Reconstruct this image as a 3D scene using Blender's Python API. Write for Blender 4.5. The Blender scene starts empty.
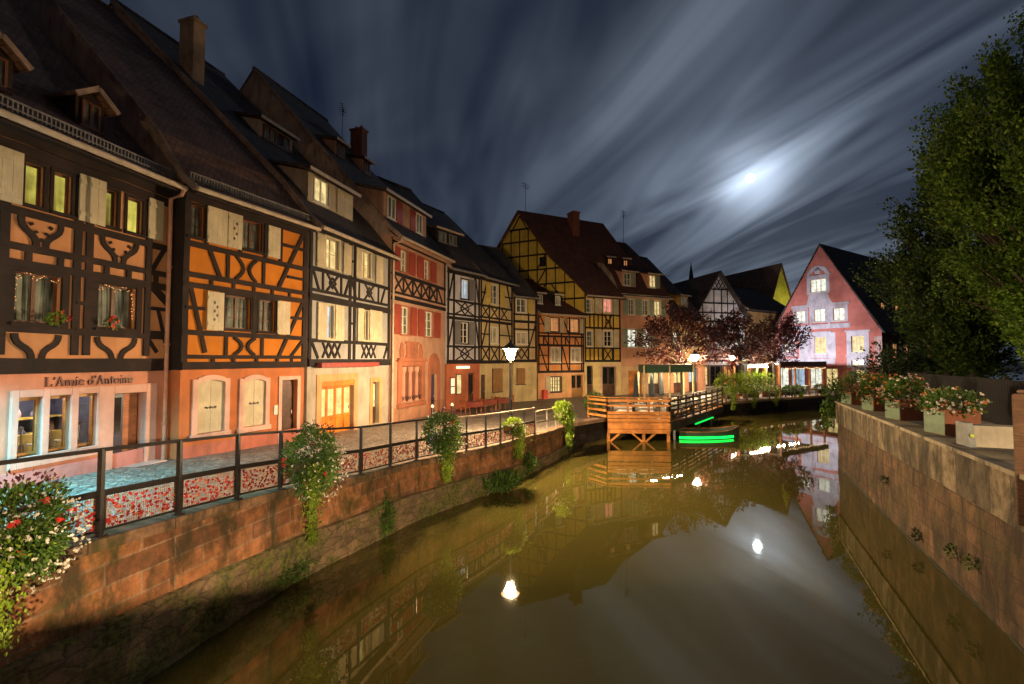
import bpy, bmesh, math, random
from mathutils import Vector, noise as mnoise
R = math.radians
rnd = random.Random(11)
sc = bpy.context.scene
COL = sc.collection

# ------------------------------------------------------------------ camera
HC = 4.3
cam = bpy.data.objects.new("camera", bpy.data.cameras.new("camera"))
COL.objects.link(cam)
cam.location = (0, 0, HC)
cam.rotation_euler = (R(92.2), 0, 0)
cam.data.sensor_width = 36.0
cam.data.lens = 16.0
cam.data.clip_start = 0.05
cam.data.clip_end = 3000
sc.camera = cam

# ------------------------------------------------------------------ world: moonlit cloudy night sky
MOON_AZ, MOON_EL = R(27.96), R(19.63)
world = bpy.data.worlds.new("World")
sc.world = world
world.use_nodes = True


def sky_nodes():
    nt = world.node_tree
    nt.nodes.clear()
    N = nt.nodes.new
    L = nt.links.new

    def val(x, sock):
        if hasattr(x, "is_linked"):
            L(x, sock)
        else:
            sock.default_value = x

    def m(op, a, b=0.0, c=None):
        n = N("ShaderNodeMath")
        n.operation = op
        val(a, n.inputs[0])
        val(b, n.inputs[1])
        if c is not None:
            val(c, n.inputs[2])
        return n.outputs[0]

    def dot(v, d):
        n = N("ShaderNodeVectorMath")
        n.operation = "DOT_PRODUCT"
        L(v, n.inputs[0])
        n.inputs[1].default_value = d
        return n.outputs["Value"]

    def ramp(x, stops):
        n = N("ShaderNodeValToRGB")
        L(x, n.inputs[0])
        e = n.color_ramp.elements
        while len(e) < len(stops):
            e.new(0.5)
        for k, (p, c) in enumerate(stops):
            e[k].position = p
            e[k].color = (c[0], c[1], c[2], 1) if isinstance(c, tuple) else (c, c, c, 1)
        return n.outputs[0]

    def mix(kind, f, a, b):
        n = N("ShaderNodeMix")
        n.data_type = "RGBA"
        n.blend_type = kind
        val(f, n.inputs[0])
        for s, x in ((6, a), (7, b)):
            if isinstance(x, tuple):
                n.inputs[s].default_value = (*x, 1)
            else:
                L(x, n.inputs[s])
        return n.outputs[2]

    tc = N("ShaderNodeTexCoord").outputs["Generated"]
    z = dot(tc, (0, 0, 1))
    zc = m("ADD", m("MAXIMUM", z, 0.0), 0.16)
    az = R(-15.0)
    along = m("DIVIDE", dot(tc, (math.sin(az), math.cos(az), 0)), zc)
    across = m("DIVIDE", dot(tc, (math.cos(az), -math.sin(az), 0)), zc)

    def cloud(sa, sx, seed, detail, dist=0.0):
        c = N("ShaderNodeCombineXYZ")
        L(m("MULTIPLY", along, sa), c.inputs[0])
        L(m("MULTIPLY", across, sx), c.inputs[1])
        c.inputs[2].default_value = seed
        n = N("ShaderNodeTexNoise")
        n.inputs["Scale"].default_value = 1.0
        n.inputs["Detail"].default_value = detail
        n.inputs["Roughness"].default_value = 0.55
        n.inputs["Distortion"].default_value = dist
        L(c.outputs[0], n.inputs["Vector"])
        return n.outputs["Fac"]
    big = cloud(0.78, 1.20, 3.1, 3.0, 0.6)
    fine = cloud(0.55, 2.7, 8.4, 3.0, 0.8)
    cl = m("ADD", m("MULTIPLY", big, 0.58), m("MULTIPLY", fine, 0.42))
    dens = ramp(cl, [(0.40, 0.0), (0.51, 0.30), (0.63, 1.0)])
    md = (math.sin(MOON_AZ) * math.cos(MOON_EL), math.cos(MOON_AZ) * math.cos(MOON_EL), math.sin(MOON_EL))
    ca = dot(tc, md)
    ang = m("ARCCOSINE", m("MINIMUM", ca, 0.999999))      # angle from the moon
    g1 = m("POWER", 2.718, m("MULTIPLY", m("POWER", m("DIVIDE", ang, 0.052), 2.0), -1.0))
    g2 = m("POWER", 2.718, m("MULTIPLY", m("DIVIDE", ang, 0.26), -1.0))
    sky = N("ShaderNodeTexSky")
    sky.sky_type = "NISHITA"
    sky.sun_disc = False
    sky.sun_elevation = MOON_EL
    sky.sun_rotation = MOON_AZ
    base = mix("MULTIPLY", 1.0, sky.outputs[0], (0.0007, 0.0010, 0.0018))
    base = mix("ADD", 1.0, base, (0.0048, 0.0080, 0.0170))
    ccol = mix("MIX", m("MULTIPLY", big, 1.0), (0.024, 0.034, 0.060), (0.048, 0.058, 0.076))
    c1 = mix("MIX", dens, base, ccol)
    # clouds lit through by the moon
    wisp = ramp(fine, [(0.36, 0.0), (0.62, 1.0)])
    glow = m("ADD", m("MULTIPLY", g1, m("ADD", m("MULTIPLY", wisp, 0.55), 0.12)), m("MULTIPLY", g2, m("ADD", m("MULTIPLY", wisp, 0.26), 0.03)))
    # the lit cloud bank round the moon is drawn out along the wind
    mzc = md[2] + 0.16
    ma = (md[0] * math.sin(az) + md[1] * math.cos(az)) / mzc
    mx_ = (md[0] * math.cos(az) - md[1] * math.sin(az)) / mzc
    qa_ = m("POWER", m("DIVIDE", m("SUBTRACT", along, ma), 0.30), 2.0)
    qx_ = m("POWER", m("DIVIDE", m("SUBTRACT", across, mx_), 0.11), 2.0)
    bank = m("MULTIPLY", m("POWER", 2.718, m("MULTIPLY", m("ADD", qa_, qx_), -1.0)), m("ADD", m("MULTIPLY", wisp, 0.30), 0.02))
    glow = m("ADD", glow, m("MULTIPLY", bank, m("GREATER_THAN", ca, 0.3)))
    gl = mix("MULTIPLY", 1.0, mix("MIX", 1.0, glow, glow), (0.66, 0.80, 1.0))
    c2 = mix("ADD", 1.0, c1, gl)
    disc = m("MULTIPLY", m("LESS_THAN", ang, R(0.45)), 7.0)
    c3 = mix("ADD", 1.0, c2, mix("MULTIPLY", 1.0, mix("MIX", 1.0, disc, disc), (0.95, 1.0, 1.0)))
    bg = N("ShaderNodeBackground")
    L(c3, bg.inputs[0])
    bg.inputs[1].default_value = 1.0
    out = N("ShaderNodeOutputWorld")
    L(bg.outputs[0], out.inputs[0])


sky_nodes()
moon = bpy.data.objects.new("moon_light", bpy.data.lights.new("moon_light", "SUN"))
COL.objects.link(moon)
moon.data.energy = 0.16
moon.data.angle = R(0.5)
moon.data.color = (0.75, 0.86, 1.0)
moon.rotation_euler = (R(90) - MOON_EL, 0, R(180) - MOON_AZ)

sc.view_settings.view_transform = "Standard"
sc.view_settings.look = "None"
sc.view_settings.exposure = 0.2
sc.view_settings.gamma = 1.0
sc.view_settings.use_curve_mapping = False
sc.cycles.use_denoising = True
sc.cycles.max_bounces = 6
sc.cycles.diffuse_bounces = 3
sc.cycles.glossy_bounces = 3
sc.cycles.transparent_max_bounces = 8
sc.cycles.caustics_reflective = False
sc.cycles.caustics_refractive = False
sc.cycles.sample_clamp_indirect = 6.0
sc.cycles.use_light_tree = True

# lamp radiances (every lamp below is a lantern built in the scene)
LAMP_WARM = (1.0, 0.70, 0.40)
P_KEY, P_QUAY, P_TERRACE, P_COOL, P_FLOOD, P_CANOPY = 15000.0, 3500.0, 1300.0, 6500.0, 4300.0, 420.0
P_NEAR = 720.0


# ------------------------------------------------------------------ materials
def new_mat(name):
    mt = bpy.data.materials.new(name)
    mt.use_nodes = True
    nt = mt.node_tree
    b = nt.nodes["Principled BSDF"]
    return mt, nt, b, nt.nodes.new, nt.links.new


def coords(nt, kind="Object", scale=(1, 1, 1)):
    tc = nt.nodes.new("ShaderNodeTexCoord")
    mp = nt.nodes.new("ShaderNodeMapping")
    mp.inputs["Scale"].default_value = scale
    nt.links.new(tc.outputs[kind], mp.inputs[0])
    return mp.outputs[0]


def nz(nt, vec, scale, detail=4, rough=0.55, dist=0.0):
    n = nt.nodes.new("ShaderNodeTexNoise")
    n.inputs["Scale"].default_value = scale
    n.inputs["Detail"].default_value = detail
    n.inputs["Roughness"].default_value = rough
    n.inputs["Distortion"].default_value = dist
    nt.links.new(vec, n.inputs["Vector"])
    return n.outputs["Fac"]


def rampn(nt, fac, stops):
    n = nt.nodes.new("ShaderNodeValToRGB")
    nt.links.new(fac, n.inputs[0])
    e = n.color_ramp.elements
    while len(e) < len(stops):
        e.new(0.5)
    for k, (p, c) in enumerate(stops):
        e[k].position = p
        e[k].color = (*c, 1) if isinstance(c, tuple) else (c, c, c, 1)
    return n.outputs[0]


def mixn(nt, kind, f, a, b):
    n = nt.nodes.new("ShaderNodeMix")
    n.data_type = "RGBA"
    n.blend_type = kind
    if hasattr(f, "is_linked"):
        nt.links.new(f, n.inputs[0])
    else:
        n.inputs[0].default_value = f
    for s, x in ((6, a), (7, b)):
        if isinstance(x, tuple):
            n.inputs[s].default_value = (*x, 1)
        else:
            nt.links.new(x, n.inputs[s])
    return n.outputs[2]


def bumpn(nt, h, strength, dist=0.02, prev=None):
    n = nt.nodes.new("ShaderNodeBump")
    n.inputs["Strength"].default_value = strength
    n.inputs["Distance"].default_value = dist
    nt.links.new(h, n.inputs["Height"])
    if prev is not None:
        nt.links.new(prev, n.inputs["Normal"])
    return n.outputs[0]


def sh(c, k):
    return tuple(min(1.0, x * k) for x in c)


MC = {}


def M_plain(name, c, rough=0.6, var=0.25, scale=6.0, bump=0.1, stretch=(1, 1, 1), metal=0.0, spec=0.4):
    if name in MC:
        return MC[name]
    mt, nt, b, N, L = new_mat(name)
    v = coords(nt, "Object", stretch)
    f = nz(nt, v, scale, 5)
    L(rampn(nt, f, [(0.3, sh(c, 1 - var)), (0.7, sh(c, 1 + var))]), b.inputs["Base Color"])
    b.inputs["Roughness"].default_value = rough
    b.inputs["Metallic"].default_value = metal
    b.inputs["Specular IOR Level"].default_value = spec
    if bump:
        L(bumpn(nt, nz(nt, v, scale * 4, 4), bump, 0.01), b.inputs["Normal"])
    MC[name] = mt
    return mt


def M_plaster(name, c, stain=0.35, dirt=(0.10, 0.07, 0.045)):
    if name in MC:
        return MC[name]
    mt, nt, b, N, L = new_mat(name)
    v = coords(nt)
    a = nz(nt, v, 0.9, 6, 0.6)
    col = rampn(nt, a, [(0.25, sh(c, 0.66)), (0.5, sh(c, 0.95)), (0.75, sh(c, 1.15))])
    s = nz(nt, coords(nt, "Object", (1.5, 1.5, 0.55)), 1.3, 7, 0.68, 0.4)
    st = rampn(nt, s, [(0.46, 0.0), (0.70, min(0.9, stain * 1.7))])
    col = mixn(nt, "MIX", st, col, dirt)
    pt = rampn(nt, nz(nt, v, 5.0, 6, 0.7, 0.6), [(0.60, 0.0), (0.68, stain * 0.6)])
    col = mixn(nt, "MIX", pt, col, sh(c, 0.62))
    L(col, b.inputs["Base Color"])
    b.inputs["Roughness"].default_value = 0.88
    b.inputs["Specular IOR Level"].default_value = 0.2
    n1 = bumpn(nt, nz(nt, v, 2.2, 4), 0.25, 0.05)
    L(bumpn(nt, nz(nt, v, 55, 3), 0.25, 0.006, n1), b.inputs["Normal"])
    MC[name] = mt
    return mt


def M_wood(name, c, rough=0.75, grain=9.0, amp=1.0, vert=False):
    if name in MC:
        return MC[name]
    mt, nt, b, N, L = new_mat(name)
    g = nz(nt, coords(nt, "UV", (14, 0.9, 1) if vert else (1.3, 14, 1)), grain * 0.3, 6, 0.65, 0.4)
    big = nz(nt, coords(nt), 1.7, 4)
    col = rampn(nt, g, [(0.25, sh(c, 1 - 0.45 * amp)), (0.55, c), (0.8, sh(c, 1 + 0.5 * amp))])
    col = mixn(nt, "MULTIPLY", 0.7 * amp, col, rampn(nt, big, [(0.3, 0.45), (0.5, 0.9), (0.72, 1.9)]))
    L(col, b.inputs["Base Color"])
    b.inputs["Roughness"].default_value = rough
    b.inputs["Specular IOR Level"].default_value = 0.3
    L(bumpn(nt, g, 0.35 * amp, 0.012), b.inputs["Normal"])
    MC[name] = mt
    return mt


def M_tiles(name, c, c2):
    if name in MC:
        return MC[name]
    mt, nt, b, N, L = new_mat(name)
    uv = coords(nt, "UV")
    br = N("ShaderNodeTexBrick")
    L(uv, br.inputs["Vector"])
    br.inputs["Scale"].default_value = 1.0
    br.inputs["Brick Width"].default_value = 0.19
    br.inputs["Row Height"].default_value = 0.17
    br.inputs["Mortar Size"].default_value = 0.012
    br.inputs["Mortar Smooth"].default_value = 0.4
    br.inputs["Bias"].default_value = -0.1
    br.inputs["Color1"].default_value = (*c, 1)
    br.inputs["Color2"].default_value = (*c2, 1)
    br.inputs["Mortar"].default_value = (*sh(c, 0.35), 1)
    moss = rampn(nt, nz(nt, coords(nt), 1.1, 6, 0.65), [(0.45, 0.0), (0.75, 0.65)])
    col = mixn(nt, "MIX", moss, br.outputs["Color"], (0.022, 0.022, 0.016))
    L(col, b.inputs["Base Color"])
    b.inputs["Roughness"].default_value = 0.82
    b.inputs["Specular IOR Level"].default_value = 0.25
    # overlapping rows: saw-tooth up the slope
    sep = N("ShaderNodeSeparateXYZ")
    L(uv, sep.inputs[0])
    fr = N("ShaderNodeMath")
    fr.operation = "FRACT"
    dv = N("ShaderNodeMath")
    dv.operation = "DIVIDE"
    L(sep.outputs[1], dv.inputs[0])
    dv.inputs[1].default_value = 0.17
    L(dv.outputs[0], fr.inputs[0])
    n1 = bumpn(nt, br.outputs["Fac"], -0.7, 0.02)
    n2 = bumpn(nt, fr.outputs[0], -0.8, 0.03, n1)
    L(bumpn(nt, nz(nt, coords(nt), 9, 4), 0.4, 0.03, n2), b.inputs["Normal"])
    MC[name] = mt
    return mt


def M_stone(name, c1, c2, mortar, w, h, ms=0.02, stain=(0.03, 0.025, 0.015), stain_amt=0.8, moss=0.0, warp=0.0, bump=0.7, streak=(0.5, 0.72)):
    if name in MC:
        return MC[name]
    mt, nt, b, N, L = new_mat(name)
    uv = coords(nt, "UV")
    if warp:
        wn = N("ShaderNodeTexNoise")
        wn.inputs["Scale"].default_value = 1.6
        wn.inputs["Detail"].default_value = 3
        L(uv, wn.inputs["Vector"])
        wm = N("ShaderNodeVectorMath")
        wm.operation = "MULTIPLY_ADD"
        L(wn.outputs["Color"], wm.inputs[0])
        wm.inputs[1].default_value = (warp, warp, 0)
        L(uv, wm.inputs[2])
        uvw = wm.outputs[0]
    else:
        uvw = uv
    br = N("ShaderNodeTexBrick")
    L(uvw, br.inputs["Vector"])
    br.offset = 0.5
    br.inputs["Scale"].default_value = 1.0
    br.inputs["Brick Width"].default_value = w
    br.inputs["Row Height"].default_value = h
    br.inputs["Mortar Size"].default_value = ms
    br.inputs["Mortar Smooth"].default_value = 0.5
    br.inputs["Color1"].default_value = (*c1, 1)
    br.inputs["Color2"].default_value = (*c2, 1)
    br.inputs["Mortar"].default_value = (*mortar, 1)
    v3 = coords(nt)
    col = mixn(nt, "MULTIPLY", 0.9, br.outputs["Color"], rampn(nt, nz(nt, v3, 4.0, 8, 0.7), [(0.30, 0.35), (0.62, 1.1)]))
    s = nz(nt, coords(nt, "UV", (1.5, 0.55, 1)), 1.5, 7, 0.7, 0.3)
    col = mixn(nt, "MIX", rampn(nt, s, [(streak[0], 0.0), (streak[1], stain_amt)]), col, stain)
    if moss:
        ms_ = rampn(nt, nz(nt, v3, 1.6, 6, 0.7), [(0.50, 0.0), (0.66, moss)])
        col = mixn(nt, "MIX", ms_, col, (0.055, 0.065, 0.012))
    L(col, b.inputs["Base Color"])
    b.inputs["Roughness"].default_value = 0.85
    b.inputs["Specular IOR Level"].default_value = 0.3
    n1 = bumpn(nt, br.outputs["Fac"], -bump, 0.03)
    n2 = bumpn(nt, nz(nt, v3, 6, 6, 0.7), 0.6, 0.05, n1)
    L(bumpn(nt, nz(nt, v3, 38, 4, 0.7), 0.4, 0.012, n2), b.inputs["Normal"])
    MC[name] = mt
    return mt


def M_rubble(name):
    """irregular field stones with deep dirty joints and moss"""
    mt, nt, b, N, L = new_mat(name)
    uv = coords(nt, "UV", (0.75, 1.9, 1))
    wn = N("ShaderNodeTexNoise")
    wn.inputs["Scale"].default_value = 2.2
    wn.inputs["Detail"].default_value = 4
    L(uv, wn.inputs["Vector"])
    wm = N("ShaderNodeVectorMath")
    wm.operation = "MULTIPLY_ADD"
    L(wn.outputs["Color"], wm.inputs[0])
    wm.inputs[1].default_value = (0.20, 0.20, 0)
    L(uv, wm.inputs[2])
    vo = N("ShaderNodeTexVoronoi")
    vo.feature = "DISTANCE_TO_EDGE"
    vc = N("ShaderNodeTexVoronoi")
    for v_ in (vo, vc):
        v_.inputs["Scale"].default_value = 3.3
        v_.inputs["Randomness"].default_value = 0.8
        v_.voronoi_dimensions = "2D"
        L(wm.outputs[0], v_.inputs["Vector"])
    sp = N("ShaderNodeSeparateColor")
    L(vc.outputs["Color"], sp.inputs[0])
    v3 = coords(nt)
    col = rampn(nt, sp.outputs[0], [(0.0, (0.26, 0.17, 0.10)), (0.5, (0.34, 0.225, 0.125)), (1.0, (0.44, 0.27, 0.14))])
    col = mixn(nt, "MULTIPLY", 0.9, col, rampn(nt, nz(nt, v3, 4.5, 8, 0.72), [(0.30, 0.30), (0.62, 1.1)]))
    jt = rampn(nt, vo.outputs["Distance"], [(0.0, 0.0), (0.05, 1.0)])
    col = mixn(nt, "MIX", jt, (0.085, 0.062, 0.036), col)
    ms = rampn(nt, nz(nt, v3, 1.3, 8, 0.72), [(0.42, 0.0), (0.56, 0.9)])
    col = mixn(nt, "MIX", ms, col, mixn(nt, "MIX", rampn(nt, nz(nt, v3, 14, 3), [(0.4, 0.0), (0.6, 1.0)]), (0.06, 0.07, 0.012), (0.19, 0.20, 0.03)))
    L(col, b.inputs["Base Color"])
    b.inputs["Roughness"].default_value = 0.85
    n1 = bumpn(nt, rampn(nt, vo.outputs["Distance"], [(0.0, 0.0), (0.14, 1.0)]), 0.55, 0.035)
    n2 = bumpn(nt, nz(nt, v3, 9, 8, 0.75), 1.0, 0.07, n1)
    L(bumpn(nt, nz(nt, v3, 40, 4, 0.7), 0.5, 0.012, n2), b.inputs["Normal"])
    return mt


def M_concrete(name, c, dark=(0.02, 0.017, 0.012), lo=0.47, hi=0.56):
    if name in MC:
        return MC[name]
    mt, nt, b, N, L = new_mat(name)
    v3 = coords(nt)
    col = rampn(nt, nz(nt, v3, 2.3, 7, 0.65), [(0.25, sh(c, 0.6)), (0.7, sh(c, 1.15))])
    s = nz(nt, coords(nt, "UV", (1.6, 0.16, 1)), 1.7, 5, 0.6, 0.15)
    col = mixn(nt, "MIX", rampn(nt, s, [(lo, 0.0), (hi, 0.88)]), col, dark)
    s2 = nz(nt, coords(nt, "UV", (6.0, 0.35, 1)), 2.0, 5, 0.65)
    col = mixn(nt, "MIX", rampn(nt, s2, [(0.55, 0.0), (0.72, 0.7)]), col, sh(dark, 1.6))
    L(col, b.inputs["Base Color"])
    b.inputs["Roughness"].default_value = 0.85
    n2 = bumpn(nt, nz(nt, v3, 5, 6, 0.7), 0.5, 0.03)
    L(bumpn(nt, nz(nt, v3, 40, 4, 0.7), 0.3, 0.01, n2), b.inputs["Normal"])
    MC[name] = mt
    return mt


def M_cobble():
    mt, nt, b, N, L = new_mat("cobbles")
    v = coords(nt, "Object", (1, 1, 0))
    wn = N("ShaderNodeTexNoise")
    wn.inputs["Scale"].default_value = 0.8
    L(v, wn.inputs["Vector"])
    wm = N("ShaderNodeVectorMath")
    wm.operation = "MULTIPLY_ADD"
    L(wn.outputs["Color"], wm.inputs[0])
    wm.inputs[1].default_value = (0.5, 0.5, 0)
    L(v, wm.inputs[2])
    vo = N("ShaderNodeTexVoronoi")
    vo.feature = "DISTANCE_TO_EDGE"
    vo.inputs["Scale"].default_value = 7.0
    vo.inputs["Randomness"].default_value = 0.7
    L(wm.outputs[0], vo.inputs["Vector"])
    vc = N("ShaderNodeTexVoronoi")
    vc.inputs["Scale"].default_value = 7.0
    vc.inputs["Randomness"].default_value = 0.7
    L(wm.outputs[0], vc.inputs["Vector"])
    sp = N("ShaderNodeSeparateColor")
    L(vc.outputs["Color"], sp.inputs[0])
    col = rampn(nt, sp.outputs[0], [(0.0, (0.14, 0.115, 0.09)), (0.5, (0.22, 0.18, 0.14)), (1.0, (0.32, 0.26, 0.20))])
    edge = rampn(nt, vo.outputs["Distance"], [(0.0, 0.25), (0.10, 1.0)])
    col = mixn(nt, "MULTIPLY", 1.0, col, edge)
    col = mixn(nt, "MULTIPLY", 0.7, col, rampn(nt, nz(nt, v, 0.5, 6), [(0.3, 0.55), (0.7, 1.1)]))
    L(col, b.inputs["Base Color"])
    b.inputs["Roughness"].default_value = 0.48
    h = rampn(nt, vo.outputs["Distance"], [(0.0, 0.0), (0.16, 1.0)])
    n1 = bumpn(nt, h, 0.9, 0.03)
    L(bumpn(nt, nz(nt, v, 30, 4), 0.3, 0.01, n1), b.inputs["Normal"])
    return mt


def M_water():
    mt, nt, b, N, L = new_mat("canal_water")
    v = coords(nt, "Object", (1, 1, 0))
    col = rampn(nt, nz(nt, v, 0.25, 4), [(0.3, (0.066, 0.056, 0.012)), (0.7, (0.090, 0.076, 0.017))])
    L(col, b.inputs["Base Color"])
    b.inputs["Roughness"].default_value = 0.018
    b.inputs["IOR"].default_value = 2.0
    b.inputs["Specular IOR Level"].default_value = 0.5
    b.inputs["Specular Tint"].default_value = (1.0, 0.93, 0.68, 1)
    n1 = bumpn(nt, nz(nt, coords(nt, "Object", (1.0, 0.45, 0)), 1.3, 3), 0.022, 0.06)
    L(bumpn(nt, nz(nt, v, 5.0, 3), 0.012, 0.02, n1), b.inputs["Normal"])
    return mt


def M_emit(name, c, strength):
    mt, nt, b, N, L = new_mat(name)
    b.inputs["Base Color"].default_value = (*sh(c, 0.5), 1)
    b.inputs["Emission Color"].default_value = (*c, 1)
    b.inputs["Emission Strength"].default_value = strength
    return mt


def M_curtain(name, dark, pale, scale=9.0, lo=0.35, hi=0.6, rough=0.12):
    """a dark glazed window with pleated net curtains close behind the glass"""
    mt, nt, b, N, L = new_mat(name)
    f = nz(nt, coords(nt, "UV", (1.0, 0.05, 1)), scale, 3, 0.6, 0.4)
    g = nz(nt, coords(nt, "UV"), 1.7, 3)
    col = mixn(nt, "MIX", rampn(nt, f, [(lo, 0.0), (hi, 1.0)]), dark, pale)
    col = mixn(nt, "MULTIPLY", 0.8, col, rampn(nt, g, [(0.35, 0.3), (0.65, 1.0)]))
    L(col, b.inputs["Base Color"])
    b.inputs["Roughness"].default_value = rough
    b.inputs["Specular IOR Level"].default_value = 0.5
    return mt


def M_litpane(name, c, strength, contrast=0.55, scale=5.0):
    """a lit room behind net curtains"""
    mt, nt, b, N, L = new_mat(name)
    f = nz(nt, coords(nt, "UV", (1.0, 0.08, 1)), scale, 3, 0.6, 0.4)
    g = nz(nt, coords(nt, "UV"), 2.6, 4, 0.6)
    col = mixn(nt, "MULTIPLY", 1.0, rampn(nt, f, [(0.3, sh(c, 1 - contrast)), (0.65, c)]), rampn(nt, g, [(0.3, 0.35), (0.65, 1.0)]))
    L(col, b.inputs["Emission Color"])
    b.inputs["Emission Strength"].default_value = strength
    b.inputs["Base Color"].default_value = (*sh(c, 0.25), 1)
    b.inputs["Roughness"].default_value = 0.1
    return mt


def M_glass(name):
    mt, nt, b, N, L = new_mat(name)
    out = nt.nodes["Material Output"]
    gl = N("ShaderNodeBsdfGlossy")
    gl.inputs["Roughness"].default_value = 0.02
    tr = N("ShaderNodeBsdfTransparent")
    tr.inputs[0].default_value = (0.85, 0.88, 0.88, 1)
    fr = N("ShaderNodeFresnel")
    fr.inputs[0].default_value = 1.5
    mx = N("ShaderNodeMixShader")
    L(fr.outputs[0], mx.inputs[0])
    L(tr.outputs[0], mx.inputs[1])
    L(gl.outputs[0], mx.inputs[2])
    L(mx.outputs[0], out.inputs[0])
    return mt


def M_leaf(name, cols, trans=0.25, rough=0.5):
    if name in MC:
        return MC[name]
    mt, nt, b, N, L = new_mat(name)
    out = nt.nodes["Material Output"]
    ge = N("ShaderNodeNewGeometry")
    st = [(k / max(1, len(cols) - 1), c) for k, c in enumerate(cols)]
    col = rampn(nt, ge.outputs["Random Per Island"], st)
    clump = rampn(nt, nz(nt, coords(nt), 1.0, 3), [(0.36, 0.5), (0.64, 1.3)])
    col = mixn(nt, "MULTIPLY", 1.0, col, clump)
    L(col, b.inputs["Base Color"])
    b.inputs["Roughness"].default_value = rough
    b.inputs["Specular IOR Level"].default_value = 0.35
    tr = N("ShaderNodeBsdfTranslucent")
    L(col, tr.inputs[0])
    mx = N("ShaderNodeMixShader")
    mx.inputs[0].default_value = trans
    L(b.outputs[0], mx.inputs[1])
    L(tr.outputs[0], mx.inputs[2])
    L(mx.outputs[0], out.inputs[0])
    MC[name] = mt
    return mt


TIMBER = M_wood("dark_timber", (0.020, 0.011, 0.008), 0.85)
TIMBER2 = M_wood("dark_timber_black", (0.015, 0.011, 0.010), 0.85)
CREAM = M_wood("cream_painted_wood", (0.44, 0.37, 0.24), 0.6, 9.0, 0.35, True)
PALE_FRAME = M_plain("pale_window_paint", (0.60, 0.55, 0.45), 0.5, 0.1, 8, 0.05)
BROWN_FRAME = M_wood("brown_window_wood", (0.11, 0.045, 0.022), 0.5)
RED_SHUTTER = M_wood("red_painted_wood", (0.26, 0.045, 0.026), 0.6, 9.0, 0.35, True)
SANDSTONE = M_plaster("red_sandstone", (0.36, 0.125, 0.065), 0.3)
PINK_STONE = M_plaster("pink_stone_trim", (0.60, 0.36, 0.28), 0.2)
GREEN_SHUTTER = M_wood("grey_green_painted_wood", (0.24, 0.29, 0.20), 0.6, 9.0, 0.35, True)
OCHRE_SHUTTER = M_wood("ochre_painted_wood", (0.42, 0.29, 0.10), 0.6, 9.0, 0.35, True)
GREY_SHUTTER = M_wood("grey_painted_wood", (0.15, 0.14, 0.14), 0.6, 9.0, 0.35, True)
BROWN_SHUTTER = M_wood("brown_painted_shutter", (0.27, 0.13, 0.04), 0.6, 9.0, 0.35, True)
DOOR_DARK = M_wood("dark_door_wood", (0.07, 0.030, 0.016), 0.5)
DOOR_ORANGE = M_wood("orange_door_wood", (0.45, 0.15, 0.02), 0.4)
DOOR_BLUE = M_plain("blue_black_door_paint", (0.03, 0.035, 0.07), 0.3, 0.3)
IRON = M_plain("black_iron", (0.022, 0.017, 0.015), 0.45, 0.3, 20, 0.2, spec=0.5)
ZINC = M_plain("weathered_zinc", (0.26, 0.23, 0.20), 0.45, 0.25, 5, 0.1, metal=0.5)
COPPER = M_plain("painted_gutter", (0.40, 0.31, 0.22), 0.5, 0.2, 5, 0.1)
BARGE = M_wood("weathered_bargeboard", (0.26, 0.18, 0.13), 0.8)
TILE_A = M_tiles("brown_roof_tiles", (0.165, 0.095, 0.066), (0.26, 0.145, 0.095))
TILE_B = M_tiles("dark_roof_tiles", (0.060, 0.046, 0.040), (0.105, 0.078, 0.064))
TILE_C = M_tiles("red_roof_tiles", (0.085, 0.034, 0.023), (0.13, 0.052, 0.034))
PANE_DARK = M_curtain("dark_pane", (0.012, 0.014, 0.018), (0.06, 0.06, 0.055), 6, 0.5, 0.75)
PANE_NET = M_curtain("net_curtain_pane", (0.03, 0.035, 0.03), (0.26, 0.28, 0.22), 11, 0.35, 0.6)
PANE_BLIND = M_curtain("drawn_blind_pane", (0.40, 0.34, 0.20), (0.52, 0.45, 0.28), 3, 0.3, 0.7, 0.5)
LIT_YG = M_litpane("yellow_green_lit_pane", (0.82, 0.72, 0.13), 1.0, 0.9, 3.4)
LIT_WARM = M_litpane("warm_lit_pane", (0.95, 0.74, 0.32), 1.1, 0.4)
LIT_WHITE = M_litpane("white_lit_pane", (0.92, 0.95, 0.80), 1.35, 0.45)
LIT_BLUE = M_litpane("blue_lit_pane", (0.55, 0.78, 1.0), 0.9, 0.6)
LIT_RED = M_litpane("red_lit_pane", (1.0, 0.35, 0.25), 1.0, 0.4)
LIT_ORANGE = M_litpane("orange_lit_pane", (1.0, 0.42, 0.14), 0.7, 0.4)
GLASS = M_glass("clear_glass")
LEAF_GREEN = M_leaf("fresh_leaf", [(0.035, 0.080, 0.012), (0.070, 0.145, 0.020), (0.13, 0.22, 0.03)])
LEAF_LIME = M_leaf("lime_leaf", [(0.10, 0.17, 0.012), (0.19, 0.29, 0.02), (0.30, 0.40, 0.04)], 0.35)
LEAF_DARK = M_leaf("dark_leaf", [(0.012, 0.030, 0.009), (0.022, 0.048, 0.012), (0.040, 0.070, 0.016)])
LEAF_TREE_BACK = M_leaf("dark_tree_leaf", [(0.020, 0.046, 0.008), (0.042, 0.082, 0.012), (0.085, 0.13, 0.018)], 0.25)
LEAF_TREE = M_leaf("tree_leaf", [(0.040, 0.095, 0.010), (0.095, 0.185, 0.016), (0.20, 0.31, 0.028)], 0.3)
LEAF_PURPLE = M_leaf("purple_leaf", [(0.035, 0.010, 0.012), (0.075, 0.022, 0.022), (0.15, 0.055, 0.045)], 0.25)
FLOWER_RED = M_leaf("red_petal", [(0.55, 0.03, 0.02), (0.75, 0.06, 0.04), (0.70, 0.15, 0.06)], 0.15)
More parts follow.
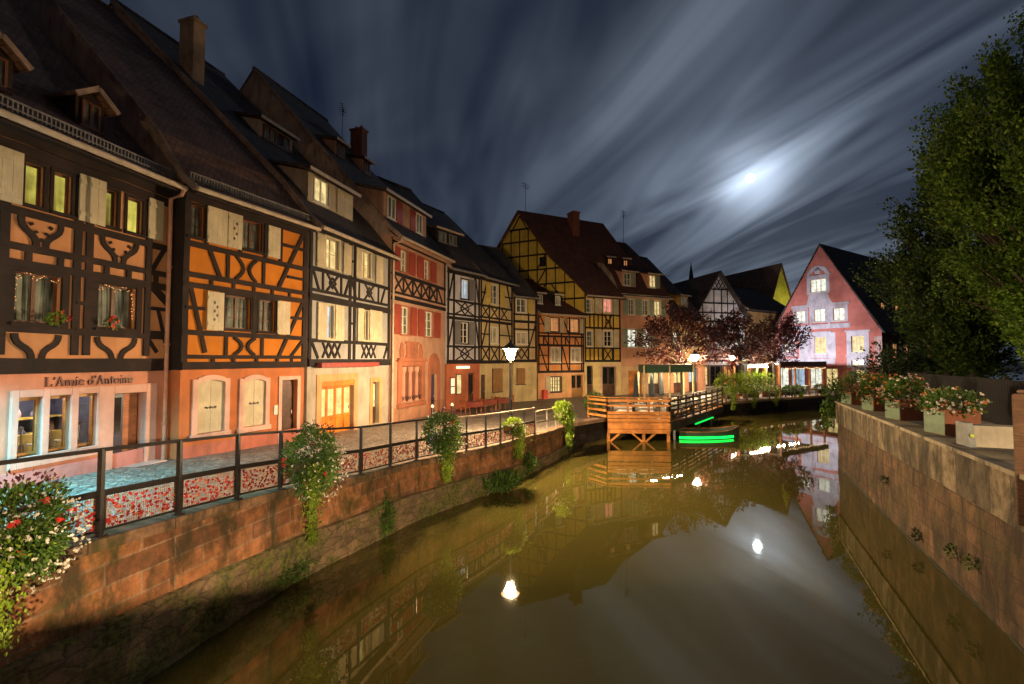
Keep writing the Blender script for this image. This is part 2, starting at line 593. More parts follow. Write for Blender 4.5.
FLOWER_WHITE = M_leaf("white_petal", [(0.55, 0.50, 0.42), (0.75, 0.72, 0.62), (0.70, 0.60, 0.40)], 0.15)
FLOWER_PURPLE = M_leaf("maroon_leaf", [(0.05, 0.012, 0.02), (0.10, 0.02, 0.03), (0.16, 0.05, 0.05)], 0.15)
FLOWER_ORANGE = M_leaf("orange_petal", [(0.60, 0.12, 0.02), (0.70, 0.25, 0.05), (0.60, 0.45, 0.30)], 0.15)
BARK = M_plain("bark", (0.055, 0.038, 0.028), 0.9, 0.4, 6, 0.8, (1, 1, 0.3))


# ------------------------------------------------------------------ mesh builder
class MB:
    def __init__(s):
        s.v, s.f, s.uv = [], [], {}

    def face(s, pts, uv=None):
        i = len(s.v)
        s.v.extend([tuple(p) for p in pts])
        if uv:
            s.uv[len(s.f)] = uv
        s.f.append(tuple(range(i, i + len(pts))))
        return s

    def solid(s, verts, faces):
        i = len(s.v)
        s.v.extend([tuple(p) for p in verts])
        s.f.extend([tuple(i + k for k in f) for f in faces])
        return s

    def box(s, x0, x1, y0, y1, z0, z1):
        return s.solid([(x0, y0, z0), (x1, y0, z0), (x1, y1, z0), (x0, y1, z0), (x0, y0, z1), (x1, y0, z1), (x1, y1, z1), (x0, y1, z1)],
                       [(0, 3, 2, 1), (4, 5, 6, 7), (0, 1, 5, 4), (1, 2, 6, 5), (2, 3, 7, 6), (3, 0, 4, 7)])

    def obox(s, c, ax, hx, hy, z0, z1):
        """box centred at c in plan, its long side along the plan angle ax"""
        ca, sa = math.cos(ax), math.sin(ax)
        P = [(c[0] + a * ca - b * sa, c[1] + a * sa + b * ca) for a, b in ((-hx, -hy), (hx, -hy), (hx, hy), (-hx, hy))]
        return s.poly_z(P, z0, z1)

    def poly_z(s, P, z0, z1):
        n = len(P)
        return s.solid([(p[0], p[1], z0) for p in P] + [(p[0], p[1], z1) for p in P],
                       [tuple(reversed(range(n))), tuple(range(n, 2 * n))] + [(k, (k + 1) % n, n + (k + 1) % n, n + k) for k in range(n)])

    def poly_y(s, P, y0, y1):
        """polygon in (x, z) pushed from y0 to y1"""
        n = len(P)
        return s.solid([(p[0], y0, p[1]) for p in P] + [(p[0], y1, p[1]) for p in P],
                       [tuple(range(n)), tuple(reversed(range(n, 2 * n)))] + [(k, n + k, n + (k + 1) % n, (k + 1) % n) for k in range(n)])

    def poly_x(s, P, x0, x1):
        """polygon in (y, z) pushed from x0 to x1"""
        n = len(P)
        return s.solid([(x0, p[0], p[1]) for p in P] + [(x1, p[0], p[1]) for p in P],
                       [tuple(reversed(range(n))), tuple(range(n, 2 * n))] + [(k, (k + 1) % n, n + (k + 1) % n, n + k) for k in range(n)])

    def bar(s, a, b, w, h=None):
        """square bar between two points"""
        h = h or w
        a, b = Vector(a), Vector(b)
        d = (b - a).normalized()
        t = Vector((0, 0, 1)).cross(d)
        t = t.normalized() if t.length > 1e-4 else Vector((1, 0, 0))
        u = d.cross(t)
        P = [p + t * (i * w / 2) + u * (j * h / 2) for p in (a, b) for i, j in ((-1, -1), (1, -1), (1, 1), (-1, 1))]
        return s.solid(P, [(0, 3, 2, 1), (4, 5, 6, 7), (0, 1, 5, 4), (1, 2, 6, 5), (2, 3, 7, 6), (3, 0, 4, 7)])

    def tube(s, pts, r, n=8):
        pts = [Vector(p) for p in pts]
        rs = r if isinstance(r, (list, tuple)) else [r] * len(pts)
        base = len(s.v)
        for k, p in enumerate(pts):
            d = (pts[min(k + 1, len(pts) - 1)] - pts[max(k - 1, 0)]).normalized()
            t = d.cross(Vector((0.3, 0.2, 1)) if abs(d.z) < 0.9 else Vector((1, 0.1, 0))).normalized()
            u = d.cross(t)
            for q in range(n):
                a = 2 * math.pi * q / n
                s.v.append(tuple(p + (t * math.cos(a) + u * math.sin(a)) * rs[k]))
        for k in range(len(pts) - 1):
            for q in range(n):
                a, b = base + k * n + q, base + k * n + (q + 1) % n
                s.f.append((a, b, b + n, a + n))
        s.f.append(tuple(reversed(range(base, base + n))))
        e = base + (len(pts) - 1) * n
        s.f.append(tuple(range(e, e + n)))
        return s

    def lathe(s, c, prof, n=12):
        base = len(s.v)
        for r, z in prof:
            for q in range(n):
                a = 2 * math.pi * q / n
                s.v.append((c[0] + r * math.cos(a), c[1] + r * math.sin(a), c[2] + z))
        for k in range(len(prof) - 1):
            for q in range(n):
                a, b = base + k * n + q, base + k * n + (q + 1) % n
                s.f.append((a, b, b + n, a + n))
        s.f.append(tuple(reversed(range(base, base + n))))
        e = base + (len(prof) - 1) * n
        s.f.append(tuple(range(e, e + n)))
        return s

    def build(s, name, mat, parent=None, fix=True, bevel=0.0):
        me = bpy.data.meshes.new(name)
        me.from_pydata(s.v, [], s.f)
        me.update()
        uvl = me.uv_layers.new(name="UVMap").data
        for p in me.polygons:
            if p.index in s.uv:
                for li, uv in zip(p.loop_indices, s.uv[p.index]):
                    uvl[li].uv = uv
                continue
            n = p.normal
            if abs(n.z) > 0.97:
                t, b = Vector((1, 0, 0)), Vector((0, 1, 0))
            else:
                t = Vector((-n.y, n.x, 0)).normalized()
                b = n.cross(t)
                if b.z < 0:
                    b = -b
            for li in p.loop_indices:
                co = me.vertices[me.loops[li].vertex_index].co
                uvl[li].uv = (co.dot(t), co.dot(b))
        if fix:
            bm = bmesh.new()
            bm.from_mesh(me)
            bmesh.ops.recalc_face_normals(bm, faces=bm.faces)
            bm.to_mesh(me)
            bm.free()
        o = bpy.data.objects.new(name, me)
        COL.objects.link(o)
        if mat is not None:
            me.materials.append(mat)
        if parent is not None:
            o.parent = parent
        if bevel:
            b = o.modifiers.new("bevel", "BEVEL")
            b.width = bevel
            b.segments = 2
            b.limit_method = "ANGLE"
        return o


def tag(o, label=None, cat=None, group=None, kind=None):
    if label:
        o["label"] = label
    if cat:
        o["category"] = cat
    if group:
        o["group"] = group
    if kind:
        o["kind"] = kind
    return o


def thing(name, label, cat, loc=(0, 0, 0), rz=0.0, group=None):
    o = bpy.data.objects.new(name, None)
    COL.objects.link(o)
    o.empty_display_size = 0.2
    o.location = loc
    o.rotation_euler = (0, 0, rz)
    return tag(o, label, cat, group)


# ------------------------------------------------------------------ layout of street, quay and canal
def lerp_table(t, y):
    if y <= t[0][0]:
        return t[0][1]
    for (a, va), (b, vb) in zip(t, t[1:]):
        if y <= b:
            return va + (vb - va) * (y - a) / (b - a)
    return t[-1][1]


def sz(y):                                   # street level falls gently away from the bridge
    return 1.65 - 0.6 * min(max((y - 8) / 18, 0), 1)


COPE = [(-6, 2.5), (0, 2.3), (5.5, 2.08), (7.5, 1.95), (10.7, 1.62), (14, 1.48), (18, 1.33), (21, 1.22), (26, 1.06), (400, 1.06)]


def cz(y):
    return max(lerp_table(COPE, y), sz(y) + 0.012)


QUAY = [(-9.5, -12.0), (-6.9, -1.5), (-5.75, 3.0), (-4.93, 6.2), (-4.16, 9.05), (-2.48, 12.4), (-0.42, 15.2), (0.75, 17.4), (1.82, 19.4), (2.60, 21.2), (2.95, 22.4), (5.2, 25.1), (15.56, 34.25), (29.7, 42.3), (62, 60.7)]


def quay_x(y):
    for (xa, ya), (xb, yb) in zip(QUAY, QUAY[1:]):
        if y <= yb:
            return xa + (xb - xa) * (y - ya) / (yb - ya)
    return QUAY[-1][0]


def quay_run(y0, y1, step=0.5):
    """points along the quay edge (x, y, arc length)"""
    ys = [y0]
    while ys[-1] < y1 - 1e-6:
        ys.append(min(y1, ys[-1] + step))
    ys = sorted(set(ys + [q[1] for q in QUAY if y0 < q[1] < y1]))
    out, s = [], 0.0
    for k, y in enumerate(ys):
        p = (quay_x(y), y)
        if k:
            s += math.hypot(p[0] - out[-1][0], p[1] - out[-1][1])
        out.append((p[0], p[1], s))
    return out


def quay_normal(y):
    xa, xb = quay_x(y - 0.2), quay_x(y + 0.2)
    t = Vector((xb - xa, 0.4)).normalized()
    return Vector((t.y, -t.x))               # towards the water


# --- ground, street, water
mb = MB()
mb.face([(-900, -300, -0.9), (900, -300, -0.9), (900, 1500, -0.9), (-900, 1500, -0.9)])
tag(mb.build("ground", M_plain("canal_bed_earth", (0.08, 0.06, 0.04), 0.9)), kind="structure")

mb = MB()
rows = sorted(set([-12 + 0.5 * k for k in range(0, 146)] + [q[1] for q in QUAY if -12 < q[1] < 60]))
pr = None
for y in rows:
    xr = quay_x(y) - 0.30
    zz = sz(y)
    row = [(-120, y, zz), (-14, y, zz), (xr, y, zz)]
    if pr:
        for k in range(2):
            mb.face([pr[k], pr[k + 1], row[k + 1], row[k]])
    pr = row
y0 = rows[-1]
mb.face([(-400, y0, sz(y0)), (quay_x(y0) - 0.3, y0, sz(y0)), (600, 900, sz(y0)), (-400, 900, sz(y0))])
street = tag(mb.build("street", M_cobble(), None), kind="structure")

mb = MB()
mb.face([(-60, -60, 0), (160, -60, 0), (160, 200, 0), (-60, 200, 0)])
water = tag(mb.build("water", M_water(), None, fix=False), kind="structure")

# right bank: the wall runs straight, then turns away to the right
RW = [(7.506 - 22 * 0.4763, 6.84 - 22), (7.506, 6.84), (12.93, 18.22), (16.5, 20.2), (70.0, 50.0)]


def rwx(y):
    return 7.506 + (y - 6.84) * 0.4763


mb = MB()
mb.face([(rwx(-15) + 0.5, -15, 2.50), (300, -15, 2.50), (300, 177, 2.50), (70, 50.4, 2.5), (16.7, 20.65, 2.50), (13.25, 18.55, 2.50)])
tag(mb.build("right_bank_ground", M_plain("bank_paving", (0.26, 0.22, 0.16), 0.85, 0.3, 2, 0.3)), kind="structure")

# --- left quay wall
ASHLAR = M_stone("orange_sandstone_blocks", (0.54, 0.225, 0.090), (0.26, 0.110, 0.052), (0.42, 0.27, 0.165), 0.92, 0.285, 0.016, (0.055, 0.045, 0.022), 0.9, 0.7, 0.015, 0.9, (0.46, 0.62))
RUBBLE = M_rubble("mossy_rubble_stone")
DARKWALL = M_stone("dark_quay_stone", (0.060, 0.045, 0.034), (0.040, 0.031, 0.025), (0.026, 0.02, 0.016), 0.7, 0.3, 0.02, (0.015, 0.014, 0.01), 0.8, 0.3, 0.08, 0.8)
COPING = M_stone("coping_stone", (0.36, 0.20, 0.11), (0.24, 0.14, 0.08), (0.09, 0.06, 0.04), 1.1, 3.0, 0.012, (0.04, 0.038, 0.016), 0.85, 0.8, 0.0, 0.5, (0.45, 0.62))


def quay_strip(mb, run, off0, off1, zf0, zf1, rows_, jit=0.0, seed=0.0):
    """a strip of wall following the quay, zf(y) its bottom/top heights, off = metres in front of the line"""
    grid = []
    for x, y, s in run:
        n = quay_normal(y)
        col = []
        for k in range(rows_ + 1):
            t = k / rows_
            z = zf0(y) + (zf1(y) - zf0(y)) * t
            o = off0 + (off1 - off0) * t
            if jit:
                o += jit * (mnoise.noise(Vector((s * 1.7, z * 2.6, seed))) + 0.5 * mnoise.noise(Vector((s * 4.5, z * 6.0, seed + 5))))
            col.append(((x + n.x * o, y + n.y * o, z), (s, z)))
        grid.append(col)
    for a, b in zip(grid, grid[1:]):
        for k in range(rows_):
            q = [a[k], b[k], b[k + 1], a[k + 1]]
            mb.face([i[0] for i in q], [i[1] for i in q])


def merged(o, d=0.0005):
    bm = bmesh.new()
    bm.from_mesh(o.data)
    bmesh.ops.remove_doubles(bm, verts=bm.verts, dist=d)
    bmesh.ops.recalc_face_normals(bm, faces=bm.faces)
    bm.to_mesh(o.data)
    bm.free()
    return o


LEDGE = [(-12, 1.25), (3, 1.08), (6, 0.98), (9, 0.80), (12, 0.72), (15, 0.62), (17, 0.40), (22.4, 0.32)]
qw = thing("quay_wall", "orange sandstone block quay wall under the iron railing with mossy rubble foot", "wall", (-4.93, 6.2, 0))
qw.location = (0, 0, 0)
run = quay_run(-12, 22.4, 0.12)
mb = MB()
quay_strip(mb, run, -0.13, -0.15, lambda y: lerp_table(LEDGE, y) - 0.06, lambda y: cz(y) - 0.14, 8, 0.012, 1.0)
o = merged(mb.build("ashlar_courses", ASHLAR, qw))
mb = MB()
run2 = quay_run(-12, 22.4, 0.08)


def ledge_top(y):
    return lerp_table(LEDGE, y) + 0.05 * mnoise.noise(Vector((y * 1.3, 0, 4)))


quay_strip(mb, run2, 0.04, -0.03, lambda y: -0.6, ledge_top, 16, 0.05, 7.0)
quay_strip(mb, run2, -0.03, -0.22, ledge_top, lambda y: ledge_top(y) + 0.03, 1, 0.03, 7.0)
merged(mb.build("rubble_base", RUBBLE, qw))
mb = MB()
quay_strip(mb, run, -0.07, -0.07, lambda y: cz(y) - 0.15, lambda y: cz(y), 2, 0.012, 2.0)
quay_strip(mb, run, -0.07, -0.50, lambda y: cz(y), lambda y: cz(y), 1)
quay_strip(mb, run, -0.50, -0.50, lambda y: cz(y), lambda y: cz(y) - 0.9, 1)
quay_strip(mb, run, -0.07, -0.2, lambda y: cz(y) - 0.15, lambda y: cz(y) - 0.15, 1)
merged(mb.build("coping", COPING, qw))

dq = thing("quay_wall", "dark stone quay wall behind the wooden deck and below the far terrace", "wall", (0, 0, 0))
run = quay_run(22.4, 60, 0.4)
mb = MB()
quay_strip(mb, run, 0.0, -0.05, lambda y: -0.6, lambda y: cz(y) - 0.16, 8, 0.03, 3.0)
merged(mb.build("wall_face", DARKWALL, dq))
mb = MB()
quay_strip(mb, run, 0.05, 0.05, lambda y: cz(y) - 0.16, lambda y: cz(y) + 0.02, 1)
quay_strip(mb, run, 0.05, -0.45, lambda y: cz(y) + 0.02, lambda y: cz(y) + 0.02, 1)
merged(mb.build("coping", M_plain("pale_terrace_stone", (0.38, 0.25, 0.15), 0.8, 0.3, 4, 0.3), dq))
x, y = quay_x(22.4), 22.4

# --- right canal wall
rw = thing("canal_wall", "tall brown stained canal wall along the right bank with a streaked parapet", "wall", (0, 0, 0))
PARAPET = M_stone("pale_parapet_stone", (0.30, 0.235, 0.145), (0.12, 0.095, 0.062), (0.05, 0.04, 0.028), 0.62, 4.0, 0.010, (0.035, 0.027, 0.017), 0.92, 0.25, 0.03, 0.7, (0.44, 0.60))
RBRICK = M_stone("brown_stained_masonry", (0.185, 0.105, 0.054), (0.115, 0.068, 0.037), (0.060, 0.040, 0.024), 0.95, 0.36, 0.013, (0.032, 0.022, 0.013), 0.92, 0.45, 0.12, 0.8, (0.40, 0.60))


def right_strip(mb, off0, off1, z0, z1, rows_, jit=0.0, step=0.15, pts=RW):
    s = 0.0
    grid = []
    for (xa, ya), (xb, yb) in zip(pts, pts[1:]):
        L_ = math.hypot(xb - xa, yb - ya)
        n = Vector(((yb - ya) / L_, -(xb - xa) / L_)) * -1.0     # towards the water
        cnt = max(1, int(L_ / (step if xa < 14 else 2.0)))
        for k in range(cnt + 1):
            t = k / cnt
            x, y = xa + (xb - xa) * t, ya + (yb - ya) * t
            col = []
            for r in range(rows_ + 1):
                q = r / rows_
                z = z0 + (z1 - z0) * q
                o = off0 + (off1 - off0) * q
                if jit:
                    o += jit * (mnoise.noise(Vector(((s + t * L_) * 1.3, z * 2.0, 9))) + 0.6 * mnoise.noise(Vector(((s + t * L_) * 4, z * 5, 2))))
                col.append(((x + n.x * o, y + n.y * o, z), (s + t * L_, z)))
            grid.append(col)
        s += L_
    for a, b in zip(grid, grid[1:]):
        for k in range(rows_):
            q = [a[k], b[k], b[k + 1], a[k + 1]]
            mb.face([i[0] for i in q], [i[1] for i in q])


mb = MB()
right_strip(mb, 0.0, -0.03, -0.6, 1.82, 14, 0.022)
merged(mb.build("wall_face", RBRICK, rw))
mb = MB()
right_strip(mb, 0.03, 0.03, 1.80, 2.58, 6, 0.006)
right_strip(mb, 0.03, -0.15, 1.80, 1.80, 1)
merged(mb.build("parapet", PARAPET, rw))
mb = MB()
right_strip(mb, 0.075, 0.075, 2.58, 2.65, 1, 0.008)
right_strip(mb, 0.075, -0.50, 2.65, 2.65, 1)
right_strip(mb, -0.50, -0.50, 2.65, 2.3, 1)
right_strip(mb, 0.075, -0.1, 2.58, 2.58, 1)
merged(mb.build("capstone", M_concrete("parapet_cap", (0.34, 0.29, 0.19), (0.025, 0.022, 0.014), 0.50, 0.66), rw))
mb = MB()
right_strip(mb, 0.045, 0.0, -0.4, 0.05, 2, 0.05)
right_strip(mb, 0.0, -0.1, 0.05, 0.08, 1, 0.05)
merged(mb.build("waterline_moss", M_plain("wet_moss", (0.016, 0.018, 0.007), 0.7, 0.5, 5, 0.6), rw))

# --- the bridge the view is taken from (behind the camera)
br = thing("stone_bridge", "stone bridge deck and parapet crossing the canal behind the viewpoint", "bridge", (0, 0, 0))
mb = MB()
mb.box(-6.4, 4.3, -6.5, -0.75, 2.25, 2.62)
mb.build("deck", COPING, br)
mb = MB()
mb.box(-6.3, 4.2, -1.05, -0.78, 2.62, 3.36)
mb.build("parapet", ASHLAR, br)


GABLE = M_plaster("weathered_gable_render", (0.36, 0.26, 0.20), 0.5)


# ------------------------------------------------------------------ houses
class House:
    """a house in its own frame: x along the street front, y into the house, z up; W = length of the front"""

    def __init__(s, name, label, A, B, base, umin=0.0, cat="house", group=None):
        A, B = Vector(A), Vector(B)
        s.W = (B - A).length
        s.rz = math.atan2(B.y - A.y, B.x - A.x)
        s.A, s.base, s.umin = A, base, umin
        s.root = thing(name, label, cat, (A.x, A.y, base), s.rz, group)
        s.holes = []
        s.tm = MB()
        s.tk = 0

    # -- shell
    def shell(s, zg, ze, wall, ground, D, prof, hole_ground=True, side=None):
        """prof: roof line (y, z) from the eave to the ridge; mirrored behind"""
        s.zg, s.ze, s.D, s.prof = zg, ze, D, prof
        W, u0 = s.W, s.umin
        for nm, z0, z1, mat in (("wall", zg, ze, wall), ("ground_floor_wall", -1.0, zg, ground)):
            if z1 - z0 < 0.05:
                continue
            mb = MB()
            s.sheet(mb, u0, W, z0, z1)
            if nm == "wall":
                under = [(y, z - 0.16) for y, z in prof if y > 0]
                under = [(0.0, ze)] + under
                mirror = [(2 * D - y, z) for y, z in reversed(under[:-1])]
                for u in (u0, W):
                    mb.face([(u, 0, z0), (u, 2 * D, z0), (u, 2 * D, z1), (u, 0, z1)])
                    gb = MB()
                    gb.face([(u, y, z) for y, z in under + mirror])
                    gb.build("gable_wall", GABLE if side is None else side, s.root)
                mb.face([(u0, 2 * D, zg), (W, 2 * D, zg), (W, 2 * D, ze), (u0, 2 * D, ze)])
            else:
                for u in (u0, W):
                    mb.face([(u, 0, z0), (u, 2 * D, z0), (u, 2 * D, z1), (u, 0, z1)])
                mb.face([(u0, 2 * D, z0), (W, 2 * D, z0), (W, 2 * D, z1), (u0, 2 * D, z1)])
            mb.build(nm, mat, s.root)

    def sheet(s, mb, u0, u1, z0, z1, depth=0.22):
        hs = [h for h in s.holes if h[3] > z0 and h[2] < z1]
        us = sorted(set([u0, u1] + [min(max(h[k], u0), u1) for h in hs for k in (0, 1)]))
        zs = sorted(set([z0, z1] + [min(max(h[k], z0), z1) for h in hs for k in (2, 3)]))
        for a, b in zip(us, us[1:]):
            for c, d in zip(zs, zs[1:]):
                m_, n_ = (a + b) / 2, (c + d) / 2
                if any(h[0] < m_ < h[1] and h[2] < n_ < h[3] for h in hs):
                    continue
                mb.face([(a, 0, c), (b, 0, c), (b, 0, d), (a, 0, d)])
        for h in hs:
            a, b, c, d = h[0], h[1], max(h[2], z0), min(h[3], z1)
            mb.face([(a, 0, c), (a, depth, c), (a, depth, d), (a, 0, d)])
            mb.face([(b, 0, c), (b, depth, c), (b, depth, d), (b, 0, d)])
            mb.face([(a, 0, c), (b, 0, c), (b, depth, c), (a, depth, c)])
            mb.face([(a, 0, d), (b, 0, d), (b, depth, d), (a, depth, d)])

    # -- timber
    def strip(s, pts, w, d=0.035):
        s.tk += 1
        yf = -(d + 0.0011 * (s.tk % 23))
        pts = [Vector(p) for p in pts]
        Lp, Rp = [], []
        for k, p in enumerate(pts):
            t = (pts[min(k + 1, len(pts) - 1)] - pts[max(k - 1, 0)]).normalized()
            n = Vector((-t.y, t.x))
            ww = w * (1 + 0.10 * mnoise.noise(Vector((p.x * 3.1, p.y * 3.3, s.tk))))
            Lp.append(p + n * ww / 2)
            Rp.append(p - n * ww / 2)
        for k in range(len(pts) - 1):
            s.tm.poly_y([Lp[k], Lp[k + 1], Rp[k + 1], Rp[k]], yf, 0.02)

    def wob(s, a, b, w, d=0.035):
        """a hewn straight beam, never quite straight"""
        a, b = Vector(a), Vector(b)
        n = max(1, int((b - a).length / 0.9))
        t = (b - a).normalized()
        nn = Vector((-t.y, t.x))
        pts = [a + (b - a) * k / n + nn * (0.018 * mnoise.noise(Vector((a.x + k * 1.7, a.y, s.tk))) if 0 < k < n else 0) for k in range(n + 1)]
        s.strip(pts, w, d)

    def H(s, z, u0=None, u1=None, w=0.17, d=0.05):
        s.wob((s.umin if u0 is None else u0, z), (s.W if u1 is None else u1, z), w, d)

    def V(s, us, z0, z1, w=0.15):
        for u in us if isinstance(us, (list, tuple)) else [us]:
            s.wob((u, z0), (u, z1), w)

    def Dg(s, u0, z0, u1, z1, w=0.13):
        s.wob((u0, z0), (u1, z1), w, 0.03)

    def X(s, u0, u1, z0, z1, w=0.11):
        s.wob((u0, z0), (u1, z1), w, 0.028)
        s.wob((u0, z1), (u1, z0), w, 0.03)

    def curve(s, a, b, bow, w=0.13):
        a, b = Vector(a), Vector(b)
        t = b - a
        n = Vector((-t.y, t.x)).normalized()
        s.strip([a + t * (k / 7) + n * bow * math.sin(math.pi * 2 * k / 7) * (1 if True else 0) for k in range(8)], w, 0.03)

    def arc(s, a, b, bow, w=0.11):
        a, b = Vector(a), Vector(b)
        t = b - a
        n = Vector((-t.y, t.x)).normalized()
        s.strip([a + t * (k / 6) + n * bow * math.sin(math.pi * k / 6) for k in range(7)], w, 0.03)

    def timber(s, mat=None):
        s.tm.build("timber_frame", mat or TIMBER, s.root)

    # -- openings
    def win(s, u0, u1, z0, z1, pane, frame=None, casing=0.0, casing_mat=None, cols=2, rws=3, sill=True, inset=0.10, parent=None, yo=0.0, half=None, label=None):
        """a casement window set back in its opening"""
        if parent is None and yo == 0.0:
            s.holes.append((u0, u1, z0, z1))
        frame = frame or PALE_FRAME
        y0 = yo + inset
        mb = MB()
        f = 0.055
        mb.box(u0 + 0.002, u0 + f, y0, y0 + 0.07, z0 + 0.002, z1 - 0.002)
        mb.box(u1 - f, u1 - 0.002, y0, y0 + 0.07, z0 + 0.002, z1 - 0.002)
        mb.box(u0 + f, u1 - f, y0 + 0.002, y0 + 0.07, z0 + 0.002, z0 + f)
        mb.box(u0 + f, u1 - f, y0 + 0.002, y0 + 0.07, z1 - f, z1 - 0.002)
        W_ = (u1 - u0 - 2 * f)
        for k in range(1, cols):
            x = u0 + f + W_ * k / cols
            mb.box(x - 0.035, x + 0.035, y0 + 0.006, y0 + 0.062, z0 + f, z1 - f)
        H_ = (z1 - z0 - 2 * f)
        for k in range(1, rws):
            z = z0 + f + H_ * k / rws
            mb.box(u0 + f, u1 - f, y0 + 0.018, y0 + 0.058, z - 0.014, z + 0.014)
        fo = mb.build("window", frame, parent or s.root)
        if casing:
            mb = MB()
            c = casing
            for a in ((u0 - c, u0 + 0.01, z0 - c, z1 + c), (u1 - 0.01, u1 + c, z0 - c, z1 + c)):
                mb.box(a[0], a[1], yo - 0.035, yo + 0.03, a[2], a[3])
            mb.box(u0 + 0.01, u1 - 0.01, yo - 0.034, yo + 0.03, z1 - 0.01, z1 + c)
            mb.box(u0 + 0.01, u1 - 0.01, yo - 0.034, yo + 0.03, z0 - c, z0 + 0.01)
            mb.build("casing", casing_mat or frame, fo if parent is None else parent)
        if label:
            tag(fo, label)
        pmb = MB()
        pmb.face([(u0 + 0.02, y0 + 0.045, z0 + 0.02), (u1 - 0.02, y0 + 0.045, z0 + 0.02), (u1 - 0.02, y0 + 0.045, z1 - 0.02), (u0 + 0.02, y0 + 0.045, z1 - 0.02)])
        par = fo if parent is None else parent
        pn = pmb.build("pane", pane, par, fix=False)
        if sill:
            smb = MB()
            smb.box(u0 - 0.06, u1 + 0.06, yo - 0.09, yo + 0.1, z0 - 0.07, z0 - 0.004)
            smb.build("sill", casing_mat or frame, par)
        return fo

    def shut(s, u0, u1, z0, z1, mat, y=-0.085, cut=0, parent=None, label=None):
        """a plank shutter lying open against the wall"""
        mb = MB()
        n = max(2, int((u1 - u0) / 0.14))
        w = (u1 - u0) / n
        for k in range(n):
            mb.box(u0 + k * w + 0.003, u0 + (k + 1) * w - 0.003, y, y + 0.03, z0, z1)
        h = z1 - z0
        for q in (0.16, 0.84):
            mb.box(u0 + 0.02, u1 - 0.02, y - 0.018, y + 0.004, z0 + h * q - 0.05, z0 + h * q + 0.05)
        mb.box(u0 + 0.01, u1 - 0.01, y + 0.022, y + 0.05, z0 + 0.1, z1 - 0.1)
        o = mb.build("shutter", mat, parent or s.root)
        if cut:
            c = MB()
            for k in range(cut):
                zz = z0 + h * (0.28 + 0.44 * k / max(1, cut - 1))
                um = (u0 + u1) / 2 + 0.04 * (1 if k % 2 else -1)
                c.poly_y([(um - 0.04, zz), (um, zz - 0.06), (um + 0.04, zz), (um, zz + 0.06)], y - 0.004, y + 0.01)
            c.build("cut_outs", IRON, o)
        if label:
            tag(o, label)
        return o

    def door(s, u0, u1, z0, z1, mat, panes=None, inset=0.16, cols=1, trim=None, trim_w=0.14, label=None):
        s.holes.append((u0, u1, z0, z1))
        mb = MB()
        w = (u1 - u0) / cols
        yy = inset
        for k in range(cols):
            a, b = u0 + k * w + 0.008, u0 + (k + 1) * w - 0.008
            mb.box(a, b, yy, yy + 0.05, z0 + 0.005, z1 - 0.005)
            mb.box(a + 0.06, b - 0.06, yy - 0.02, yy + 0.01, z0 + 0.12, z0 + (z1 - z0) * 0.36)
            if not panes:
                mb.box(a + 0.06, b - 0.06, yy - 0.02, yy + 0.01, z0 + (z1 - z0) * 0.42, z1 - 0.14)
        o = mb.build("door", mat, s.root)
        if label:
            tag(o, label)
        if panes:
            p = MB()
            for k in range(cols):
                a, b = u0 + k * w + 0.09, u0 + (k + 1) * w - 0.09
                p.face([(a, yy - 0.006, z0 + (z1 - z0) * 0.40), (b, yy - 0.006, z0 + (z1 - z0) * 0.40), (b, yy - 0.006, z1 - 0.10), (a, yy - 0.006, z1 - 0.10)])
            p.build("pane", panes, o, fix=False)
        h = MB()
        h.box(u1 - 0.14, u1 - 0.11, yy - 0.06, yy + 0.01, z0 + 0.95, z0 + 1.08)
        h.build("handle", ZINC, o)
        if trim:
            s.surround(u0, u1, z0, z1, trim, trim_w)
        return o

    def surround(s, u0, u1, z0, z1, mat, w=0.14, name="stone_surround", d=0.04):
        t = MB()
        t.box(u0 - w, u0 - 0.001, -d, 0.05, z0, z1 + w)
        t.box(u1 + 0.001, u1 + w, -d, 0.05, z0, z1 + w)
        t.box(u0 - 0.001, u1 + 0.001, -d + 0.001, 0.05, z1, z1 + w)
        return t.build(name, mat, s.root)

    # -- roof
    def roof(s, mat, v0=0.05, v1=0.05, barge=BARGE, barge_l=True):
        pr = s.prof
        D = s.D
        up = pr + [(2 * D - y, z) for y, z in reversed(pr[:-1])]
        dn = [(y, z - 0.15) for y, z in reversed(up)]
        mb = MB()
        u0, u1 = s.umin - v0, s.W + v1
        n = len(up)
        P = up + dn
        # sag: subdivide along the ridge
        cuts = max(2, int((u1 - u0) / 1.0))
        us = [u0 + (u1 - u0) * k / cuts for k in range(cuts + 1)]

        def sag(u, y, z):
            return z + 0.09 * mnoise.noise(Vector((u * 0.55, y * 0.45, s.base * 7 + s.W)))
        for a, b in zip(us, us[1:]):
            for k in range(n - 1):
                (ya, za), (yb, zb) = up[k], up[k + 1]
                m_ = 4 if zb - za > 2 or za - zb > 2 else 1
                for q in range(m_):
                    y_a, z_a = ya + (yb - ya) * q / m_, za + (zb - za) * q / m_
                    y_b, z_b = ya + (yb - ya) * (q + 1) / m_, za + (zb - za) * (q + 1) / m_
                    mb.face([(a, y_a, sag(a, y_a, z_a)), (b, y_a, sag(b, y_a, z_a)), (b, y_b, sag(b, y_b, z_b)), (a, y_b, sag(a, y_b, z_b))])
        for k in range(n - 1):
            mb.face([(u0, *dn[k]), (u1, *dn[k]), (u1, *dn[k + 1]), (u0, *dn[k + 1])])
        for u in (u0, u1):
            for k in range(n - 1):
                mb.face([(u, *up[k]), (u, *up[k + 1]), (u, up[k + 1][0], up[k + 1][1] - 0.15), (u, up[k][0], up[k][1] - 0.15)])
        for e in (up[0], up[-1]):
            mb.face([(u0, *e), (u1, *e), (u1, e[0], e[1] - 0.15), (u0, e[0], e[1] - 0.15)])
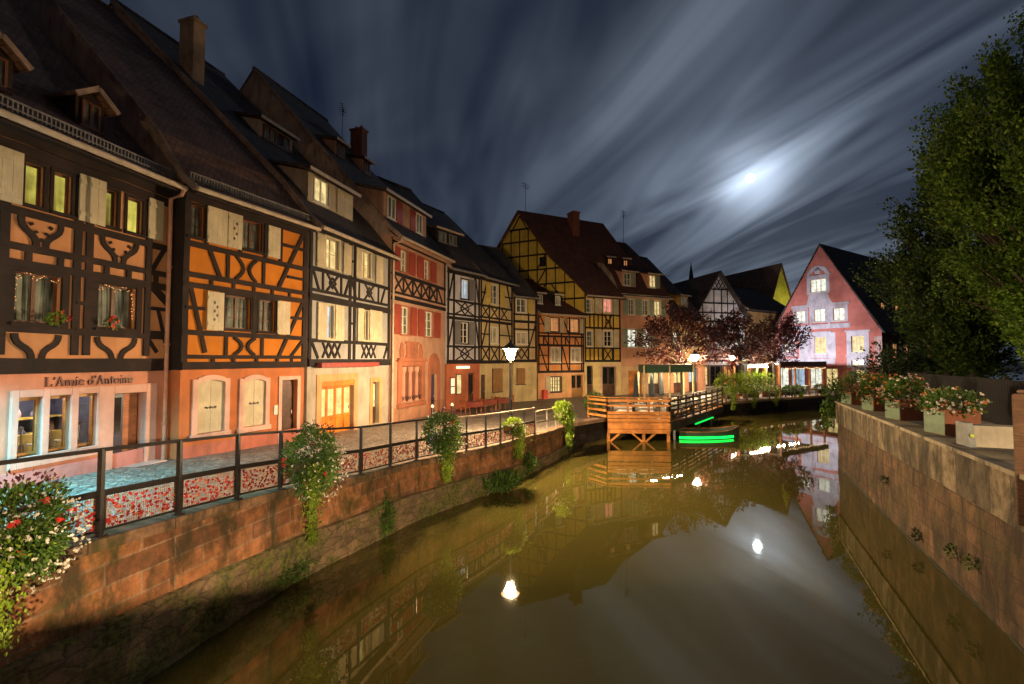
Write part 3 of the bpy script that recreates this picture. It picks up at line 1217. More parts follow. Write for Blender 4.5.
        r = mb.build("roof", mat, s.root)
        rd = MB()
        for k in range(int((u1 - u0) / 0.36)):
            a = u0 + k * 0.36
            rd.tube([(a, D, pr[-1][1] + 0.02), (a + 0.35, D, pr[-1][1] + 0.03)], 0.10, 6)
        rd.build("ridge_tiles", mat, r)
        if barge_l:
            b_ = MB()
            for (ya, za), (yb, zb) in zip(pr, pr[1:]):
                b_.bar((u0 - 0.03, ya, za - 0.05), (u0 - 0.03, yb, zb - 0.05), 0.05, 0.20)
            b_.build("bargeboard", barge, s.root)
        return r

    def cornice(s, mat, y=-0.42):
        """closed eave boards between wall head and roof edge"""
        ey, ez = s.prof[0]
        mb = MB()
        mb.poly_x([(0.01, s.ze - 0.30), (-0.10, s.ze - 0.28), (ey + 0.08, ez - 0.20), (ey + 0.06, ez - 0.152), (0.01, s.ze - 0.02)], s.umin, s.W)
        mb.build("eave_boards", mat, s.root)

    def gutter(s, mat=None):
        ey, ez = s.prof[0]
        mb = MB()
        mb.tube([(s.umin - 0.05, ey - 0.07, ez - 0.09), (s.W + 0.05, ey - 0.07, ez - 0.09)], 0.075, 8)
        mb.build("gutter", mat or COPPER, s.root)

    def downpipe(s, u, mat, z0=0.0, y=-0.11):
        ey, ez = s.prof[0]
        mb = MB()
        mb.tube([(u, ey - 0.05, ez - 0.12), (u, ey + 0.02, ez - 0.30), (u, y, s.ze - 0.55), (u, y, z0)], 0.055, 8)
        for z in (1.0, 3.2, 5.4):
            mb.tube([(u, y, z), (u, y, z + 0.06)], 0.075, 8)
        mb.build("downpipe", mat, s.root)

    def snow_guard(s, y=0.0):
        """a low ladder-like guard standing on the roof just above the eave"""
        z = s.roof_z(y)
        mb = MB()
        u = s.umin
        while u < s.W:
            mb.box(u, u + 0.028, y - 0.02, y + 0.02, z - 0.02, z + 0.24)
            u += 0.085
        mb.box(s.umin, s.W, y - 0.025, y + 0.025, z + 0.20, z + 0.235)
        mb.box(s.umin, s.W, y - 0.024, y + 0.024, z + 0.03, z + 0.06)
        mb.build("snow_guard", ZINC, s.root)

    def roof_z(s, y):
        for (ya, za), (yb, zb) in zip(s.prof, s.prof[1:]):
            if ya <= y <= yb:
                return za + (zb - za) * (y - ya) / (yb - ya)
        return s.prof[-1][1]

    def roof_y(s, z):
        for (ya, za), (yb, zb) in zip(s.prof, s.prof[1:]):
            if za <= z <= zb:
                return ya + (yb - ya) * (z - za) / (zb - za)
        return s.D

    def dormer(s, u0, u1, z0, z1, wall, rmat, wins, kind="shed", y=None, ov=0.18, label=None):
        """wins: (u0, u1, z0, z1, pane, frame, cols, rows); shutters: (u0, u1, z0, z1, 'shut', mat)"""
        yf = s.roof_y(z0) if y is None else y
        rise = 0.28 if kind == "shed" else 0.0
        # depth until the dormer roof meets the main roof
        yb = yf
        while yb < s.D and s.roof_z(yb) < z1 + rise * (yb - yf):
            yb += 0.1
        zb = z1 + rise * (yb - yf)
        mb = MB()
        mb.face([(u0, yf, z0 - 0.6), (u1, yf, z0 - 0.6), (u1, yf, z1), (u0, yf, z1)])
        for u in (u0, u1):
            mb.face([(u, yf, z0 - 0.6), (u, yf, z1), (u, yb, zb), (u, yb, z0 - 0.6)])
        um = (u0 + u1) / 2
        if kind == "gable":
            gh = (u1 - u0) * 0.40
            mb.face([(u0, yf, z1), (u1, yf, z1), (um, yf, z1 + gh)])
        d = mb.build("dormer", wall, s.root)
        if label:
            tag(d, label)
        r = MB()
        if kind == "shed":
            pr = [(yf - 0.28, z1 - 0.02), (yb + 0.3, zb + 0.10), (yb + 0.3, zb + 0.20), (yf - 0.28, z1 + 0.10)]
            r.poly_x(pr, u0 - ov, u1 + ov)
        else:
            gh = (u1 - u0) * 0.40
            y2 = yf
            while y2 < s.D and s.roof_z(y2) < z1 + gh:
                y2 += 0.1
            k = (um - u0 + ov) / (um - u0)
            a = (u0 - ov, z1 + gh - gh * k)
            for sgn in (-1, 1):
                P = [(um, z1 + gh + 0.02), (um + sgn * (um - a[0]), a[1] + 0.02), (um + sgn * (um - a[0]), a[1] + 0.12), (um, z1 + gh + 0.14)]
                r.poly_y(P, yf - 0.25, y2 + 0.3)
        r.build("dormer_roof", rmat, d)
        e = MB()
        if kind == "shed":
            e.box(u0 - ov, u1 + ov, yf - 0.31, yf - 0.28, z1 - 0.04, z1 + 0.10)
        else:
            gh = (u1 - u0) * 0.40
            for sgn in (-1, 1):
                e.bar((um, yf - 0.26, z1 + gh + 0.05), (um + sgn * (um - u0 + ov), yf - 0.26, z1 + gh - gh * (um - u0 + ov) / (um - u0) + 0.05), 0.05, 0.13)
        e.build("dormer_fascia", COPPER if kind == "shed" else BARGE, d)
        for w in wins:
            if w[4] == "shut":
                s.shut(w[0], w[1], w[2], w[3], w[5], y=yf - 0.06, parent=d)
            else:
                s.win(w[0], w[1], w[2], w[3], w[4], w[5], cols=w[6], rws=w[7], parent=d, yo=yf, inset=-0.06)
        return d

    def chimney(s, u, y, z0, z1, w=0.5, d=0.7, mat=None):
        mb = MB()
        mb.box(u - w / 2, u + w / 2, y - d / 2, y + d / 2, z0, z1)
        mb.box(u - w / 2 - 0.06, u + w / 2 + 0.06, y - d / 2 - 0.06, y + d / 2 + 0.06, z1 + 0.001, z1 + 0.12)
        c = mb.build("chimney", mat or SANDSTONE, s.root)
        p = MB()
        for k in (-1, 1):
            p.lathe((u, y + k * d * 0.22, z1 + 0.12), [(0.10, 0), (0.09, 0.25)], 8)
        p.build("chimney_pot", SANDSTONE, c)

    def antenna(s, u, y, z0, h, arms=4):
        mb = MB()
        mb.tube([(u, y, z0), (u, y, z0 + h)], 0.022, 5)
        for k in range(arms):
            z = z0 + h - 0.15 - 0.28 * (k // 2)
            mb.tube([(u - 0.5 + 0.07 * k, y - 0.3, z), (u + 0.6 - 0.07 * k, y + 0.3, z)], 0.014, 4)
            for q in range(5):
                t = -0.45 + 0.22 * q
                mb.tube([(u + t - 0.12, y + t * 0.55 + 0.2, z), (u + t + 0.12, y + t * 0.55 - 0.2, z)], 0.009, 4)
        mb.build("antenna", IRON, s.root)


# ---- serif capitals and small letters drawn as strokes for the shop sign
def serif_text(mb, text, u, z, size, y0, y1, sq=0.62):
    def bar2(a, b, w):
        a, b = Vector(a), Vector(b)
        t = (b - a).normalized()
        n = Vector((-t.y, t.x)) * w / 2
        mb.poly_y([a + n, b + n, b - n, a - n], y0, y1)

    def arc2(c, rx, rz, a0, a1, w, n=9):
        pts = [(c[0] + rx * math.cos(R(a0 + (a1 - a0) * k / n)), c[1] + rz * math.sin(R(a0 + (a1 - a0) * k / n))) for k in range(n + 1)]
        for p, q in zip(pts, pts[1:]):
            bar2(p, q, w)
    T, t = 0.15, 0.075
    x = 0.0
    for ch in text:
        def S(fn, *a):
            pts = [(u + (x + p[0]) * size, z + p[1] * size) for p in a[:2]]
            fn(pts[0], pts[1], a[2] * size)

        def Ar(c, rx, rz, a0, a1, w):
            arc2((u + (x + c[0]) * size, z + c[1] * size), rx * size, rz * size, a0, a1, w * size)
        if ch == "L":
            S(bar2, (0.17, 0), (0.17, 1), T)
            S(bar2, (0.02, 0.97), (0.34, 0.97), t)
            S(bar2, (0.02, 0.035), (0.62, 0.035), t)
            S(bar2, (0.60, 0.0), (0.60, 0.25), t)
            adv = 0.70
        elif ch == "A":
            S(bar2, (0.10, 0), (0.40, 1), t)
            S(bar2, (0.38, 1), (0.70, 0), T)
            S(bar2, (0.22, 0.33), (0.58, 0.33), t)
            S(bar2, (0.0, 0.03), (0.22, 0.03), t)
            S(bar2, (0.55, 0.03), (0.85, 0.03), t)
            adv = 0.86
        elif ch == "'":
            S(bar2, (0.10, 0.70), (0.15, 1.0), 0.12)
            adv = 0.24
        elif ch in "mn":
            k = 2 if ch == "m" else 1
            S(bar2, (0.12, 0), (0.12, sq), T)
            S(bar2, (0.0, sq - 0.03), (0.14, sq - 0.03), t)
            S(bar2, (0.0, 0.03), (0.24, 0.03), t)
            for q in range(k):
                o = 0.36 * q
                Ar((0.30 + o, sq - 0.20), 0.18, 0.19, 0, 170, 0.10)
                S(bar2, (0.47 + o, 0), (0.47 + o, sq - 0.2), T)
                S(bar2, (0.36 + o, 0.03), (0.60 + o, 0.03), t)
            adv = 0.64 + 0.36 * (k - 1)
        elif ch == "i":
            S(bar2, (0.14, 0), (0.14, sq), T)
            S(bar2, (0.02, sq - 0.03), (0.15, sq - 0.03), t)
            S(bar2, (0.02, 0.03), (0.27, 0.03), t)
            S(bar2, (0.14, 0.80), (0.14, 0.94), T)
            adv = 0.31
        elif ch == "e":
            Ar((0.29, sq / 2), 0.23, sq / 2 - 0.03, 20, 320, 0.11)
            S(bar2, (0.08, sq / 2 + 0.02), (0.50, sq / 2 + 0.02), t)
            adv = 0.58
        elif ch == "o":
            Ar((0.31, sq / 2), 0.25, sq / 2 - 0.03, 0, 360, 0.12)
            adv = 0.64
        elif ch == "d":
            Ar((0.27, sq / 2), 0.22, sq / 2 - 0.03, 0, 360, 0.11)
            S(bar2, (0.48, 0), (0.48, 1), T)
            S(bar2, (0.36, 0.97), (0.50, 0.97), t)
            adv = 0.64
        elif ch == "t":
            S(bar2, (0.16, 0.05), (0.16, 0.85), T)
            S(bar2, (0.02, sq - 0.03), (0.36, sq - 0.03), t)
            S(bar2, (0.14, 0.04), (0.36, 0.06), t)
            adv = 0.40
        else:
            adv = 0.34
        x += adv
    return x * size


# ============ house 1: shop house with the shop sign, at the near end
h = House("timbered_house", "orange timbered shop house with pink ground floor and dark carved beams nearest the bridge", (-10.60, 9.53), (-9.87, 13.36), 1.50, -7.0)
P1 = M_plaster("orange_plaster", (0.46, 0.215, 0.095), 0.15)
G1 = M_plaster("salmon_plaster", (0.52, 0.225, 0.145), 0.2)
SHOPFRAME = M_plaster("pink_shop_frame", (0.58, 0.33, 0.26), 0.12)
for a, b, pn in ((0.18, 0.55, LIT_YG), (0.71, 1.10, LIT_YG), (1.74, 2.13, LIT_YG), (2.36, 2.80, LIT_YG), (-2.2, -1.8, PANE_DARK), (-1.6, -1.2, LIT_YG)):
    h.win(a, b, 6.18, 7.12, pn, BROWN_FRAME, 0.06, TIMBER, cols=1, rws=1, inset=0.10)
for a, b in ((0.08, 0.97), (1.72, 2.70), (-2.2, -1.2), (-4.6, -3.6)):
    h.win(a, b, 3.60, 4.70, PANE_NET, BROWN_FRAME, 0.13, TIMBER, cols=2, rws=1, inset=0.14)
for a, b in ((0.23, 0.66), (0.79, 1.22), (1.37, 1.80)):
    h.holes.append((a, b, 0.70, 1.98))
h.holes.append((2.18, 3.02, 0.0, 1.92))
Z1 = 2.52
RIDGE1 = [(-0.55, 7.78), (0.0, 8.12), (1.5, 9.25), (8.6, 16.6)]
h.shell(Z1, 7.95, P1, G1, 8.6, RIDGE1)
# timber grid
h.H(2.66, w=0.34, d=0.10)
h.H(3.44, w=0.14)
h.H(4.86, w=0.18)
h.H(5.22, w=0.15)
h.H(5.98, w=0.17)
h.H(7.32, w=0.24)
h.H(7.62, w=0.30, d=0.07)
for u in (-2.55, -0.92, -0.12, 1.25, 1.50, 2.98, 3.74):
    h.V(u, 2.9, 7.3, 0.16)
for u in (-0.3, 0.3, 0.9, 1.9, 2.45, 3.2):
    h.V(u, 4.95, 5.2, 0.12)
for a, b in ((0.05, 0.99), (1.68, 2.74), (-2.3, -1.2)):
    m_ = (a + b) / 2
    for sgn, e in ((1, a), (-1, b)):
        h.curve((e + sgn * 0.06, 3.36), (m_ - sgn * 0.10, 2.80), 0.05 * -sgn, 0.12)
        h.curve((e + sgn * 0.10, 5.92), (m_ - sgn * 0.10, 5.25), 0.06 * -sgn, 0.12)
    # carved knobs on the curved braces
    for q in range(3):
        for sgn, e in ((1, a), (-1, b)):
            h.strip([(e + sgn * (0.26 + 0.08 * q), 5.75 - 0.16 * q), (e + sgn * (0.32 + 0.08 * q), 5.79 - 0.16 * q)], 0.06, 0.03)
h.Dg(3.05, 3.35, 3.30, 3.0, 0.10)
h.Dg(3.10, 4.85, 3.66, 4.35, 0.20)
h.Dg(3.62, 3.0, 3.30, 4.2, 0.09)
h.H(4.22, 3.0, 3.74, 0.10)
h.H(3.55, 3.0, 3.74, 0.10)
h.H(4.15, 1.25, 1.5, 0.09)
h.H(3.50, 1.25, 1.5, 0.09)
h.Dg(3.10, 5.3, 3.42, 5.92, 0.11)
h.Dg(-0.8, 5.3, -0.3, 5.92, 0.11)
h.Dg(-0.85, 3.5, -0.3, 4.8, 0.12)
h.timber()
for a, b, z0, z1, yy in ((-0.42, 0.12, 6.10, 7.22, -0.095), (1.20, 1.50, 6.12, 7.24, -0.095), (1.38, 1.74, 6.10, 7.22, -0.16), (2.90, 3.32, 6.14, 7.26, -0.095), (-2.75, -2.3, 6.1, 7.2, -0.095)):
    h.shut(a, b, z0, z1, CREAM, y=yy)
h.cornice(TIMBER)
h.roof(TILE_A)
h.gutter()
h.snow_guard(-0.2)
for a, b, z0, z1 in ((1.78, 2.46, 8.85, 9.62), (-0.25, 0.50, 8.85, 9.62), (-3.2, -2.5, 8.85, 9.62)):
    h.dormer(a, b, z0, z1, TIMBER, TILE_A, [(a + 0.12, b - 0.12, z0 + 0.05, z1 - 0.04, PANE_NET, BROWN_FRAME, 2, 1)], "gable")
h.downpipe(3.46, M_plain("pinkish_pipe_paint", (0.42, 0.20, 0.12), 0.6, 0.2), 0.0, -0.17)
# shop front: thick pink frame round three openings and the door
mb = MB()
for a, b in ((0.10, 0.23), (0.66, 0.79), (1.22, 1.37), (1.80, 2.18)):
    mb.box(a, b, -0.055, 0.20, 0.46, 2.14)
mb.box(3.02, 3.32, -0.055, 0.20, 0.0, 2.14)
for a, b in ((0.23, 0.66), (0.79, 1.22), (1.37, 1.80)):
    mb.box(a, b, -0.054, 0.20, 1.98, 2.139)
    mb.box(a, b, -0.054, 0.20, 0.461, 0.70)
mb.box(2.18, 3.02, -0.054, 0.20, 1.92, 2.139)
mb.box(1.95, 2.18, -0.054, 0.20, 0.0, 0.459)
mb.box(2.10, 3.34, -0.42, 0.2, -0.12, 0.02)
mb.build("shop_front_frame", SHOPFRAME, h.root, bevel=0.01)
mb = MB()
for a, b in ((0.23, 0.66), (0.79, 1.22), (1.37, 1.80)):
    mb.box(a + 0.004, a + 0.03, 0.10, 0.15, 0.71, 1.97)
    mb.box(b - 0.03, b - 0.004, 0.10, 0.15, 0.71, 1.97)
    mb.box(a + 0.03, b - 0.03, 0.10, 0.15, 1.90, 1.97)
    mb.box(a + 0.03, b - 0.03, 0.10, 0.15, 0.71, 0.77)
f_ = mb.build("shop_window", M_wood("amber_window_wood", (0.38, 0.19, 0.05), 0.4), h.root)
mb = MB()
for a, b in ((0.23, 0.66), (0.79, 1.22), (1.37, 1.80)):
    mb.face([(a + 0.02, 0.125, 0.72), (b - 0.02, 0.125, 0.72), (b - 0.02, 0.125, 1.96), (a + 0.02, 0.125, 1.96)])
mb.build("pane", GLASS, f_, fix=False)
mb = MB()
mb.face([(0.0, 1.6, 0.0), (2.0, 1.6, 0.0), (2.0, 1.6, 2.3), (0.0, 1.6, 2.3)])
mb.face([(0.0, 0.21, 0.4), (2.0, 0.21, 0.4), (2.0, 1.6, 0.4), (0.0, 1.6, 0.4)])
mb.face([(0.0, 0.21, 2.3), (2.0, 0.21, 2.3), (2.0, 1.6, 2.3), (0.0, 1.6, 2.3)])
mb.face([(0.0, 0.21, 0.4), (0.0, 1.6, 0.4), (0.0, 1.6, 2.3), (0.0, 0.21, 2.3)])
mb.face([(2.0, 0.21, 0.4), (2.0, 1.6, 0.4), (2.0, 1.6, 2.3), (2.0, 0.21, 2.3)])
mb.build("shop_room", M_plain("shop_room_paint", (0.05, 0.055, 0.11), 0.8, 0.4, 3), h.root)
mb = MB()
mb.box(0.05, 1.95, 1.1, 1.5, 0.41, 1.02)
mb.box(0.05, 1.95, 1.25, 1.55, 1.36, 1.40)
mb.build("shop_counter", M_plain("yellow_counter_front", (0.55, 0.40, 0.12), 0.6), h.root)
mb = MB()
r2 = random.Random(4)
for k in range(26):
    u, z = r2.uniform(0.1, 1.9), r2.choice((1.02, 1.405))
    w, hh = r2.uniform(0.03, 0.08), r2.uniform(0.08, 0.26)
    mb.lathe((u, r2.uniform(1.3, 1.45), z), [(w, 0), (w * 1.1, hh * 0.5), (w * 0.5, hh)], 7)
mb.build("shop_wares", M_leaf("ware_colours", [(0.5, 0.06, 0.05), (0.5, 0.5, 0.55), (0.10, 0.15, 0.5), (0.6, 0.4, 0.1)], 0.0), h.root)
for u in (0.45, 1.0, 1.6):
    c = MB()
    zb = 0.41
    for dx in (-0.15, 0.15):
        for dy in (0.45, 0.75):
            c.bar((u + dx, dy, zb), (u + dx, dy, zb + 0.42), 0.025)
    c.box(u - 0.17, u + 0.17, 0.43, 0.77, zb + 0.42, zb + 0.45)
    for dx in (-0.15, -0.05, 0.05, 0.15):
        c.bar((u + dx, 0.45, zb + 0.45), (u + dx, 0.42, zb + 0.85), 0.022)
    c.box(u - 0.17, u + 0.17, 0.41, 0.435, zb + 0.80, zb + 0.88)
    o = tag(c.build("wooden_chair", M_plain("pale_chair_paint", (0.45, 0.42, 0.36), 0.5), None), "pale wooden chair standing behind the glass of the pink shop front", "chair", "chairs in the shop window")
    o.location = (h.A.x, h.A.y, h.base)
    o.rotation_euler = (0, 0, h.rz)
pl = thing("pendant_lamp", "small warm pendant lamp inside the pink shop front", "lamp", (h.A.x, h.A.y, h.base), h.rz)
mb = MB()
mb.tube([(1.0, 0.8, 2.3), (1.0, 0.8, 2.12)], 0.01, 5)
mb.lathe((1.0, 0.8, 2.0), [(0.14, 0), (0.05, 0.1), (0.02, 0.12)], 9)
mb.build("shade", IRON, pl)
mb = MB()
mb.lathe((1.0, 0.8, 1.94), [(0.02, 0), (0.05, 0.03), (0.03, 0.07)], 8)
mb.build("bulb", M_emit("pendant_bulb", (1.0, 0.85, 0.6), 900.0), pl)
# open doorway: blue-black leaf to the left, warm jamb
mb = MB()
mb.box(2.19, 2.62, 0.22, 0.27, 0.02, 1.91)
mb.box(2.24, 2.57, 0.20, 0.23, 0.15, 0.8)
d_ = mb.build("door", DOOR_BLUE, h.root)
mb = MB()
mb.face([(2.26, 0.194, 0.9), (2.55, 0.194, 0.9), (2.55, 0.194, 1.8), (2.26, 0.194, 1.8)])
mb.build("pane", PANE_DARK, d_, fix=False)
mb = MB()
mb.box(2.64, 3.01, 0.24, 0.30, 0.02, 1.91)
mb.build("door_jamb_panel", M_wood("brown_jamb", (0.30, 0.12, 0.06)), h.root)
mb = MB()
L_ = serif_text(MB(), "L'Amie d'Antoine", 0, 0, 1.0, 0, 0.01)
serif_text(mb, "L'Amie d'Antoine", 0.70, 2.185, 1.96 / L_, -0.03, 0.01)
mb.build("sign_lettering", M_plain("dark_red_letters", (0.10, 0.022, 0.012), 0.5), h.root)
mb = MB()
mb.box(-7.0, 3.86, -0.022, 0.02, -0.9, 0.40)
mb.build("plinth", M_plaster("rose_plinth", (0.50, 0.21, 0.19), 0.25), h.root)
h1 = h

# ============ house 2: strong orange
h = House("timbered_house", "bright orange timbered house with cream shutters and two arched cream shop shutters", (-9.38, 12.90), (-7.70, 16.89), 1.40)
P2 = M_plaster("bright_orange_plaster", (0.46, 0.150, 0.014), 0.12)
G2 = M_plaster("burnt_orange_plaster", (0.46, 0.145, 0.050), 0.22)
W2 = h.W
h.win(0.10, 0.55, 6.48, 7.42, PANE_NET, BROWN_FRAME, 0.05, TIMBER, 1, 3)
h.win(1.76, 2.46, 6.48, 7.45, PANE_NET, BROWN_FRAME, 0.05, TIMBER, 2, 3)
h.win(1.24, 2.12, 3.86, 4.92, PANE_NET, BROWN_FRAME, 0.06, TIMBER, 2, 3)
h.win(2.40, 3.04, 3.84, 4.92, PANE_NET, BROWN_FRAME, 0.06, TIMBER, 2, 3)
h.door(3.36, 4.02, 0.0, 2.18, DOOR_DARK, None, trim=PINK_STONE, trim_w=0.13)
h.holes.append((0.48, 1.30, 0.72, 2.36))
h.holes.append((1.92, 2.72, 0.72, 2.34))
R2 = [(-0.55, 7.80), (0.0, 8.18), (1.3, 9.75), (10.8, 18.7)]
h.shell(2.62, 8.00, P2, G2, 10.8, R2)
h.H(2.72, w=0.22, d=0.08)
h.H(2.98, w=0.12)
h.H(3.68, w=0.15)
h.H(5.06, w=0.16)
h.H(5.36, w=0.15)
h.H(6.26, w=0.16)
h.H(7.60, w=0.20)
h.H(7.84, w=0.24, d=0.07)
h.V((0.06, 4.28), 2.8, 7.7, 0.17)
h.V((2.26,), 3.6, 5.0, 0.12)
h.V((1.15, 2.22, 3.14), 3.7, 5.0, 0.12)
h.V((0.62, 1.70, 2.60, 3.20), 6.26, 7.6, 0.11)
h.V((0.9, 1.55, 2.35, 3.15, 3.75), 2.74, 3.0, 0.10)
h.V((0.8, 1.5, 2.2, 2.9, 3.6), 5.08, 5.36, 0.10)
h.V((1.30, 2.55), 2.98, 3.68, 0.10)
h.V((1.30, 2.55), 5.36, 6.26, 0.10)
h.H(4.40, 0.06, 0.62, 0.10)
h.H(4.40, 3.66, 4.28, 0.10)
h.H(6.95, 3.2, 4.28, 0.10)
h.H(5.85, 3.5, 4.2, 0.09)
h.Dg(0.20, 5.0, 0.66, 3.1, 0.12)
h.Dg(4.2, 5.0, 3.2, 3.0, 0.12)
h.Dg(0.72, 6.2, 1.05, 5.42, 0.13)
h.Dg(4.15, 7.5, 3.15, 5.42, 0.13)
h.Dg(4.22, 3.6, 3.72, 3.02, 0.10)
for a, z0, z1 in ((1.92, 5.44, 6.18), (1.92, 3.04, 3.60)):
    h.arc((a - 0.36, z0), (a - 0.36, z1), -0.26, 0.10)
    h.arc((a + 0.36, z0), (a + 0.36, z1), 0.26, 0.10)
h.timber()
for a, b, z0, z1, c in ((0.60, 1.22, 6.40, 7.50, 0), (1.24, 1.72, 6.40, 7.50, 4), (2.66, 3.14, 6.40, 7.48, 0), (0.66, 1.17, 3.78, 4.94, 5), (3.08, 3.60, 3.78, 4.94, 0)):
    h.shut(a, b, z0, z1, CREAM, cut=c)
h.cornice(TIMBER)
h.roof(TILE_A)
h.gutter()
h.snow_guard(-0.2)
# arched cream shop shutters with stone surrounds and iron latches
for a, b, z1 in ((0.48, 1.30, 2.26), (1.92, 2.72, 2.22)):
    t = MB()
    n = 10
    w = 0.15
    m_ = (a + b) / 2

    def arch(uu, rise, top, half):
        return top + rise * (1 - (uu / half) ** 2)
    for k in range(n):
        x0, x1 = a + (b - a) * k / n, a + (b - a) * (k + 1) / n
        hf = (b - a) / 2
        za, zb = arch(x0 - m_, 0.09, z1 - 0.06, hf), arch(x1 - m_, 0.09, z1 - 0.06, hf)
        t.poly_y([(x0, za), (x1, zb), (x1, zb + w), (x0, za + w)], -0.05, 0.06)
    t.box(a - w, a, -0.05, 0.06, 0.56, z1 + 0.06)
    t.box(b, b + w, -0.05, 0.06, 0.56, z1 + 0.06)
    t.box(a - w - 0.04, b + w + 0.04, -0.09, 0.06, 0.56, 0.715)
    t.build("stone_surround", PINK_STONE, h.root)
    for x0, x1 in ((a + 0.004, m_ - 0.004), (m_ + 0.004, b - 0.004)):
        q = MB()
        q.box(x0, x1, 0.02, 0.06, 0.73, z1 + 0.03)
        for zz in (0.98, 1.12, 1.86, 2.0):
            q.box(x0, x1, 0.008, 0.03, zz - 0.03, zz + 0.03)
        o = q.build("shutter", CREAM, h.root)
    q = MB()
    for k in range(12):
        uu = m_ - 0.17 + 0.34 * k / 12
        q.poly_y([(uu, 1.44 + 0.02 * math.sin(k * 2.1)), (uu + 0.03, 1.44 + 0.02 * math.sin(k * 2.1 + 2.1)), (uu + 0.03, 1.47 + 0.03 * math.sin(k * 1.3)), (uu, 1.475 + 0.03 * math.sin(k * 1.3 + 1))], 0.004, 0.022)
    q.build("iron_latch", IRON, h.root)
mb = MB()
mb.box(-0.015, 0.05, -0.022, 0.85, 2.60, 7.95)
mb.build("corner_post", TIMBER, h.root)
mb = MB()
mb.box(0, W2, -0.02, 0.02, -0.9, 0.42)
mb.build("plinth", M_plaster("red_plinth", (0.42, 0.13, 0.085), 0.3), h.root)
mb = MB()
mb.box(3.06, 3.20, -0.03, 0.01, 1.0, 1.32)
mb.build("notice_plate", M_plain("pale_plate", (0.6, 0.5, 0.4), 0.5), h.root)

# ============ house 3: white with cream shutters, orange shop door
h = House("timbered_house", "white plaster timbered house with cream shutters above an orange glazed shop door", (-7.66, 17.05), (-6.10, 22.55), 1.25)
P3 = M_plaster("white_plaster", (0.30, 0.285, 0.26), 0.22)
G3 = M_plaster("cream_ground_plaster", (0.33, 0.285, 0.22), 0.25)
W3 = h.W
h.win(0.90, 1.75, 6.72, 7.95, LIT_WARM, CREAM, 0.07, CREAM, 2, 2)
h.win(3.34, 4.06, 6.76, 7.98, LIT_WARM, CREAM, 0.07, CREAM, 2, 2)
h.win(1.02, 1.46, 3.88, 5.24, LIT_BLUE, CREAM, 0.05, CREAM, 1, 3)
h.win(3.52, 3.88, 3.92, 5.28, PANE_NET, CREAM, 0.05, CREAM, 1, 3)
h.door(0.78, 2.86, 0.0, 1.95, DOOR_ORANGE, LIT_WARM, cols=4, label="orange glazed double shop door")
h.door(4.30, 4.86, 0.05, 2.0, DOOR_DARK, LIT_WARM, trim=M_plaster("ochre_trim", (0.50, 0.28, 0.10)), trim_w=0.2)
R3 = [(-0.55, 8.10), (0.0, 8.55), (1.2, 9.95), (10.8, 19.3)]
h.shell(2.72, 8.35, P3, G3, 10.8, R3)
h.H(2.92, w=0.30, d=0.10)
h.H(3.78, w=0.15)
h.H(5.44, w=0.26, d=0.07)
h.H(5.72, w=0.12)
h.H(6.54, w=0.15)
h.H(8.14, w=0.24)
h.V((0.08, 2.52, 2.84, W3 - 0.08), 2.9, 8.2, 0.16)
for a, b in ((0.65, 2.15), (3.05, 4.95)):
    h.V((a + 0.12, b - 0.25), 5.7, 6.55, 0.10)
    m_ = (a + b) / 2 - 0.05
    h.Dg(a - 0.45, 6.5, a - 0.1, 5.75, 0.11)
    h.Dg(b + 0.32, 6.5, b - 0.02, 5.75, 0.11)
    h.X(m_ - 0.35, m_ + 0.35, 5.78, 6.48, 0.09)
    h.strip([(m_ - 0.2, 6.13), (m_, 6.35), (m_ + 0.2, 6.13), (m_, 5.92), (m_ - 0.2, 6.13)], 0.07)
    for q in range(3):
        h.X(m_ - 0.55 + 0.37 * q, m_ - 0.18 + 0.37 * q, 3.12, 3.72, 0.08)
h.Dg(0.2, 3.7, 0.55, 3.1, 0.11)
h.Dg(W3 - 0.2, 3.7, W3 - 0.5, 3.1, 0.11)
h.H(4.6, 2.52, 2.84, 0.09)
h.H(7.3, 2.52, 2.84, 0.09)
h.timber(TIMBER2)
for a, b, z0, z1 in ((0.36, 0.86, 6.64, 7.92), (1.98, 2.50, 6.66, 7.94), (2.86, 3.28, 6.66, 7.98), (4.40, 5.0, 6.66, 7.98), (0.46, 0.98, 3.82, 5.26), (1.50, 2.05, 3.82, 5.28), (3.02, 3.46, 3.86, 5.32), (3.94, 4.95, 3.86, 5.34)):
    h.shut(a, b, z0, z1, CREAM)
h.cornice(TIMBER2)
h.roof(TILE_B)
h.gutter()
h.surround(0.78, 2.86, 0.0, 2.18, M_plaster("orange_stone_surround", (0.55, 0.25, 0.11), 0.25), 0.28)
mb = MB()
mb.box(0.80, 2.84, -0.03, 0.2, 1.953, 2.178)
mb.build("door_lintel", DOOR_ORANGE, h.root)
mb = MB()
mb.box(0.36, 4.30, -0.36, -0.12, 2.74, 2.92)
mb.build("awning_box", M_plain("dark_red_awning", (0.22, 0.035, 0.025), 0.6), h.root)
ZD = 9.45
h.dormer(0.75, 3.75, ZD, ZD + 1.18, M_plaster("dormer_plaster", (0.42, 0.33, 0.24)), TILE_B, [
    (1.05, 1.90, ZD + 0.08, ZD + 1.08, LIT_WARM, PALE_FRAME, 2, 1), (0.72, 1.02, ZD + 0.02, ZD + 1.12, "shut", CREAM), (1.95, 2.35, ZD + 0.02, ZD + 1.12, "shut", CREAM),
    (2.55, 3.05, ZD + 0.02, ZD + 1.12, "shut", CREAM), (3.06, 3.58, ZD + 0.02, ZD + 1.12, "shut", CREAM)])
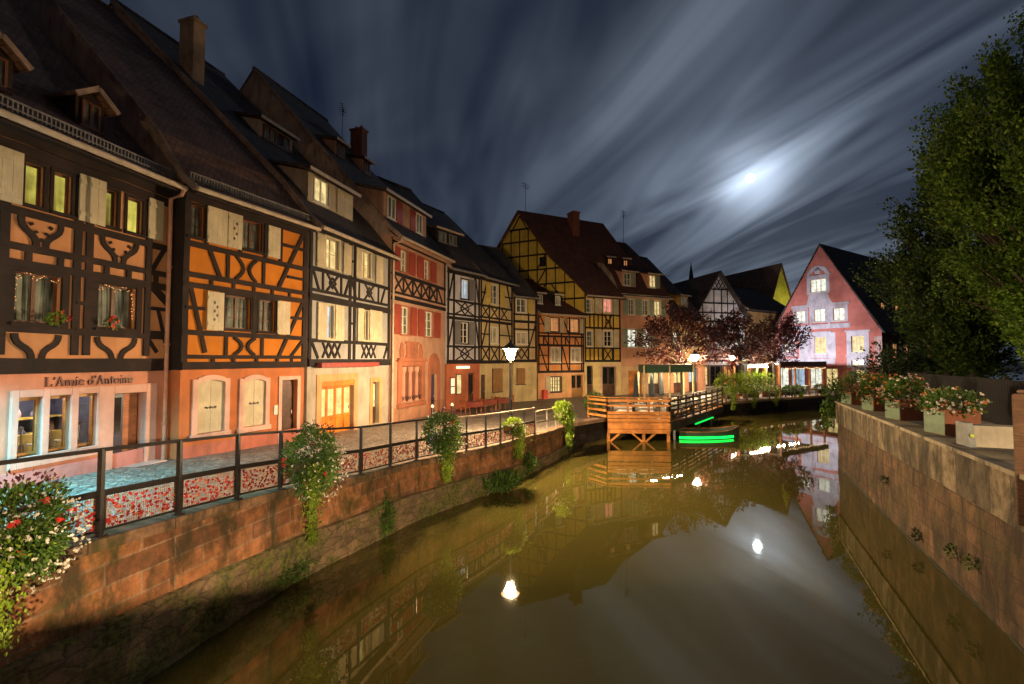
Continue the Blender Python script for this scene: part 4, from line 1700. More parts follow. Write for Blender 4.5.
h.dormer(1.9, 3.9, 13.05, 13.85, M_plaster("dormer_plaster2", (0.40, 0.34, 0.27)), TILE_B, [
    (2.1, 2.85, 13.12, 13.75, PANE_NET, BROWN_FRAME, 2, 1), (2.95, 3.7, 13.12, 13.75, PANE_NET, BROWN_FRAME, 2, 1)])
h.chimney(0.75, 7.0, 14.2, 17.9, 0.55, 0.8, M_plaster("pale_chimney", (0.40, 0.28, 0.17), 0.5))
h3 = h

# ============ house 4: salmon with red shutters
h = House("timbered_house", "salmon house with red shutters and a carved red sandstone window on its ground floor", (-6.05, 22.70), (-4.20, 28.45), 1.10)
P4 = M_plaster("salmon_upper_plaster", (0.42, 0.235, 0.15), 0.2)
W4 = h.W
wz = ((7.78, 8.94), (4.52, 5.98))
for (a, b), (z0, z1) in (((0.78, 1.46), wz[0]), ((3.28, 3.94), wz[0]), ((0.90, 1.72), wz[1]), ((3.42, 4.42), wz[1])):
    h.win(a, b, z0, z1, PANE_NET, PALE_FRAME, 0.06, SANDSTONE, 2, 3)
h.holes.append((0.95, 3.05, 0.95, 2.85))
h.door(4.14, 4.98, 0.0, 2.32, DOOR_BLUE, None)
R4 = [(-0.55, 9.40), (0.0, 9.85), (1.1, 11.0), (9.2, 19.9)]
h.shell(0.75, 9.55, P4, M_plaster("brown_plinth_plaster", (0.40, 0.19, 0.11), 0.35), 9.2, R4)
h.H(6.32, w=0.20, d=0.06)
h.H(6.62, w=0.12)
h.H(7.58, w=0.18)
h.H(9.28, w=0.22)
h.V((0.10, 1.1, 2.05, 3.0, 3.95, 4.9, W4 - 0.10), 6.6, 7.55, 0.12)
for k in range(5):
    if k % 2 == 0:
        h.X(1.15 + 0.95 * k - 0.95, 2.0 + 0.95 * k - 0.95, 6.68, 7.52, 0.10)
    else:
        h.X(1.15 + 0.95 * k - 0.95, 2.0 + 0.95 * k - 0.95, 6.68, 7.52, 0.10)
h.Dg(5.0, 7.5, 5.6, 6.7, 0.1)
h.V((0.10, W4 - 0.10), 7.5, 9.3, 0.15)
h.timber(TIMBER2)
for a, b, (z0, z1) in ((0.06, 0.70, wz[0]), (1.56, 2.24, wz[0]), (2.48, 3.18, wz[0]), (4.04, 4.70, wz[0]), (0.22, 0.80, wz[1]), (1.82, 2.44, wz[1]), (2.62, 3.28, wz[1]), (4.54, 5.30, wz[1])):
    h.shut(a, b, z0 - 0.04, z1 + 0.04, RED_SHUTTER)
h.cornice(P4)
h.roof(TILE_B)
h.gutter()
h.downpipe(0.02, COPPER)
# carved window: red stone frame with three slim bays, iron scrollwork, crest above
mb = MB()
mb.box(0.60, 0.95, -0.09, 0.2, 0.90, 3.10)
mb.box(3.05, 3.40, -0.09, 0.2, 0.90, 3.10)
mb.box(0.95, 3.05, -0.089, 0.2, 2.85, 3.098)
mb.box(0.55, 3.45, -0.16, 0.2, 0.70, 0.898)
mb.poly_y([(0.45, 3.10), (3.55, 3.10), (3.35, 3.28), (0.65, 3.28)], -0.18, 0.02)
mb.build("carved_window_frame", SANDSTONE, h.root, bevel=0.015)
mb = MB()
mb.box(0.955, 3.045, 0.10, 0.16, 0.955, 2.845)
bk = mb.build("carved_window_back", M_plaster("dark_red_stone", (0.22, 0.06, 0.035), 0.4), h.root)
mb = MB()
for uc in (1.32, 2.0, 2.68):
    mb.lathe((uc, 0.08, 0.96), [(0.17, 0), (0.13, 0.1), (0.11, 0.2), (0.12, 0.8), (0.10, 1.5), (0.16, 1.62), (0.18, 1.85)], 10)
mb.build("column", M_plaster("pale_red_stone", (0.48, 0.24, 0.16), 0.2), bk)
mb = MB()
for k in range(9):
    uu = 1.05 + 0.235 * k
    mb.tube([(uu + 0.09 * math.cos(a * 0.9), -0.03, 1.16 + 0.09 * math.sin(a * 0.9)) for a in range(8)], 0.018, 5)
mb.build("iron_scrollwork", IRON, bk)
mb = MB()
mb.box(1.35, 2.65, -0.12, 0.02, 3.285, 3.42)
mb.box(1.45, 1.75, -0.10, 0.02, 3.42, 4.02)
mb.box(2.25, 2.55, -0.10, 0.02, 3.42, 4.02)
mb.box(1.35, 2.65, -0.13, 0.02, 4.021, 4.15)
mb.box(1.76, 2.24, -0.04, 0.02, 3.42, 4.02)
for sx, dd in ((1.0, -1), (3.0, 1)):
    mb.poly_y([(sx - 0.16, 3.30), (sx + 0.16, 3.30), (sx + 0.20, 3.6), (sx + 0.08, 3.85), (sx + 0.10, 4.0), (sx - 0.05, 4.1), (sx - 0.14, 3.9), (sx - 0.22, 3.65)], -0.07, 0.02)
mb.build("carved_crest", SANDSTONE, h.root, bevel=0.02)
# arched door head
mb = MB()
n = 12
for k in range(n):
    a0, a1 = math.pi * k / n, math.pi * (k + 1) / n
    c = (4.58, 2.72)
    mb.poly_y([(c[0] + 0.72 * math.cos(a0), c[1] + 0.85 * math.sin(a0)), (c[0] + 0.72 * math.cos(a1), c[1] + 0.85 * math.sin(a1)), (c[0] + 0.52 * math.cos(a1), c[1] + 0.65 * math.sin(a1)), (c[0] + 0.52 * math.cos(a0), c[1] + 0.65 * math.sin(a0))], -0.07, 0.05)
    mb.poly_y([(c[0], c[1]), (c[0] + 0.52 * math.cos(a0), c[1] + 0.65 * math.sin(a0)), (c[0] + 0.52 * math.cos(a1), c[1] + 0.65 * math.sin(a1))], -0.03, 0.05)
mb.box(3.86, 4.135, -0.07, 0.05, 0.0, 2.719)
mb.box(4.985, 5.30, -0.07, 0.05, 0.0, 2.719)
mb.box(4.135, 4.985, -0.065, 0.05, 2.33, 2.718)
mb.build("arched_door_surround", SANDSTONE, h.root)
ZD = 10.55
h.dormer(0.25, 4.75, ZD, ZD + 1.32, M_plaster("dormer_salmon", (0.42, 0.24, 0.16)), TILE_B, [
    (0.55, 1.30, ZD + 0.08, ZD + 1.22, PANE_NET, PALE_FRAME, 2, 1), (1.42, 2.0, ZD + 0.02, ZD + 1.24, "shut", RED_SHUTTER),
    (2.85, 3.4, ZD + 0.02, ZD + 1.24, "shut", RED_SHUTTER), (3.5, 4.2, ZD + 0.08, ZD + 1.22, PANE_NET, PALE_FRAME, 2, 1)])
for a in (1.2, 3.7):
    h.dormer(a, a + 0.8, 14.75, 15.55, M_plaster("dormer_salmon"[:13], (0.38, 0.24, 0.16)), TILE_B, [(a + 0.12, a + 0.68, 14.8, 15.5, PANE_NET, BROWN_FRAME, 2, 1)])
h.chimney(5.7, 6.3, 15.2, 18.5, 0.6, 0.9, M_plaster("brick_chimney", (0.20, 0.075, 0.05), 0.5))
h.antenna(4.9, 7.0, 16.6, 3.4)

# ============ houses 5, 6, 7: narrow timbered row at the bend
h = House("timbered_house", "lilac white timbered house with grey shutters over a terracotta ground floor", (-4.10, 28.62), (-2.22, 31.24), 1.05)
P5 = M_plaster("lilac_white_plaster", (0.46, 0.43, 0.44), 0.25)
h.win(1.30, 2.05, 7.25, 8.55, LIT_BLUE, PALE_FRAME, 0.05, TIMBER2, 2, 1)
h.win(1.28, 2.05, 4.30, 5.70, PANE_DARK, PALE_FRAME, 0.05, TIMBER2, 2, 3)
h.door(2.05, 2.75, 0.0, 2.35, DOOR_DARK, PANE_DARK)
R5 = [(-0.5, 9.02), (0.0, 9.4), (1.0, 10.5), (7.0, 16.5)]
h.shell(2.98, 9.2, P5, M_plaster("terracotta_plaster", (0.40, 0.115, 0.055), 0.2), 7.0, R5)
for z, w in ((3.10, 0.26), (4.08, 0.14), (5.92, 0.2), (6.15, 0.12), (7.05, 0.14), (8.86, 0.22)):
    h.H(z, w=w)
h.V((0.09, 0.62, 2.70, h.W - 0.09), 3.1, 8.9, 0.14)
for z0, z1 in ((4.1, 5.9), (7.05, 8.8)):
    h.Dg(0.12, z0, 0.56, z1, 0.11)
    h.Dg(h.W - 0.12, z0, 2.75, z1, 0.1)
for z0, z1 in ((3.2, 4.05), (6.2, 7.0)):
    m_ = 1.66
    h.strip([(m_ - 0.42, (z0 + z1) / 2), (m_, z1), (m_ + 0.42, (z0 + z1) / 2), (m_, z0), (m_ - 0.42, (z0 + z1) / 2)], 0.09)
    h.X(m_ - 0.9, m_ + 0.9, z0, z1, 0.08)
h.timber(TIMBER2)
for a, b, z0, z1 in ((0.70, 1.22, 4.22, 5.76), (2.12, 2.66, 4.22, 5.76), (2.12, 2.66, 7.18, 8.6)):
    h.shut(a, b, z0, z1, GREY_SHUTTER)
h.cornice(TIMBER2)
h.roof(TILE_B)
h.gutter(ZINC)
h.dormer(0.6, 2.9, 11.15, 12.0, TIMBER2, TILE_B, [(0.85, 1.6, 11.22, 11.9, PANE_NET, GREY_SHUTTER, 2, 1), (1.85, 2.6, 11.22, 11.9, PANE_NET, GREY_SHUTTER, 2, 1)])
mb = MB()
mb.box(0.30, 0.72, -0.05, 0.01, 1.05, 2.10)
o = mb.build("menu_frame", DOOR_DARK, h.root)
mb = MB()
for a, b, c, d in ((0.33, 0.69, 1.09, 1.5), (0.33, 0.69, 1.56, 2.05)):
    mb.face([(a, -0.054, c), (b, -0.054, c), (b, -0.054, d), (a, -0.054, d)])
mb.build("lit_menu_card", M_emit("lit_menu_card", (1.0, 0.80, 0.50), 0.75), o, fix=False)
mb = MB()
mb.box(0.85, 1.35, -0.04, 0.01, 1.0, 2.3)
o = mb.build("menu_window", DOOR_DARK, h.root)
mb = MB()
mb.face([(0.9, -0.044, 1.05), (1.3, -0.044, 1.05), (1.3, -0.044, 2.25), (0.9, -0.044, 2.25)])
mb.build("pane", LIT_WARM, o, fix=False)
mb = MB()
mb.box(0.85, 1.95, -0.22, -0.03, 2.66, 2.82)
mb.build("door_light", M_emit("door_light_tube", (1.0, 0.80, 0.5), 1.5), h.root)

h = House("timbered_house", "cream yellow timbered house with yellow shutters behind the tall street lamp", (-2.19, 31.29), (0.02, 34.85), 1.05)
P6 = M_plaster("cream_yellow_plaster", (0.56, 0.42, 0.20), 0.22)
h.win(1.26, 2.20, 7.25, 8.66, PANE_NET, PALE_FRAME, 0.05, PALE_FRAME, 2, 3)
h.win(1.22, 2.20, 4.40, 5.58, PANE_BLIND, PALE_FRAME, 0.05, PALE_FRAME, 2, 1)
h.door(0.10, 0.80, 0.0, 2.2, DOOR_DARK, None)
h.win(1.48, 2.74, 0.92, 2.60, PANE_DARK, BROWN_FRAME, 0.0, None, 2, 2)
R6 = [(-0.5, 8.95), (0.0, 9.3), (0.9, 10.3), (6.6, 15.6)]
h.shell(2.98, 9.15, P6, P6, 6.6, R6)
for z, w in ((3.08, 0.24), (4.14, 0.14), (5.95, 0.2), (6.2, 0.12), (7.02, 0.14), (8.88, 0.2)):
    h.H(z, w=w)
h.V((0.09, 1.08, 2.36, h.W - 0.09), 3.1, 8.9, 0.13)
for z0, z1 in ((4.15, 5.9), (7.05, 8.8)):
    h.Dg(0.15, z0, 0.8, z1, 0.11)
    h.Dg(h.W - 0.15, z0, h.W - 0.8, z1, 0.11)
    h.H((z0 + z1) / 2, 0.1, 1.08, 0.09)
    h.H((z0 + z1) / 2, 2.36, h.W, 0.09)
for z0, z1 in ((3.2, 4.1), (6.25, 7.0)):
    for a in (0.2, 1.3, 2.6):
        h.X(a, a + 0.85, z0, z1, 0.09)
h.timber(TIMBER2)
for a, b, z0, z1, mt in ((0.62, 1.18, 7.15, 8.72, M_wood("yellow_painted_wood", (0.50, 0.36, 0.07), 0.6, 9.0, 0.35, True)), (2.44, 3.0, 7.15, 8.72, MC["yellow_painted_wood"]), (1.50, 2.10, 0.94, 2.58, BROWN_SHUTTER), (2.12, 2.72, 0.94, 2.58, BROWN_SHUTTER)):
    h.shut(a, b, z0, z1, mt)
h.cornice(TIMBER2)
h.roof(TILE_B)
h.gutter(ZINC)

h = House("timbered_house", "narrow ochre timbered house with brown ground floor shutter between cream and orange neighbours", (0.10, 34.98), (1.96, 36.20), 1.05)
h.win(0.30, 1.22, 6.92, 8.0, PANE_NET, PALE_FRAME, 0.05, PALE_FRAME, 2, 2)
h.win(0.30, 1.30, 4.45, 5.38, PANE_BLIND, PALE_FRAME, 0.05, PALE_FRAME, 2, 1)
h.win(0.30, 1.08, 1.35, 2.58, PANE_DARK, BROWN_FRAME, 0.0, None, 2, 2)
R7 = [(-0.4, 8.15), (0.0, 8.4), (0.8, 9.1), (5.5, 13.2)]
h.shell(3.0, 8.3, M_plaster("ochre_plaster", (0.50, 0.36, 0.17), 0.25), P6, 5.5, R7)
for z, w in ((3.15, 0.22), (4.2, 0.13), (5.6, 0.12), (6.2, 0.2), (6.75, 0.12), (8.1, 0.18)):
    h.H(z, w=w)
h.V((0.08, 1.42, h.W - 0.08), 3.1, 8.1, 0.13)
h.X(0.15, 0.75, 3.3, 4.1, 0.09)
h.X(0.75, 1.35, 3.3, 4.1, 0.09)
h.Dg(1.5, 4.3, h.W - 0.1, 6.1, 0.1)
h.timber(TIMBER2)
for a, b, z0, z1 in ((0.32, 0.68, 1.38, 2.55), (0.70, 1.06, 1.38, 2.55)):
    h.shut(a, b, z0, z1, BROWN_SHUTTER)
h.shut(1.36, 1.74, 6.9, 8.0, MC["yellow_painted_wood"])
h.cornice(TIMBER2)
h.roof(TILE_B)
h.gutter(ZINC)

# ============ house 8: small orange house in front of the big gable
h = House("timbered_house", "small orange timbered house with low red roof below the big yellow gable", (2.14, 37.50), (6.33, 40.05), 1.05)
P8 = M_plaster("vivid_orange_plaster", (0.58, 0.235, 0.075), 0.2)
h.win(1.26, 2.16, 5.62, 6.76, LIT_ORANGE, PALE_FRAME, 0.05, TIMBER2, 2, 2)
h.win(3.06, 4.34, 5.60, 6.76, LIT_ORANGE, PALE_FRAME, 0.05, TIMBER2, 3, 2)
h.win(1.34, 2.28, 3.02, 4.24, PANE_BLIND, PALE_FRAME, 0.05, PALE_FRAME, 2, 1)
h.win(3.48, 4.50, 3.02, 4.24, PANE_BLIND, PALE_FRAME, 0.05, PALE_FRAME, 2, 1)
h.win(1.24, 2.36, 0.52, 1.80, LIT_WARM, DOOR_DARK, 0.05, DOOR_DARK, 4, 4)
h.door(3.50, 4.75, 0.0, 1.95, BROWN_SHUTTER, PANE_DARK, cols=2)
R8 = [(-0.5, 7.08), (0.0, 7.35), (0.8, 7.9), (4.2, 10.6)]
h.shell(2.2, 7.2, P8, M_plaster("peach_plaster", (0.60, 0.30, 0.14), 0.2), 4.2, R8)
for z, w in ((2.22, 0.2), (3.0 - 0.12, 0.12), (4.45, 0.18), (5.20, 0.16), (5.45, 0.12), (6.98, 0.18)):
    h.H(z, w=w)
h.V((0.08, 1.05, 2.42, 3.28, 4.62, h.W - 0.08), 2.2, 7.0, 0.12)
for z0, z1 in ((2.3, 4.4), (5.5, 6.95)):
    h.Dg(0.15, z1, 0.95, z0, 0.1)
    h.Dg(2.5, z1, 3.2, z0, 0.1)
for a in (0.55, 1.6, 2.85, 3.9):
    h.V(a, 4.5, 5.15, 0.1)
    h.Dg(a + 0.1, 5.1, a + 0.45, 4.5, 0.08)
h.H(6.2, 0.1, 1.05, 0.08)
h.H(3.6, 0.1, 1.05, 0.08)
h.timber(TIMBER2)
for a, b, z0, z1, mt in ((0.62, 1.18, 5.55, 6.8, CREAM), (2.26, 2.66, 5.55, 6.8, CREAM), (4.42, 4.8, 5.55, 6.8, CREAM), (0.72, 1.18, 0.5, 1.84, CREAM), (2.44, 2.9, 0.5, 1.84, OCHRE_SHUTTER)):
    h.shut(a, b, z0, z1, mt)
h.cornice(P8)
h.roof(TILE_C)
h.gutter(COPPER)
for a, b in ((0.45, 1.15), (2.35, 3.05)):
    h.dormer(a, b, 7.95, 8.85, TIMBER2, TILE_C, [(a + 0.1, b - 0.1, 8.02, 8.78, PANE_NET, PALE_FRAME, 2, 1)])
mb = MB()
mb.box(0.35, 0.75, -0.32, -0.02, -0.1, 0.75)
mb.build("red_meter_box", M_plain("red_box_paint", (0.5, 0.05, 0.03), 0.5), h.root)

# ============ house 9: yellow, with the tall timbered gable turned to the bridge
h = House("timbered_house", "tall yellow house whose big timbered gable faces the bridge above the small orange house", (6.41, 40.13), (9.98, 41.82), 1.05)
P9 = M_plaster("yellow_plaster", (0.58, 0.37, 0.060), 0.2)
W9 = h.W
h.win(0.16, 0.70, 7.45, 8.62, PANE_NET, PALE_FRAME, 0.05, PALE_FRAME, 1, 3)
h.win(2.04, 3.00, 7.50, 8.78, LIT_RED, PALE_FRAME, 0.06, PALE_FRAME, 2, 1)
h.win(0.20, 0.88, 4.42, 5.80, PANE_NET, PALE_FRAME, 0.05, PALE_FRAME, 1, 3)
h.win(2.10, 2.98, 4.44, 5.84, PANE_DARK, PALE_FRAME, 0.06, PALE_FRAME, 2, 3)
h.door(0.22, 0.86, 0.0, 2.7, DOOR_DARK, PANE_DARK)
h.door(1.86, 3.36, 0.0, 2.60, DOOR_DARK, PANE_DARK, cols=2, trim=PINK_STONE, trim_w=0.14)
YY = M_plaster("cream_ground_yellow", (0.60, 0.44, 0.20), 0.2)
# own shell: the gable stands skew to the front, so the body is built from its plan
rot = lambda vx, vy: (vx * math.cos(-h.rz) - vy * math.sin(-h.rz), vx * math.sin(-h.rz) + vy * math.cos(-h.rz))
GH = rot(-0.90 * 6.3, 0.436 * 6.3)
mb = MB()
h.sheet(mb, 0, W9, 3.05, 9.25)
mb.face([(W9, 0, 3.05), (W9 + 0.01, 12, 3.05), (W9 + 0.01, 12, 9.25), (W9, 0, 9.25)])
mb.build("wall", P9, h.root)
mb = MB()
h.sheet(mb, 0, W9, -1.0, 3.05)
mb.face([(0, 0, -1), (2 * GH[0], 2 * GH[1], -1), (2 * GH[0], 2 * GH[1], 3.05), (0, 0, 3.05)])
mb.build("ground_floor_wall", YY, h.root)
ZE9, ZR9 = 9.1, 17.4
gp = [(0, 3.05), (0.0, ZE9), (0.12, 10.2), (0.5, 13.2 - 0.6), (1.0, ZR9 - 0.1), (1.5, 12.6), (1.88, 10.2), (2.0, ZE9), (2.0, 3.05)]
mb = MB()
mb.face([(GH[0] * t, GH[1] * t, z) for t, z in gp])
mb.face([(GH[0] * t + 9.6, GH[1] * t + 0.01, z) for t, z in gp])
mb.build("gable_wall", M_plaster("gable_yellow", (0.50, 0.34, 0.045), 0.25), h.root)
# gable timbers lie in the skew gable plane
gm = MB()
gl = math.hypot(*GH)
gt = Vector((GH[0] / gl, GH[1] / gl, 0))
gn = Vector((-gt.y, gt.x, 0))
if gn.y > 0:
    gn = -gn


def gz(t):                                  # height of the gable outline at fraction t
    for (ta, za), (tb, zb) in zip(gp[1:-1], gp[2:]):
        if ta <= t <= tb:
            return za + (zb - za) * (t - ta) / max(1e-6, tb - ta)
    return 3.0


def gbar(ta, za, tb, zb, w=0.16):
    a = gt * (ta * gl) + gn * rnd.uniform(0.020, 0.032) + Vector((0, 0, za))
    b = gt * (tb * gl) + gn * rnd.uniform(0.020, 0.032) + Vector((0, 0, zb))
    gm.bar(a, b, 0.08, w)


def gspan(z):
    ts = [k / 400 * 2 for k in range(401)]
    ok = [t for t in ts if gz(t) > z + 0.1]
    return ok[0], ok[-1]


for z in (7.2, 8.7, 10.2, 11.6, 13.0, 14.4, 15.6):
    a, b = gspan(z)
    gbar(a, z, b, z)
for k in range(1, 14):
    t = k / 7
    for za, zb in ((3.0, 8.7), (8.7, 10.2), (10.2, 11.6), (11.6, 13.0), (13.0, 14.4), (14.4, 15.6)):
        top = min(zb, gz(t) - 0.1)
        if top - za > 0.4:
            gbar(t, za, t, top, 0.13)
for t0, t1 in ((0.32, 0.5), (1.68, 1.5), (0.72, 0.58), (1.28, 1.42)):
    for za, zb in ((8.7, 10.2), (10.2, 11.6), (11.6, 13.0)):
        if gz(t0) > zb and gz(t1) > zb:
            gbar(t0, za, t1, zb, 0.11)
gbar(0.86, 15.4, 1.0, 16.9, 0.11)
gbar(1.14, 15.4, 1.0, 16.9, 0.11)
gm.build("gable_timbers", TIMBER2, h.root)
mb = MB()
for t in (0.62, 1.38):
    p = gt * (t * gl) + gn * 0.03
    for za, zb in ((11.85, 12.75),):
        q0, q1 = p - gt * 0.35, p + gt * 0.35
        mb.face([(q0.x, q0.y, za), (q1.x, q1.y, za), (q1.x, q1.y, zb), (q0.x, q0.y, zb)])
mb.build("gable_window", PANE_DARK, h.root)
for z, w in ((3.12, 0.2), (4.26, 0.14), (6.08, 0.16), (7.26, 0.14), (9.0, 0.18)):
    h.H(z, w=w)
h.V((0.07, 1.0, 1.9, 3.14, W9 - 0.07), 3.1, 9.0, 0.12)
h.V((0.55, 1.45, 2.3, 2.75), 6.1, 7.25, 0.10)
h.X(2.15, 2.95, 6.15, 7.2, 0.1)
h.X(2.1, 2.9, 3.2, 4.2, 0.1)
h.V((0.55, 1.45, 2.0, 3.0), 3.1, 4.25, 0.10)
h.timber(TIMBER2)
for a, b, z0, z1 in ((1.16, 1.86, 7.4, 8.8), (3.1, 3.7, 7.4, 8.8), (1.2, 1.9, 4.36, 5.9), (3.1, 3.72, 4.36, 5.9), (0.76, 1.0, 7.4, 8.65)):
    h.shut(a, b, z0, z1, CREAM)
# roof over the plan parallelogram (covers houses 9 and 10's rear)
LR = 9.7
mb = MB()
ov = -0.06
rp = [(-0.09, 8.85), (0.12, 10.35), (0.5, 12.8), (1.0, ZR9 + 0.05)]
rp2 = rp + [(2 - t, z) for t, z in reversed(rp[:-1])]
for (ta, za), (tb, zb) in zip(rp2, rp2[1:]):
    for x0, x1 in ((-0.25, W9 + 0.02), (W9 + 0.02, LR)):
        if x1 == LR and ta < 0.35:
            continue
        P = [(GH[0] * ta + x0, GH[1] * ta, za), (GH[0] * ta + x1, GH[1] * ta, za), (GH[0] * tb + x1, GH[1] * tb, zb), (GH[0] * tb + x0, GH[1] * tb, zb)]
        mb.face(P)
        mb.face([(p[0], p[1], p[2] - 0.15) for p in P])
    mb.face([(GH[0] * ta - 0.25, GH[1] * ta, za), (GH[0] * tb - 0.25, GH[1] * tb, zb), (GH[0] * tb - 0.25, GH[1] * tb, zb - 0.15), (GH[0] * ta - 0.25, GH[1] * ta, za - 0.15)])
mb.build("roof", TILE_C, h.root)
h.prof = [(-0.5, 8.95), (2, 10)]
h.gutter(COPPER)
mb = MB()
cx, cy = GH[0] * 0.88 + 5.2, GH[1] * 0.88
mb.box(cx - 0.38, cx + 0.38, cy - 0.5, cy + 0.5, 15.2, 17.7)
mb.box(cx - 0.44, cx + 0.44, cy - 0.56, cy + 0.56, 17.701, 17.85)
mb.build("chimney", M_plaster("red_brick_chimney", (0.24, 0.075, 0.045), 0.4), h.root)
h.D = 6
h.antenna(GH[0] + 0.6, GH[1], 17.2, 3.0)

# ============ house 10: salmon with green shutters
h = House("townhouse", "salmon townhouse with grey green shutters and two dormers beside the yellow gabled house", (10.0, 41.83), (15.33, 44.30), 1.05)
P10 = M_plaster("salmon_town_plaster", (0.56, 0.28, 0.17), 0.15)
for a, b, z0, z1, pn in ((0.92, 1.60, 7.45, 8.88, PANE_NET), (2.62, 3.32, 7.45, 8.88, PANE_NET), (4.02, 4.80, 7.45, 8.88, LIT_WARM), (0.80, 1.80, 4.40, 6.05, LIT_WHITE), (2.64, 3.42, 4.40, 6.05, LIT_WHITE)):
    h.win(a, b, z0, z1, pn, PALE_FRAME, 0.1, PALE_FRAME, 2, 3)
h.door(0.85, 2.45, 0.0, 2.2, DOOR_ORANGE, None, cols=2)
h.door(3.2, 4.6, 0.0, 2.4, DOOR_DARK, LIT_WARM, cols=2)
R10 = [(-0.5, 9.15), (0.0, 9.4), (1.3, 11.6), (6.2, 16.0)]
h.shell(2.6, 9.3, P10, M_plaster("peach_ground_plaster", (0.60, 0.38, 0.20), 0.2), 6.2, R10)
for a, b, z0, z1 in ((0.30, 0.84, 7.4, 8.92), (1.72, 2.1, 7.4, 8.92), (2.14, 2.52, 7.4, 8.92), (3.42, 3.92, 7.4, 8.92), (4.92, 5.4, 7.4, 8.92), (0.15, 0.72, 4.36, 6.1), (1.88, 2.5, 4.36, 6.1), (3.52, 4.05, 4.36, 6.1)):
    h.shut(a, b, z0, z1, GREEN_SHUTTER)
mb = MB()
mb.box(0.0, h.W, -0.22, 0.02, 9.12, 9.34)
mb.build("eave_boards", M_plaster("pale_cornice", (0.60, 0.52, 0.36), 0.2), h.root)
h.roof(TILE_C, 0.0, 0.05, BARGE, False)
h.gutter(COPPER)
for a, b in ((0.55, 2.2), (3.6, 5.2)):
    h.dormer(a, b, 10.15, 11.5, P10, TILE_C, [(a + 0.2, a + 0.95, 10.22, 11.4, LIT_WARM if a > 3 else PANE_NET, PALE_FRAME, 2, 2), (a + 1.05, a + 1.5, 10.2, 11.44, "shut", GREEN_SHUTTER)])
for a in (0.2, 2.1):
    h.dormer(a, a + 0.75, 12.5, 13.2, TIMBER2, TILE_C, [(a + 0.12, a + 0.62, 12.55, 13.12, LIT_ORANGE, BROWN_FRAME, 2, 1)])
h.antenna(4.6, 5.2, 15.1, 4.2, 6)

# ============ house 11 behind the first purple tree
h = House("townhouse", "dark roofed townhouse with two ochre dormers half hidden by the first purple tree", (15.36, 44.36), (20.4, 48.1), 1.05)
for a in (0.6, 2.3, 4.0):
    h.win(a, a + 0.8, 4.4, 5.9, LIT_WHITE if a < 1 else PANE_NET, PALE_FRAME, 0.08, PALE_FRAME, 2, 3)
h.door(3.2, 4.9, 0.0, 2.4, DOOR_DARK, LIT_BLUE, cols=2)
h.door(0.6, 2.2, 0.0, 2.4, DOOR_DARK, LIT_WARM, cols=2)
R11 = [(-0.5, 7.2), (0.0, 7.5), (1.2, 9.0), (7.0, 15.2)]
h.shell(2.6, 7.35, M_plaster("ochre_town_plaster", (0.45, 0.30, 0.14), 0.2), P10, 7.0, R11)
h.cornice(P10)
h.roof(TILE_B)
h.gutter(COPPER)
OC = M_plaster("ochre_dormer", (0.42, 0.24, 0.06), 0.2)
h.dormer(0.4, 2.0, 10.9, 12.1, OC, TILE_B, [(0.7, 1.7, 11.0, 12.0, PANE_NET, PALE_FRAME, 2, 1)])
h.dormer(3.2, 4.8, 8.7, 9.9, OC, TILE_B, [(3.5, 4.5, 8.8, 9.8, PANE_NET, PALE_FRAME, 2, 1)])

# ============ house 12: white lattice gable at the end of the quay
A12, B12 = (20.6, 51.3), (27.2, 52.9)
h = House("timbered_house", "white timbered gable house with diamond lattice in its peak behind the purple trees", A12, B12, 1.05)
W12 = h.W
um = 3.25
ap, ev = 13.2, 8.3
h.win(1.2, 2.5, 10.0, 11.2, PANE_DARK, DOOR_DARK, 0.0, None, 2, 1, sill=False)
h.win(2.2, 4.2, 5.2, 7.0, PANE_DARK, DOOR_DARK, 0.0, None, 3, 1, sill=False)
for a, b, pn in ((0.4, 1.7, LIT_WARM), (2.0, 3.4, PANE_DARK), (3.7, 5.0, LIT_ORANGE), (5.3, 6.3, PANE_DARK)):
    h.win(a, b, 0.35, 2.5, pn, DOOR_DARK, 0.12, DOOR_DARK, 2, 2)
h.win(5.0, 6.0, 5.2, 7.0, PANE_NET, DOOR_DARK, 0.0, None, 2, 2, sill=False)
h.win(0.6, 1.6, 5.2, 7.0, PANE_NET, DOOR_DARK, 0.0, None, 2, 2, sill=False)
PW = M_plaster("white_gable_plaster", (0.46, 0.42, 0.38), 0.3)
mb = MB()
h.sheet(mb, 0, W12, -1, ev - 0.3)
mb.face([(0, 0, ev - 0.3), (W12, 0, ev - 0.3), (um, 0, ap - 0.05)])
for u in (0, W12):
    mb.face([(u, 0, -1), (u, 12, -1), (u, 12, ev - 0.3), (u, 0, ev - 0.3)])
mb.face([(0, 12, -1), (W12, 12, -1), (W12, 12, ev - 0.3), (um, 12, ap - 0.05), (0, 12, ev - 0.3)])
mb.build("wall", PW, h.root)


def span12(z):
    t = (z - (ev - 0.3)) / (ap - ev + 0.25)
    return um * t, W12 - (W12 - um) * t


